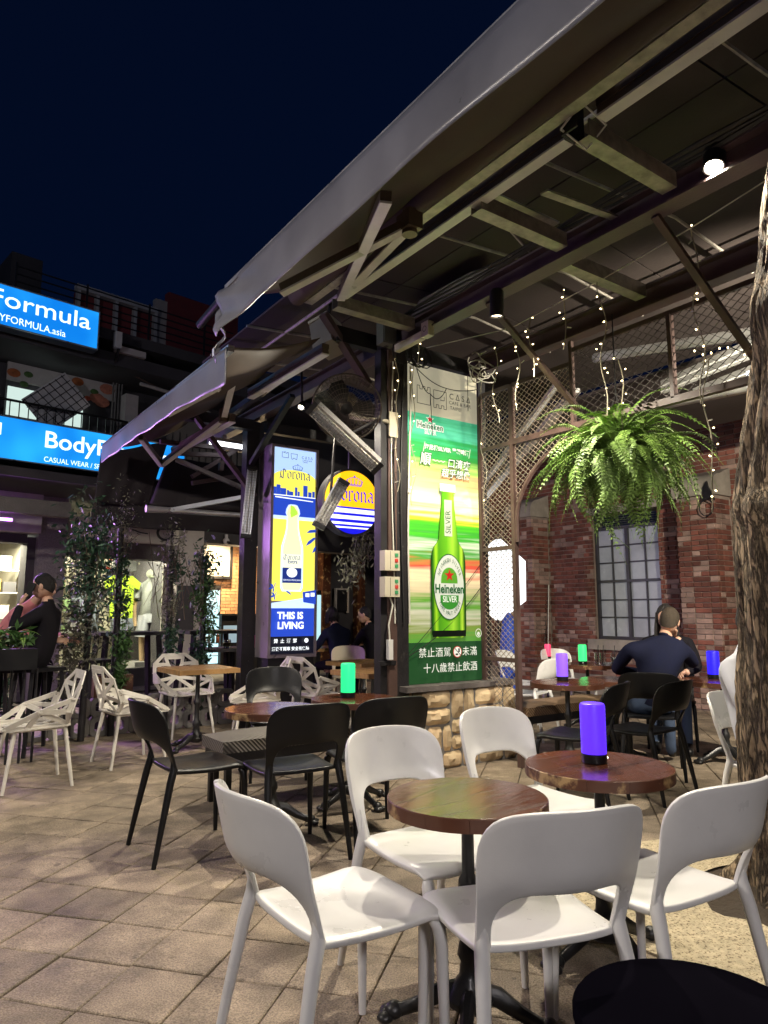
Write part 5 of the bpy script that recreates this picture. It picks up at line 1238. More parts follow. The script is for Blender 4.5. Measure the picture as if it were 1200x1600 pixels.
fm = [frond(random.uniform(.62, .86), random.uniform(.35, .9), random.uniform(.45, 1.15), random.uniform(-.35, .35)) for _ in range(26)]
for k in range(290):
    lay = k/290; o = link('frond', random.choice(fm), fern, (random.uniform(-.07, .07), random.uniform(-.07, .07), random.uniform(-.03, .06)))
    o.rotation_euler = (random.uniform(-.15, .15), random.uniform(-.75, .80)+.05, k*2.39996+random.uniform(-.2, .2)); o.scale = [random.uniform(.62, 1.14)]*3
# ================================================================== shop row on the left: own frame, turned 9 degrees
FO = V(3.4, 12.0, 0); FA = R_(9); fex = V(math.cos(FA), math.sin(FA), 0); fey = V(-math.sin(FA), math.cos(FA), 0)
def FP(px, py, yl=0.):
    d = ray(px, py); tt = (yl-(_C-FO).dot(fey))/d.dot(fey); P = _C+d*tt; return V((P-FO).dot(fex), yl, P.z)
def fthing(name, lab, cat, px, yl, z=0., group=None):
    l = FP(px, 955, yl); w = FO+fex*l.x+fey*yl; t = thing(name, lab, cat, (w.x, w.y, z), FA, group); t['lx'] = l.x; t['yl'] = yl; return t
def fb(t, name, x0, x1, y0, y1, z0, z1, m):
    """box in facade coordinates under a facade thing"""
    r = t; ox, oy, oz = t['lx'], t['yl'], t.location.z
    return MB().b2((x0-ox, y0-oy, z0-oz), (x1-ox, y1-oy, z1-oz)).build(name, m, t)
def X_(px, yl=0., py=955): return FP(px, py, yl).x
def Z_(px, py, yl=0.): return FP(px, py, yl).z
M['wall_dark'] = mat('dark_wall', (.05, .045, .05), .8, var=.3, scale=2, bump=.3); M['wall_cream'] = mat('cream_wall', (.42, .38, .36), .7, var=.12); M['granite'] = mat('granite', (.22, .20, .21), .6, var=.3, scale=60)
M['red_wall'] = mat('dark_red_wall', (.20, .035, .04), .8, var=.15); M['frame_white'] = mat('white_frame', (.5, .48, .48), .6, var=.1)
M['interior'] = mat('shop_interior', (.62, .58, .46), .7, var=.15, scale=3)
bd = fthing('shop_building', 'two-storey dark shop building with lit windows behind the terrace', 'building', 100, 0.)
xl = -9.5; xr = 9.5
zc = Z_(130, 815)    # fascia bottom
for nm, a in (('wall', (xl, xr, .35, .60, 3.35, 5.6)), ('floor_slab', (xl, xr, -.9, 3.0, zc+.30, zc+.55)), ('side_wall', (xl, xl+.2, .6, 5, 0, 5.6)), ('back_wall', (xl, xr, 4.2, 4.4, 0, 5.6)), ('roof', (xl, xr, -.6, 4.4, 5.6, 5.78)), ('cornice', (xl, xr, -.75, .35, 5.15, 5.35)), ('canopy', (xl, X_(150, -1.0), -1.7, .3, 3.02, 3.14))):
    fb(bd, nm, *a, M['wall_dark'])
# upper floor: printed food band over a lit window
za, zb_ = Z_(95, 655, .3), Z_(95, 606, .3)
fb(bd, 'window_surround', X_(8, .3, 600), X_(182, .3, 600), .27, .345, Z_(60, 580, .3), Z_(60, 660, .3)-.05, M['wall_dark'])
band = fb(bd, 'printed_band', X_(8, .3, 600), X_(180, .3, 600), .22, .268, Z_(95, 612, .3), Z_(95, 580, .3), M['wall_cream'])
food = [((.5, .13, .04), .12), ((.06, .12, .03), .07), ((.55, .10, .05), .06), ((.45, .16, .10), .13), ((.35, .10, .03), .1)]
for px_, py_, k in ((22, 582, 4), (45, 585, 1), (38, 600, 1), (105, 600, 4), (122, 596, 4), (137, 622, 2), (152, 622, 3), (168, 608, 3), (160, 628, 3), (148, 612, 1)):
    c_, r_ = food[k]; p_ = FP(px_, py_, .2); mb = MB(); mb.ell((p_.x-bd['lx'], .212, p_.z), (r_, .008, r_*.7), 10, 6); mb.build('food_print', mat('food', c_, .6, var=.3, scale=20), bd, smooth=60)
win_e = emit('upper_window_glow', (.62, .78, .72), .75)
for a, b in ((10, 58), (62, 98), (101, 130)):
    o = fb(bd, 'window', X_(a, .2, 640), X_(b, .2, 640), .21, .23, Z_(95, 662, .2), Z_(95, 619, .2), win_e)
mb = MB(); ox = bd['lx']; zr0, zr1 = Z_(95, 668, -.3), Z_(95, 640, -.3)
for k in range(60): x = X_(0, -.3, 650)-3+k*.13; mb.tube([(x-ox, -.3, zr0-.2), (x-ox, -.3, zr1)], .009, 4)
mb.tube([(-12, -.3, zr1), (X_(200, -.3, 650)-ox, -.3, zr1)], .02, 6); mb.build('balcony_railing', M['iron'], bd)
t = fthing('display_board', 'tilted white gridded display board standing on the balcony', 'display board', 72, -.15, Z_(80, 660, -.15))
mb = MB(); ez = V(.55, 0, .62).normalized(); exx = V(.72, 0, -.5).normalized(); mb.bar(V(-.35, 0, .05), V(.25, 0, .62), .02, .62, (.7, 0, -.6)); mb.build('board', M['frame_white'], t)
mb = MB()
for k in range(6): o_ = V(.7, 0, -.6).normalized()*(-.28+k*.11); mb.bar(V(-.35, -.012, .05)+o_, V(.25, -.012, .62)+o_, .01, .012)
dq = (V(.25, 0, .62)-V(-.35, 0, .05)); nq = V(.7, 0, -.6).normalized()*.3
for k in range(7): o_ = V(-.35, -.0185, .05)+dq*((k+.5)/7); mb.bar(o_-nq, o_+nq, .006, .012)
mb.build('grid_lines', M['wall_dark'], t)
# roof terrace: railings, frames, red wall
rt = fthing('rooftop_structure', 'rooftop shed with dark red walls and white frame behind the railing', 'building', 200, 2.5, 5.78)
fb(rt, 'wall', X_(118, 3.5, 500), X_(238, 3.5, 500), 3.5, 3.7, 5.78, Z_(180, 472, 3.5), M['red_wall']); fb(rt, 'wall', X_(262, 3.4, 500), X_(372, 3.4, 500), 3.4, 3.6, 5.78, Z_(300, 468, 3.4), M['red_wall']); fb(rt, 'wall', X_(242, 3.45, 500), X_(262, 3.45, 500), 3.45, 3.6, 5.78, Z_(250, 468, 3.45), M['wall_cream'])
fb(rt, 'lintel', X_(115, 3.4, 500), X_(244, 3.4, 500), 3.3, 3.48, Z_(180, 472, 3.4), Z_(180, 464, 3.4), M['frame_white'])
for a in (117, 147, 177, 207, 239): fb(rt, 'frame_post', X_(a, 3.4, 500), X_(a+5, 3.4, 500), 3.33, 3.46, 5.78, Z_(180, 472, 3.4), M['frame_white'])
fb(rt, 'water_tank', X_(-40, 3.6), X_(46, 3.6, 500), 3.0, 3.9, 5.78, Z_(20, 414, 3.6), M['wall_dark'])
mb = MB(); z1_ = Z_(240, 500, -.4); ox = bd['lx']
for k in range(6): mb.tube([(X_(20, -.4, 500)-ox, -.4, 5.84+.12*k), (X_(365, -.4, 500)-ox, -.4, 5.84+.12*k)], .013, 4)
for k in range(5): x = X_(20, -.4, 500)+k*1.05; mb.tube([(x-ox, -.4, 5.78), (x-ox, -.4, 6.5)], .018, 4)
mb.build('roof_railing', M['iron'], bd)
t = fthing('flood_lamp', 'small white floodlight on a bracket beside the upper blue sign', 'floodlight', 160, -.9, Z_(177, 530, -.9))
MB().box((0, 0, 0), (.10, .1, .26)).build('housing', M['frame_white'], t); MB().tube([(.03, 0, -.12), (.05, .2, -.35)], .025, 6).build('bracket', M['iron'], t); MB().box((.25, .1, -.1), (.5, .08, .1)).build('arm', M['wall_cream'], t)
t = fthing('drain_pipes', 'pale pipes and ducts under the eaves beside the blue signs', 'pipe', 225, -.5, Z_(240, 585, -.5))
MB().tube([(-.4, 0, .1), (.3, 0, 0), (1.1, 0, -.28)], .07, 8).build('duct', M['frame_white'], t, smooth=50); MB().tube([(-.3, -.1, -.25), (.5, -.1, -.3), (1., -.1, -.5)], .03, 6).build('pipe', M['wall_cream'], t); MB().tube([(-.5, .05, -.05), (.9, .05, -.4)], .012, 6).build('thin_pipe', M['brown_beam'], t)
t = fthing('utility_unit', 'grey wall-mounted meter box and conduits beside the upper window', 'meter box', 185, .0, Z_(198, 640, 0))
MB().box((0, 0, 0), (.22, .2, .5)).build('case', M['wall_cream'], t); mb = MB()
for k in range(4): mb.tube([(-.25+.05*k, .1, -.7), (-.25+.05*k, .1, .45)], .015, 6)
mb.build('conduit', M['conc'], t)
# ---- blue light box signs
def blue_mat(nm, es):
    m = mat(nm, (.02, .2, .6), .3, var=0); N = m.node_tree.nodes; L = m.node_tree.links; g_ = N.new('ShaderNodeNewGeometry'); n = N.new('ShaderNodeTexNoise'); n.inputs['Scale'].default_value = .9; L.new(g_.outputs[0], n.inputs[0])
    r = N.new('ShaderNodeValToRGB'); r.color_ramp.elements[0].position = .35; r.color_ramp.elements[1].position = .68; r.color_ramp.elements[0].color = (*srgb(8, 112, 205), 1); r.color_ramp.elements[1].color = (*srgb(40, 170, 245), 1)
    L.new(n.outputs[0], r.inputs[0]); L.new(r.outputs[0], N['Principled BSDF'].inputs['Emission Color']); N['Principled BSDF'].inputs['Emission Strength'].default_value = es; return m
sw = lit('sign_letter_white', (225, 245, 255), 1.2)
def sign(lab, px0, px1, pyt, pyb, pxr, yl, wide):
    x1 = X_(px1, yl, (pyt+pyb)/2); zt, zb2 = FP(pxr, pyt, yl).z, FP(pxr, pyb, yl).z
    w0 = FO+fex*x1+fey*yl; t = thing('shop_sign', lab, 'sign', (w0.x, w0.y, zb2), FA)
    h = zt-zb2; w = wide
    MB().b2((-w, .01, 0), (0, .22, h)).build('case', M['wall_dark'], t); MB().b2((-w+.02, .004, .02), (-.02, .0095, h-.02)).build('lit_panel', blue_mat('blue_panel', 1.), t)
    mb = MB(); mb.b2((-w, -.004, 0), (0, .009, .018)); mb.b2((-w, -.004, h-.018), (0, .009, h)); mb.b2((-.018, -.004, .0185), (0, .009, h-.0185)); mb.build('rim', M['alu'], t)
    mb = MB(); mb.b2((-w, .2, h*.3), (0, yl*-1+.4, h*.4)); mb.build('mounting', M['iron'], t)
    return t, Sheet(t, (0, .003, 0), (1, 0, 0), (0, 0, 1)), h, w, x1
yU = -1.15
t, S, h, w, x1 = sign('upper blue lit shop sign with white rounded lettering under the roof railing', -60, 155, 486, 547, 152, yU, 4.6)
sx = lambda px, yl, x1, py=500: X_(px, yl, py)-x1
xa, xb = sx(0, yU, x1), sx(142, yU, x1); cx = (xa+xb)/2
def fit(S, st_, xa, xb, b, m, bold=0., hmax=None):
    vs, fs = text_geo(st_, 1., bold); x0 = min(v[0] for v in vs); x1_ = max(v[0] for v in vs); k = (xb-xa)/(x1_-x0); y0 = min(v[1] for v in vs); y1_ = max(v[1] for v in vs); ky = k if hmax is None else hmax/(y1_-y0)
    S.put('lettering', [(xa+(v[0]-x0)*k, b+(v[1]-(y0+y1_)/2)*ky) for v in vs], fs, m)
fit(S, 'BodyFormula', xa-(xb-xa)*.82, xb, h*.60, sw, .004, h*.52); fit(S, 'BODYFORMULA.asia', xa-(xb-xa)*.23, sx(104, yU, x1), h*.20, sw, .0, h*.17)
yL = -.75
t, S, h, w, x1 = sign('lower blue lit shop sign with white lettering behind the awning corner', -60, 290, 675, 738, 155, yL, 6.2)
xa, xb = sx(70, yL, x1, 700), sx(155, yL, x1, 700); fit(S, 'BodyFormula', xa, xa+(xb-xa)*2.5, h*.55, sw, .012, h*.52); fit(S, 'CASUAL WEAR / SPORTS WEAR', xa, xa+(xb-xa)*1.72, h*.14, sw, 0, h*.12); S.rect('lettering', sx(-14, yL, x1, 660), h*.55, sx(3, yL, x1, 660), h*.82, sw)
# ---- ground floor
fb(bd, 'canopy_beam', xl, X_(95, -1.2), -1.35, -1.15, Z_(60, 806, -1.2), Z_(60, 783, -1.2), M['conc'])
fb(bd, 'fascia', xl, X_(52, -.3), -.4, -.1, Z_(30, 832, -.3), zc+.3, M['frame_white'])
fb(bd, 'pillar', X_(52, -.3), X_(97, -.3), -.3, .35, 0, zc+.3, M['granite'])
fb(bd, 'door_frame', X_(35, -.2), X_(51, -.2), -.2, .1, 0, Z_(30, 838, -.2), M['wall_dark']); fb(bd, 'door_frame', xl, X_(35, -.2), -.19, .1, Z_(30, 848, -.2), Z_(30, 834, -.2), M['wall_dark'])
fb(bd, 'pillar', X_(268, 0), X_(308, 0), -.15, .4, 0, zc+.3, M['wall_cream']); fb(bd, 'partition', X_(268, 0), X_(300, 0), .4, 4.2, 0, zc+.3, M['wall_dark']); fb(bd, 'partition', X_(60, 0), X_(92, 0), .36, 4.2, 0, zc+.3, M['interior'])
fb(bd, 'fascia_sign', X_(98, -.15), X_(285, -.15), -.15, .1, Z_(200, 848), Z_(200, 815), mat('fascia_cream', (.62, .58, .5), .5, var=.05))
fb(bd, 'shutter_box', X_(98, 0), X_(267, 0), .0, .34, Z_(200, 873), Z_(200, 848), M['conc'])
S = Sheet(bd, (0, -.152, 0), (1, 0, 0), (0, 0, 1)); pS = FP(258, 833, -.15); r_ = .16
S.ell('emblem_disc', pS.x-ox, pS.z, r_, r_*.85, M['black']); S.ell('emblem_disc', pS.x-ox, pS.z, r_*.7, r_*.6, M['wall_cream']); pT = FP(215, 830, -.15); S.strokes('sign_strokes', [[(pT.x-ox-.15+.09*k, pT.z+.06), (pT.x-ox-.17+.09*k, pT.z+.13)] for k in range(5)]+[[(pT.x-ox-.1, pT.z+.02), (pT.x-ox+.05, pT.z-.02), (pT.x-ox+.18, pT.z-.03)]], .02, M['black'])
fb(bd, 'dark_signboard', X_(276, -.2), X_(303, -.2), -.2, -.16, Z_(290, 990, -.2), Z_(290, 915, -.2), M['wall_dark']); fb(bd, 'beam', X_(308, 0), xr, .0, .35, Z_(350, 850), zc+.3, M['wall_dark'])
# shop interiors
yb = 2.3
fb(bd, 'interior_wall', xl, X_(60, yb), yb, yb+.1, 0, 3.1, M['interior']); fb(bd, 'interior_wall', X_(92, yb), X_(275, yb), yb, yb+.1, 0, 3.1, M['interior']); fb(bd, 'interior_floor', xl, xr, .0, 4.2, .0, .05, M['conc'])
tube_e = emit('shop_tube', (.96, 1., .86), 10.)
for a, b, y_ in ((100, 256, .55), (100, 256, 1.6), (-40, 33, .6)):
    t = fthing('tube_light', 'long lit fluorescent tube in the clothes shop ceiling', 'tube light', (a+b)/2, y_, zc-.32, 'shop ceiling tubes'); w2 = (X_(b, y_)-X_(a, y_))/2
    MB().tube([(-w2, 0, 0), (w2, 0, 0)], .022, 8).build('tube', tube_e, t); MB().b2((-w2, -.04, .03), (w2, .04, .08)).build('housing', M['frame_white'], t); MB().tube([(0, 0, .08), (0, 0, .6)], .01, 6).build('hanger', M['frame_white'], t)
    l = track_light('tube_glow', 'AREA', (0, 0, -.03), 110, (1., .93, .68), .6, None, parent=t); l.data.shape = 'RECTANGLE'; l.data.size = w2*1.8; l.data.size_y = .06
# clothes hung inside
random.seed(3)
cl_c = [(.45, .75, .05), (.18, .2, .24), (.5, .5, .48), (.06, .08, .16), (.4, .1, .12), (.3, .4, .5), (.55, .5, .4), (.1, .1, .1)]
for k in range(26):
    px_ = random.uniform(100, 255); rowz = random.choice((1.75, 1.1, .95, 2.05)); y_ = random.uniform(1.3, 2.1)
    p_ = FP(px_, 955, y_); w0 = FO+fex*p_.x+fey*y_
    t = thing('hanging_garment', 'folded or hung garment on the rails inside the lit clothes shop', 'garment', (w0.x, w0.y, rowz), FA+random.uniform(-.5, .5), 'garments in the shop')
    mb = MB(); s_ = random.uniform(.8, 1.1); mb.prism([(-.17*s_, 0), (.17*s_, 0), (.17*s_, .42), (.29*s_, .36), (.32*s_, .46), (.16*s_, .58), (.06, .60), (-.06, .60), (-.16*s_, .58), (-.32*s_, .46), (-.29*s_, .36), (-.17*s_, .42)], (0, .05, 0), (0, 0, 0), (1, 0, 0), (0, 0, 1)); mb.build('cloth', mat('garment', random.choice(cl_c), .8, var=.15), t, fix=True)
    MB().tube([(0, .025, .6), (0, .025, .68), (.03, .025, .70)], .006, 5).build('hanger', M['alu'], t)
for z_ in (.9, 1.72, 2.68):
    fb(bd, 'shelf_rail', X_(100, 2.15), X_(258, 2.15), 2.12, 2.18, z_, z_+.03, M['frame_white'])
goods = [mat('goods_%d' % k, c_, .6, var=.1) for k, c_ in enumerate(((.7, .65, .5), (.75, .55, .08), (.55, .08, .06), (.1, .2, .45), (.08, .08, .09), (.6, .6, .6), (.3, .45, .2)))]
for pa, pb, y_, rows_ in ((100, 258, 2.0, (.93, 1.3, 1.75, 2.1, 2.4)), (-30, 34, .75, (.4, .8, 1.2, 1.6, 1.95))):
    mb = MB(); ox = bd['lx']
    for z_ in rows_:
        x = X_(pa, y_)
        mb.b2((x-ox, y_, z_-.02), (X_(pb, y_)-ox, y_+.28, z_-.001), 5)
        while x < X_(pb, y_)-.2:
            w_ = random.uniform(.06, .2); h_ = random.uniform(.08, .26); mb.b2((x-ox, y_+random.uniform(0, .06), z_), (x+w_-ox, y_+.22, z_+h_), random.randrange(7)); x += w_+random.uniform(.005, .07)
    stuff(mb.build('shelf_goods', goods, bd))
p_ = FP(190, 955, .8); w0 = FO+fex*p_.x+fey*.8
t = thing('lime_shirt', 'bright lime yellow shirt hanging in the clothes shop window', 'shirt', (w0.x, w0.y, 1.18), FA)
mb = MB(); mb.prism([(-.2, 0), (.2, 0), (.2, .55), (.3, .5), (.33, .62), (.16, .75), (-.16, .75), (-.33, .62), (-.3, .5), (-.2, .55)], (0, .05, 0), (0, 0, 0), (1, 0, 0), (0, 0, 1)); mb.build('cloth', mat('lime_cloth', (.55, .8, .05), .8, var=.1), t, fix=True); MB().tube([(0, .03, .75), (0, .03, 1.2)], .006, 5).build('hanger', M['alu'], t)
# glass of the shop window
fb(bd, 'shop_window', X_(99, .36), X_(264, .36), .36, .368, .35, Z_(200, 873), M['glass']); fb(bd, 'window_base', X_(98, .2), X_(266, .2), .2, .45, 0, .35, M['wall_dark'])
# bar interior: warm brick wall, fridge, counter
M['brick_warm'] = mat('warm_brick', (.46, .24, .12), .8, var=.2, scale=9, bump=.4, rnd=.2)
yb2 = 2.4; fb(bd, 'bar_wall', X_(300, yb2), X_(480, yb2), yb2+.01, yb2+.2, 0, 3.2, M['mortar'])
mb = MB(); ox = bd['lx']; n = 0
for k in range(14, 40):
    z = .02+k*.072; a = X_(330, yb2)-(.12 if k % 2 else 0)
    while a < X_(425, yb2): mb.b2((a-ox, yb2-.012+random.uniform(-.004, .004), z), (a+.225-ox, yb2+.03, z+.06)); a += .237
stuff(mb.build('bar_bricks', M['brick_warm'], bd))
fb(bd, 'dark_wall', X_(480, 1.6), xr, 1.6, 1.8, 0, 3.2, M['wall_dark'])
t = fthing('picture_frame', 'black framed panel hung on the warm brick bar wall', 'picture', 338, 2.2, Z_(338, 900, 2.2)); w2 = (X_(356, 2.2)-X_(318, 2.2))/2; h2 = Z_(338, 852, 2.2)-Z_(338, 905, 2.2)
MB().b2((-w2, 0, 0), (w2, .03, h2)).build('panel', M['wall_cream'], t); mb = MB(); mb.b2((-w2-.06, -.02, -.06), (-w2, .04, h2)); mb.b2((w2, -.02, -.06), (w2+.06, .04, h2)); mb.b2((-w2, -.02, -.06), (w2, .04, 0)); mb.build('frame', M['black'], t)
t = fthing('drinks_fridge', 'tall lit glass-door drinks fridge in front of the brick bar wall', 'fridge', 325, 1.5); w2 = (X_(345, 1.5)-X_(306, 1.5))/2; zt = Z_(325, 922, 1.5)
MB().b2((-w2, 0, 0), (w2, .55, zt+.1)).build('cabinet', M['black'], t); MB().b2((-w2+.03, -.012, .25), (w2-.03, -.002, zt)).build('door', emit('fridge_glow', (.55, .85, .9), 1.1), t); mb = MB()
for k in range(5): mb.b2((-w2+.03, -.03, .4+k*.25), (w2-.03, -.013, .415+k*.25))
mb.build('shelf', M['alu'], t)
for k, (c_) in enumerate(((.1, .3, .12), (.4, .25, .05), (.5, .5, .55), (.1, .25, .3), (.35, .1, .05), (.12, .3, .1))):
    b_ = MB().lathe([(.03, 0), (.035, .01), (.035, .12), (.014, .17), (.014, .21)], 10, (-w2+.09+.1*k, -.06, .665)); b_.build('bottle', mat('fridge_bottle', c_, .2, var=0), t, smooth=40)
t = fthing('bar_counter', 'black bar counter with bottles in front of the brick bar wall', 'counter', 370, 1.4); w2 = (X_(394, 1.4)-X_(348, 1.4))/2; zt = Z_(370, 962, 1.4)
MB().b2((-w2, 0, 0), (w2+1.5, .5, zt)).build('body', M['black'], t); MB().b2((-w2-.03, -.05, zt), (w2+1.5, .55, zt+.04)).build('top', M['black'], t); MB().b2((-w2+.05, -.008, zt-.55), (w2, -.001, zt-.2)).build('lit_cooler', emit('cooler_glow', (.35, .5, .6), .5), t)
t = fthing('pendant_lantern', 'wire pendant lantern with a warm bulb in the bar', 'pendant lamp', 390, .9, Z_(390, 880, .9))
MB().ell((0, 0, 0), (.035, .035, .05), 10, 7).build('bulb', emit('pendant_bulb', (1., .75, .4), 14.), t, smooth=60); mb = MB()
for k in range(8): a = k*math.pi/4; mb.tube([(0, 0, .22), (.09*math.cos(a), .09*math.sin(a), .12), (.12*math.cos(a), .12*math.sin(a), -.05), (.05*math.cos(a), .05*math.sin(a), -.16)], .006, 4)
mb.build('wire_cage', M['iron'], t); MB().tube([(0, 0, .22), (0, 0, .7)], .008, 5).build('cord', M['iron'], t); track_light('pendant_glow', 'POINT', (0, 0, -.08), 90, (1., .72, .4), .06, parent=t)
t = fthing('bar_downlight', 'warm ceiling downlight above the brick bar wall', 'downlight', 360, 1.5, 2.72); MB().lathe([(.06, 0), (.06, .05), (.02, .06)], 14).build('housing', M['frame_white'], t); MB().tube([(0, 0, .06), (0, 0, .25)], .01, 6).build('stem', M['frame_white'], t); track_light('downlight_glow', 'SPOT', (0, 0, -.02), 420, (1., .78, .45), .05, (0, .9, -1.4), R_(130), .7, parent=t)
t = fthing('security_camera', 'white dome security camera under the bar beam', 'camera', 350, -.1, Z_(350, 845, -.1)); MB().ell((0, 0, 0), (.06, .06, .06), 12, 8).build('dome', M['frame_white'], t, smooth=60); MB().tube([(0, 0, 0), (0, .0, .12)], .03, 8).build('mount', M['frame_white'], t); MB().tube([(0, -.04, -.02), (.02, -.10, -.04)], .025, 8).build('lens', M['black'], t)
# dark doorway behind the lightbox: frames, mirror, curtain, cooler strip
fb(bd, 'door_frame', X_(500, 1.4), X_(512, 1.4), 1.3, 1.6, 0, 2.9, M['wood_edge']); fb(bd, 'door_frame', X_(560, 1.4), X_(566, 1.4), 1.3, 1.6, 0, 2.9, M['wood_edge']); fb(bd, 'yellow_panel', X_(557, 1.5), X_(567, 1.5), 1.48, 1.58, .9, 2.3, mat('ochre_panel', (.3, .2, .03), .6))
t = fthing('wall_mirror', 'pale framed dark picture in the doorway behind the seated guests', 'picture', 534, 1.4, Z_(534, 955, 1.4)); mb = MB(); mb.b2((-.17, 0, 0), (.17, .03, .5)); mb.build('panel', M['black'], t); mb = MB(); mb.b2((-.21, -.02, -.04), (-.17, .04, .54)); mb.b2((.17, -.02, -.04), (.21, .04, .54)); mb.b2((-.17, -.02, .5), (.17, .04, .54)); mb.build('frame', M['wall_cream'], t)
t = fthing('cooler_strip', 'narrow lit glass cooler beside the light box edge', 'cooler', 497, .6); MB().b2((-.06, 0, .0), (.08, .3, 1.75)).build('cabinet', M['black'], t); MB().b2((-.05, -.012, .6), (.07, -.002, 1.65)).build('door', emit('cooler_glow2', (.5, .8, .85), .8), t)
# ================================================================== terrace edge: breeze blocks, garland posts, planter, bar furniture
wl_ = thing('breeze_block_wall', 'low wall of grey concrete breeze blocks at the terrace edge', 'wall', (1.2, 7.98, 0))
def block_mesh():
    mb = MB(); n = 16; out = []; inn = []
    for k in range(n):
        a = 2*math.pi*k/n+math.pi/n; c, s = math.cos(a), math.sin(a); m_ = max(abs(c), abs(s)); out.append((.098*c/m_, .098*s/m_)); r = .052; e = (abs(c)**4+abs(s)**4)**.25; inn.append((r*c/e, r*s/e))
    vs = [V(x, y_, z) for y_ in (-.05, .05) for (x, z) in out]+[V(x, y_, z) for y_ in (-.05, .05) for (x, z) in inn]
    fs = []
    for k in range(n):
        k2 = (k+1) % n; fs += [(k, k2, 2*n+k2, 2*n+k), (n+k2, n+k, 3*n+k, 3*n+k2), (k2, k, n+k, n+k2), (2*n+k, 2*n+k2, 3*n+k2, 3*n+k)]
    mb.add(vs, fs); return mb.mesh('breeze_block', M['conc'])
bm_ = block_mesh()
for i in range(11):
    for j in range(2): link('breeze_block', bm_, wl_, (.1+i*.2, 0, .1+j*.2))
MB().b2((.62, -.06, .4), (1.02, .06, .62)).build('crate', M['wood_edge'], wl_)
def leaves(mb, c, r, n, size, m=0, el=1.6, hang=0.):
    for k in range(n):
        a = random.gauss(0, .55); p = Vector(c)+V(random.gauss(0, r*.36), random.gauss(0, r*.36), random.gauss(0, r*.5*el)); u = V(random.gauss(0, 1), random.gauss(0, 1), random.gauss(0, .8)-hang).normalized(); w = u.orthogonal(); w.rotate(Matrix.Rotation(random.uniform(0, 6), 3, u)); w.normalize(); s = size*random.uniform(.6, 1.4)
        mb.add([p-u*s, p+w*s*.32, p+u*s, p-w*s*.32], [(0, 1, 2, 3)], m)
random.seed(21)
def garland(px, Y, top, clumps, lab, rad=.035):
    p = pY(px, 1000, Y); t = thing('garland_post', lab, 'planted post', (p.x, Y, 0), 0, None)
    MB().tube([(0, 0, 0), (.01, 0, top*.5), (0, 0, top)], rad, 8).build('post', M['black_worn'], t, smooth=50)
    for k, (z, r, n, s, m_, dx) in enumerate(clumps):
        mb = MB(); leaves(mb, (dx, -.03, z), r, int(n*2.6), s*.8, hang=.6); o = mb.build('foliage', M[m_], t)
    mb = MB()
    for k in range(14): a = random.uniform(0, 6); mb.tube([(0, 0, top*random.uniform(.4, 1)), (.12*math.cos(a), .12*math.sin(a), top*random.uniform(.6, 1.05)), (.28*math.cos(a), .28*math.sin(a), top*random.uniform(.6, 1.12))], .004, 4)
    mb.build('twigs', M['bark_plain'], t)
garland(135, 7.75, 2.05, [(1.95, .30, 260, .05, 'leaf_dark', -.05), (1.6, .36, 300, .05, 'leaf_dark', 0), (1.3, .30, 260, .035, 'leaf_grey', .0), (.95, .26, 260, .04, 'leaf_grey', -.14), (1.75, .22, 160, .03, 'leaf_grey', -.1), (.75, .16, 120, .03, 'leaf_grey', -.15)], 'post thickly draped in dark ferns and dried flowers beside the man on the phone')
garland(180, 7.9, 2.2, [(2.15, .26, 240, .022, 'leaf_grey', 0), (1.8, .12, 110, .04, 'leaf_dark', .02), (1.4, .12, 110, .04, 'leaf_dark', .05), (.95, .13, 150, .045, 'leaf_mid', .06), (.6, .12, 130, .045, 'leaf_mid', .04)], 'slim post with sprigs in front of the clothes shop')
garland(262, 7.95, 2.0, [(1.95, .20, 180, .03, 'leaf_grey', 0), (1.75, .14, 90, .04, 'leaf_dark', .05), (1.35, .12, 110, .03, 'leaf_grey', 0), (1.0, .13, 120, .04, 'leaf_dark', .03)], 'post with grey dried sprigs right of the mannequin')
garland(315, 8.0, 1.95, [(1.8, .18, 170, .045, 'leaf_dark', .0), (1.5, .17, 150, .045, 'leaf_mid', -.03), (1.15, .16, 150, .04, 'leaf_mid', .06), (.75, .14, 150, .045, 'leaf_dark', -.02), (.45, .1, 100, .04, 'leaf_dark', 0)], 'green twined post in front of the drinks fridge')
t = thing('hanging_greenery', 'trailing grey-green sprigs hanging beneath the round sign', 'plant', tuple(pY(560, 835, 5.8)))
mb = MB(); 
for k in range(9): leaves(mb, (random.uniform(-.3, .3), 0, -.05-.09*(k % 5)), .09, 60, .03, hang=1.5, el=2)
mb.build('foliage', M['leaf_grey'], t); MB().tube([(-.35, 0, .05), (.35, 0, .05)], .012, 6).build('rail', M['iron'], t)
for k in (-1, 1): MB().tube([(.3*k, 0, .05), (.3*k, 0, .9)], .006, 5).build('hanger', M['iron'], t)
# planter box with ferns at the left edge
p = pY(20, 1030, 6.95); t = thing('planter_box', 'black planter box on a stand with green ferns at the terrace edge', 'planter', (p.x, p.y, 0))
zt = pY(20, 1014, 6.95).z; zb3 = pY(20, 1046, 6.95).z; x1_ = pY(55, 1030, 6.95).x-p.x
MB().b2((-1.4, -.12, zb3), (x1_, .12, zt)).build('box', M['black_pl'], t)
mb = MB()
for k in range(16): mb.tube([(-1.3+.1*k, 0, 0), (-1.3+.1*k, 0, zb3)], .012, 6)
mb.build('stand_rails', M['black'], t)
mb = MB(); 
for k in range(10): leaves(mb, (x1_-.1-.09*k, 0, zt+.09), .10, 40, .055, el=.8)
mb.build('foliage', M['leaf_mid'], t)
for k in range(16):
    o = link('frond', random.choice(fm), t, (x1_-.12-random.uniform(0, .35), 0, zt+.02)); o.rotation_euler = (0, random.uniform(-.9, -.3), random.uniform(0, 6)); o.scale = [.42]*3
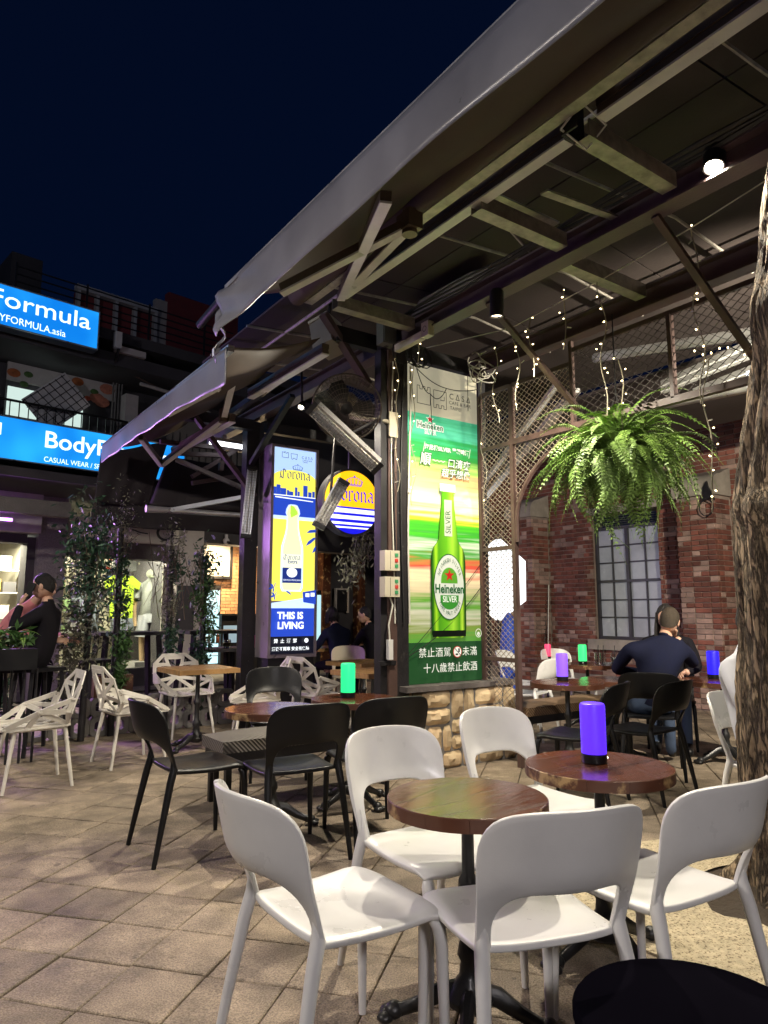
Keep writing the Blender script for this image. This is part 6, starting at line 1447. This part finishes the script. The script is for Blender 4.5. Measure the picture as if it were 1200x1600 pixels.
p = pz(10, 1120, .2); t = thing('potted_shrub', 'low leafy shrub on the floor below the planter box', 'plant', (p.x-.05, p.y+.25, 0)); mb = MB(); leaves(mb, (0, 0, .34), .22, 260, .05); mb.build('foliage', M['leaf_dark'], t); MB().lathe([(.10, 0), (.14, .2), (.15, .2), (.12, .18)], 12).build('pot', M['conc_dark'], t)
# bar tables and stools
def bar_table(x, y, lab):
    t = thing('bar_table', lab, 'table', (x, y, 0), 0, 'black bar tables')
    MB().b2((-.38, -.3, 1.02), (.38, .3, 1.06)).build('top', M['black'], t)
    for sx in (-1, 1):
        for sy in (-1, 1): MB().bar((sx*.36, sy*.27, 0), (sx*.3, sy*.22, 1.02), .05, .05).build('leg', M['black'], t)
p = pY(200, 987, 8.7); bar_table(p.x, 8.7, 'black bar-height table in front of the clothes shop window'); bar_table(p.x+1.05, 8.75, 'black bar-height table in front of the shop pillar')
def stool(x, y, lab):
    t = thing('bar_stool', lab, 'stool', (x, y, 0), R_(20), 'black bar stools')
    MB().b2((-.17, -.17, .74), (.17, .17, .775)).build('seat', M['black_pl'], t)
    for sx in (-1, 1):
        for sy in (-1, 1): MB().bar((sx*.21, sy*.21, 0), (sx*.14, sy*.14, .74), .03, .03).build('leg', M['black'], t)
    mb = MB()
    for a, b in (((-.19, -.19), (.19, -.19)), ((.19, -.19), (.19, .19)), ((.19, .19), (-.19, .19)), ((-.19, .19), (-.19, -.19))): mb.bar((*a, .28), (*b, .28), .02, .02)
    mb.build('foot_rail', M['black'], t)
stool(1.20, 7.42, 'black bar stool under the man on the phone'); stool(1.95, 8.3, 'black bar stool between garland posts'); stool(3.0, 8.5, 'black bar stool by the twined post'); stool(.93, 8.02, 'black bar stool under the guest in pink')
p = pY(365, 1035, 8.9); t = thing('dining_table', 'grey terrace table with a drink in front of the fridge', 'table', (p.x, 8.95, 0)); MB().b2((-.5, -.3, .78), (.5, .3, .82)).build('top', M['conc'], t); MB().tube([(0, 0, 0), (0, 0, .78)], .04, 8).build('column', M['iron'], t); MB().lathe([(.25, 0), (.25, .02), (.05, .04)], 14).build('base', M['iron'], t)
t = thing('wine_glass', 'round glass of pale beer on the grey terrace table', 'glass', (p.x-.12, 8.85, .82)); MB().lathe([(.045, 0), (.055, .05), (.045, .11), (.04, .11), (.04, .02), (0, .02)], 14, cap=False).build('bowl', M['glass'], t, smooth=50); MB().lathe([(.038, .022), (.046, .05), (.043, .07), (0, .07)], 14).build('beer', mat('beer', (.7, .5, .1), .2, var=0), t, smooth=50)
t = thing('pink_cup', 'bright pink plastic cup on the grey terrace table', 'cup', (p.x+.28, 8.8, .82)); MB().lathe([(.03, 0), (.04, .16), (.036, .16), (.028, .01), (0, .01)], 12, cap=False).build('cup', mat('pink_plastic', (.8, .15, .35), .4, var=0), t, smooth=50)
for x_, lab in ((.42, 'brown wooden chair at the grey terrace table'),):
    t = thing('wooden_chair', lab, 'chair', (p.x+x_, 8.35, 0)); MB().b2((-.21, -.2, .43), (.21, .2, .46)).build('seat', M['wood_edge'], t); MB().b2((-.21, -.23, .55), (.21, -.20, .86)).build('backrest', mat('tan_leather', (.22, .15, .10), .6), t)
    for sx in (-1, 1):
        MB().bar((sx*.2, -.22, 0), (sx*.2, -.215, .86), .035, .03).build('leg', M['black'], t); MB().bar((sx*.2, .19, 0), (sx*.2, .19, .43), .035, .035).build('leg', M['black'], t)

# ================================================================== mannequin
p = FP(234, 955, .9); w0 = FO+fex*p.x+fey*.9; base = .42
mq = thing('mannequin', 'headless mannequin in grey T-shirt, white shorts and pale cap in the shop window', 'mannequin', (w0.x, w0.y, base), FA)
mb = MB(); mb.lathe([(.10, .72), (.165, .80), (.15, 1.0), (.19, 1.22), (.19, 1.36), (.07, 1.45), (.055, 1.5)], 16)
mb.v = [(x*1.15, y*.68, z) for x, y, z in mb.v]; mb.build('torso', mat('tshirt_grey', (.26, .27, .25), .85, var=.1, bump=.3, bscale=12), mq, smooth=60)
for s in (-1, 1):
    MB().tube([(s*.19, 0, 1.38), (s*.27, 0, 1.22), (s*.285, 0, 1.12)], [.065, .075, .08], 10).build('sleeve', mat('tshirt_grey2', (.26, .27, .25), .85, var=.1), mq, smooth=60)
    MB().tube([(s*.27, 0, 1.15), (s*.30, .0, .95), (s*.30, -.05, .72), (s*.29, -.07, .62)], [.045, .042, .033, .03], 10).build('arm', mat('mannequin_skin', (.5, .34, .2), .4, var=.1), mq, smooth=60)
    MB().tube([(s*.09, 0, .80), (s*.11, 0, .6), (s*.13, 0, .42)], [.12, .125, .13], 12).build('shorts_leg', M['white_cloth'], mq, smooth=60)
    MB().tube([(s*.11, 0, .45), (s*.11, 0, .2), (s*.11, .0, .0)], [.075, .06, .045], 10).build('leg', mat('mannequin_skin2', (.5, .34, .2), .4, var=.1), mq, smooth=60)
MB().lathe([(.16, .68), (.17, .82), (.15, .84)], 16).build('waistband', M['white_cloth'], mq, smooth=60)
mb = MB(); mb.ell((0, -.02, 1.56), (.10, .12, .09), 14, 8); mb.build('cap', mat('cap_pale', (.6, .62, .5), .8, var=.1), mq, smooth=60); MB().ell((0, -.14, 1.50), (.08, .08, .015), 12, 5).build('cap_brim', mat('cap_pale2', (.6, .62, .5), .8, var=.1), mq, smooth=60)
MB().b2((-.35, -.25, .05-base), (.35, .3, -.002)).build('plinth', M['frame_white'], mq)

# ================================================================== people
def person(name, label, loc, rz, J, mats, hair='hair', face=(0, 1), hair_long=False, sleeves='arm', hands=True, hair_len=.0):
    """J: joints in local metres (facing +y); mats: torso, legs, arms -> one continuous skinned body"""
    t = thing(name, label, 'person', loc, rz)
    import bmesh
    names = list(J.keys()); idx = {n: i for i, n in enumerate(names)}
    E = [('pel', 'sp'), ('sp', 'ch'), ('ch', 'nk'), ('nk', 'hb'), ('ch', 'sl'), ('sl', 'el'), ('el', 'wl'), ('ch', 'sr'), ('sr', 'er'), ('er', 'wr'), ('pel', 'hl'), ('hl', 'kl'), ('kl', 'al'), ('al', 'tl'), ('pel', 'hr'), ('hr', 'kr'), ('kr', 'ar'), ('ar', 'tr')]
    rad = dict(pel=(.15, .12), sp=(.145, .115), ch=(.165, .12), nk=(.058, .058), hb=(.055, .055), sl=(.075, .075), el=(.05, .05), wl=(.034, .034), sr=(.075, .075), er=(.05, .05), wr=(.034, .034), hl=(.10, .10), kl=(.065, .065), al=(.045, .045), tl=(.04, .04), hr=(.10, .10), kr=(.065, .065), ar=(.045, .045), tr=(.04, .04))
    bm = bmesh.new(); lay = bm.verts.layers.skin.verify(); bv = []
    for n in names: v_ = bm.verts.new(J[n]); v_[lay].radius = rad[n]; v_[lay].use_root = (n == 'pel'); bv.append(v_)
    for a, b in E: bm.edges.new((bv[idx[a]], bv[idx[b]]))
    me = bpy.data.meshes.new('body'); bm.to_mesh(me); bm.free()
    o = bpy.data.objects.new('body', me); COL.objects.link(o)
    sk = o.modifiers.new('skin', 'SKIN'); sk.use_smooth_shade = True; sb = o.modifiers.new('sub', 'SUBSURF'); sb.levels = 2; sb.render_levels = 2
    dg = bpy.context.evaluated_depsgraph_get(); ev = bpy.data.meshes.new_from_object(o.evaluated_get(dg)); bpy.data.objects.remove(o)
    mb = MB(); segs = [(a, b) for a, b in E]
    mi = {}
    for a, b in segs: mi[(a, b)] = 1 if a in ('pel', 'hl', 'hr', 'kl', 'kr') and b not in ('sp',) else 2 if (a, b) in (('al', 'tl'), ('ar', 'tr')) else 3 if (a, b) in (('nk', 'hb'),) else 0
    vs = [v_.co.copy() for v_ in ev.vertices]; fs = []; ms = []
    for p_ in ev.polygons:
        c = p_.center; best = None
        for a, b in segs:
            A, B = Vector(J[a]), Vector(J[b]); d = B-A; u = max(0, min(1, (c-A).dot(d)/max(1e-6, d.dot(d)))); q = (c-A-d*u).length
            if best is None or q < best[0]: best = (q, (a, b), u)
        k = mi[best[1]]
        if best[1] in (('el', 'wl'), ('er', 'wr')) and best[2] > (.88 if sleeves == 'arm' else .0): k = 3
        if best[1] == ('nk', 'hb') and best[2] < .3: k = 0
        fs.append(tuple(p_.vertices)); ms.append(k)
    mb.v = [tuple(v_) for v_ in vs]; mb.f = fs; mb.m = ms
    # head: skull, jaw, nose, ears, eyes, mouth
    hb = Vector(J['hb']); fd = V(face[0], face[1], J.get('_', (0, 0, 0))[2] if '_' in J else 0).normalized(); sd = fd.cross(V(0, 0, 1)).normalized(); up = V(0, 0, 1)
    tilt = (hb-Vector(J['nk'])).normalized(); up = (up*.6+tilt*.4).normalized(); sd = fd.cross(up).normalized(); fd = up.cross(sd).normalized()
    Q = Matrix((sd, fd, up)).transposed(); hc = hb+up*.095+fd*.025
    mb.ell(hc, (.077, .098, .112), 20, 14, 3, Q); mb.ell(hc+fd*.035-up*.06, (.056, .062, .06), 14, 9, 3, Q)
    mb.ell(hc+fd*.105-up*.018, (.013, .02, .022), 8, 6, 3, Q)
    for s in (-1, 1): mb.ell(hc+sd*s*.078-up*.015-fd*.005, (.009, .02, .032), 8, 6, 3, Q); mb.ell(hc+sd*s*.03+fd*.09+up*.005, (.013, .009, .007), 8, 5, 4, Q)
    mb.ell(hc+fd*.093-up*.062, (.022, .007, .006), 8, 5, 5, Q)
    if hands:
        for w, e, sg in (('wl', 'el', -1), ('wr', 'er', 1)):
            W = Vector(J[w]); d = (W-Vector(J[e])).normalized(); n_ = d.orthogonal().normalized(); 
            if abs(n_.z) < .5: n_ = d.cross(n_)
            s_ = d.cross(n_); Qh = Matrix((s_, d, n_)).transposed(); pc = W+d*.05
            mb.ell(pc, (.038, .05, .017), 10, 7, 3, Qh)
            for k in range(4):
                b0 = pc+s_*(-.027+.018*k)+d*.035; L_ = (.06, .072, .068, .052)[k]; mb.tube([b0, b0+d*L_*.45-n_*.006, b0+d*L_*.75-n_*.028, b0+d*L_*.8-n_*.05], [.0092, .0088, .008, .006], 6, 3)
            b0 = pc-s_*.03*sg-d*.015; mb.tube([b0, b0-s_*.025*sg+d*.02, b0-s_*.03*sg+d*.045-n_*.012], [.012, .010, .007], 6, 3)
    lips = mat('lips', (.36, .15, .12), .5, var=0); eye = mat('eyes', (.03, .02, .015), .3, var=0)
    bd_ = mb.build('body', [mats[0], mats[1], M['black_pl'], M['skin'], eye, lips], t, smooth=60)
    hm = MB(); b0 = len(hm.v); n1, n2 = 22, 12
    for i in range(n2+1):
        ph = math.pi*.74*i/n2
        for j in range(n1):
            th = 2*math.pi*j/n1; fr_ = math.sin(th); ext = .74-.26*fr_ if fr_ < 0 else .74-.34*fr_; pp = ph*ext; r = 1+random.uniform(-.025, .03)
            hm.v.append(tuple(hc+Q @ V(.0815*r*math.sin(pp)*math.cos(th), -.004+.1025*r*math.sin(pp)*math.sin(th), .120*r*math.cos(pp))))
    for i in range(n2):
        for j in range(n1): hm.f.append((i*n1+j, i*n1+(j+1) % n1, (i+1)*n1+(j+1) % n1, (i+1)*n1+j)); hm.m.append(0)
    if hair_long:
        for k in range(46):
            a = math.pi*(1.0+k/45); p0 = hc+Q @ V(.08*math.cos(a), .09*math.sin(a), .03); L_ = .30+.12*random.random()+hair_len
            hm.tube([p0, p0+V(0, 0, -L_*.4)+Q @ V(.02*math.cos(a), .015*math.sin(a), 0), p0+V(random.uniform(-.02, .02), random.uniform(-.02, .02), -L_)+Q @ V(.03*math.cos(a), -.01, 0)], [.016, .015, .005], 5)
        hm.ell(hc-fd*.02, (.089, .10, .118), 16, 10, 0, Q)
    hm.build('hair', M[hair], t, smooth=70, fix=True)
    return t
def seated(h=.47, lean=0., tilt=0., legs=(0, 0), twist=0.):
    """seated skeleton; hips at height h"""
    return dict(pel=(0, 0, h+.10), sp=(tilt*.3, -.02+lean*.35, h+.30), ch=(tilt*.7, -.01+lean*.75, h+.47), nk=(tilt*1.0, .0+lean*1.1, h+.62), hb=(tilt*1.25, .03+lean*1.3, h+.70),
        sl=(-.19+tilt*.75, lean*.85, h+.52), el=(-.26+tilt*.6, .12+lean, h+.30), wl=(-.14+tilt*.3, .34+lean, h+.27), sr=(.19+tilt*.75, lean*.85, h+.52), er=(.26+tilt*.6, .12+lean, h+.30), wr=(.14+tilt*.3, .34+lean, h+.27),
        hl=(-.10, .04, h+.07), kl=(-.12+legs[0], .44, h+.03), al=(-.13+legs[0], .44+legs[1], .09), tl=(-.14+legs[0], .60+legs[1], .045), hr=(.10, .04, h+.07), kr=(.12+legs[0], .44, h+.03), ar=(.13+legs[0], .44+legs[1], .09), tr=(.14+legs[0], .60+legs[1], .045))
# man on the phone, on a bar stool
J = seated(.755, -.04); J['al'] = (-.12, .42, .40); J['tl'] = (-.13, .58, .34); J['ar'] = (.12, .42, .34); J['tr'] = (.13, .58, .29)
J['el'] = (-.27, .17, 1.13); J['wl'] = (-.135, .155, 1.37); J['er'] = (.20, .24, 1.02); J['wr'] = (.10, .38, .98)
ph = person('person', 'man in a black sweatshirt talking on a phone, seated on a bar stool', (1.20, 7.42, 0), R_(60), J, [M['black_cloth'], M['black_cloth']])
t = thing('mobile_phone', 'black mobile phone held to the ear of the man on the bar stool', 'phone', (0, 0, 0)); 
Mp = Matrix.Rotation(R_(60), 4, 'Z'); wp = V(1.20, 7.42, 0)+(Mp.to_3x3() @ V(-.10, .10, 1.50)); t.location = wp; t.rotation_euler = (0, 0, R_(60)); MB().box((0, 0, 0), (.012, .07, .15), M=Matrix.Rotation(R_(20), 3, 'X')).build('case', M['black_pl'], t); MB().box((.0075, 0, 0), (.002, .062, .14), M=Matrix.Rotation(R_(20), 3, 'X')).build('screen', M['black'], t)
J = seated(.755, .26); J['al'] = (-.12, .42, .40); J['tl'] = (-.13, .58, .34); J['ar'] = (.12, .42, .34); J['tr'] = (.13, .58, .29)
person('person', 'guest in a pink shirt half hidden behind the man on the phone', (.93, 8.02, 0), R_(-125), J, [M['pink_cloth'], M['black_cloth']], face=(.2, 1))
# man in navy leaning on his hand
J = seated(.465, .20, .10); J['er'] = (.36, .42, .83); J['wr'] = (.22, .34, 1.08); J['sr'] = (.27, .15, .99); J['sl'] = (-.15, .17, .98); J['el'] = (-.30, .30, .78); J['wl'] = (-.10, .50, .76)
J['nk'] = (.12, .22, 1.07); J['hb'] = (.155, .26, 1.135); J['kl'] = (-.30, .38, .5); J['al'] = (-.42, .40, .10); J['tl'] = (-.50, .52, .05)
person('person', 'man in a navy sweatshirt leaning his head on his hand, seen from behind', (5.24, 3.61, 0), R_(-57), J, [M['navy'], M['jeans']], hair='hair_grey', face=(.25, 1))
person('person', 'guest with long dark hair sitting across from the man in navy', (6.32, 4.14, 0), R_(123), seated(.465, .05), [M['black_cloth'], M['jeans']], hair_long=True)
person('person', 'person in a loose white shirt sitting behind the tree trunk', (4.05, 2.10, 0), R_(178), seated(.465, -.04), [M['white_cloth'], M['white_cloth']], hair='hair')
person('person', 'dark-haired guest in a dark jacket seen from behind at the long plank table', (5.42, 8.85, 0), R_(5), seated(.465, .12), [M['navy'], M['black_cloth']], hair_long=True, hair_len=-.22)
person('person', 'short-haired guest in black seen from behind at the long plank table', (5.95, 8.75, 0), R_(20), seated(.465, .08), [M['black_cloth'], M['black_cloth']], face=(-.4, 1))
person('person', 'long-haired guest behind the others at the plank table', (5.25, 9.95, 0), R_(170), seated(.465, .12), [M['black_cloth'], M['black_cloth']], hair_long=True)
sb_ = bpy.data.objects
for x, y, rz, lab in ((5.42, 8.85, 5, 'dark wooden stool under the guest in the dark jacket'), (5.95, 8.75, 20, 'dark wooden stool under the short-haired guest'), (5.25, 9.95, 170, 'dark wooden stool under the long-haired guest')):
    t = thing('low_stool', lab, 'stool', (x, y, 0), R_(rz), 'low stools at the plank table'); MB().b2((-.17, -.17, .425), (.17, .17, .46)).build('seat', M['wood_edge'], t)
    for sx in (-1, 1):
        for sy in (-1, 1): MB().bar((sx*.16, sy*.16, 0), (sx*.13, sy*.13, .425), .03, .03).build('leg', M['black'], t)

# ================================================================== unseen lamps outside the frame, some of them added as fill
def street_lamp(x, y, h, energy, color, lab, size=.18, tgt=None):
    t = thing('street_lamp', lab, 'street lamp', (x, y, 0)); MB().tube([(0, 0, 0), (0, 0, .3), (0, 0, h)], [.09, .06, .045], 10).build('pole', M['iron'], t, smooth=50)
    MB().lathe([(.05, h), (.22, h+.03), (.25, h+.10), (.05, h+.16)], 20).build('hood', M['iron'], t, smooth=40); MB().ell((0, 0, h-.06), (.15, .15, .10), 16, 8).build('globe', emit('lamp_globe', (1., .85, .6), 9.), t, smooth=60)
    track_light('lamp_glow', 'SPOT', (0, 0, h-.20), energy, color, size, (0, 0, 0), R_(168), .12, parent=t)
    track_light('added_fill_glow', 'POINT', (0, 0, h-.30), energy*.42, (.86, .88, 1.), size, parent=t)  # added cool point light that lifts the dark upper building
street_lamp(-3.6, 4.6, 4.6, 700, (1., .83, .62), 'street lamp on the open paving outside the canopy')
street_lamp(-1.6, -4.2, 4.3, 520, (1., .88, .82), 'added fill street lamp on the paving across from the tree', .35)  # unseen lamp added as fill for the dark chair backs
# added spotlight brightening the hall wall and arms; purple neon by the left shop
spot_fixture('spotlight', V(4.9, 1.0, 3.25), (8.9, 6.2, 2.0), 'small added spotlight under the hall-side canopy brightening the brick wall', 850, R_(120), glow=True, r=.04, L_=.1)
t = fthing('neon_tube', 'violet neon tube under the left shop canopy', 'neon', 8, -1.3, 2.5); MB().tube([(-1.2, 0, 0), (0, 0, 0)], .02, 8).build('tube', emit('violet_neon', (.55, .15, 1.), 8.), t); MB().tube([(-.6, 0, 0), (-.6, 0, .5)], .01, 6).build('hanger', M['iron'], t)
track_light('neon_glow', 'AREA', (-.6, -.05, -.03), 90, (.66, .32, 1.), .8, (-.3, -2.5, -1.6), parent=t)
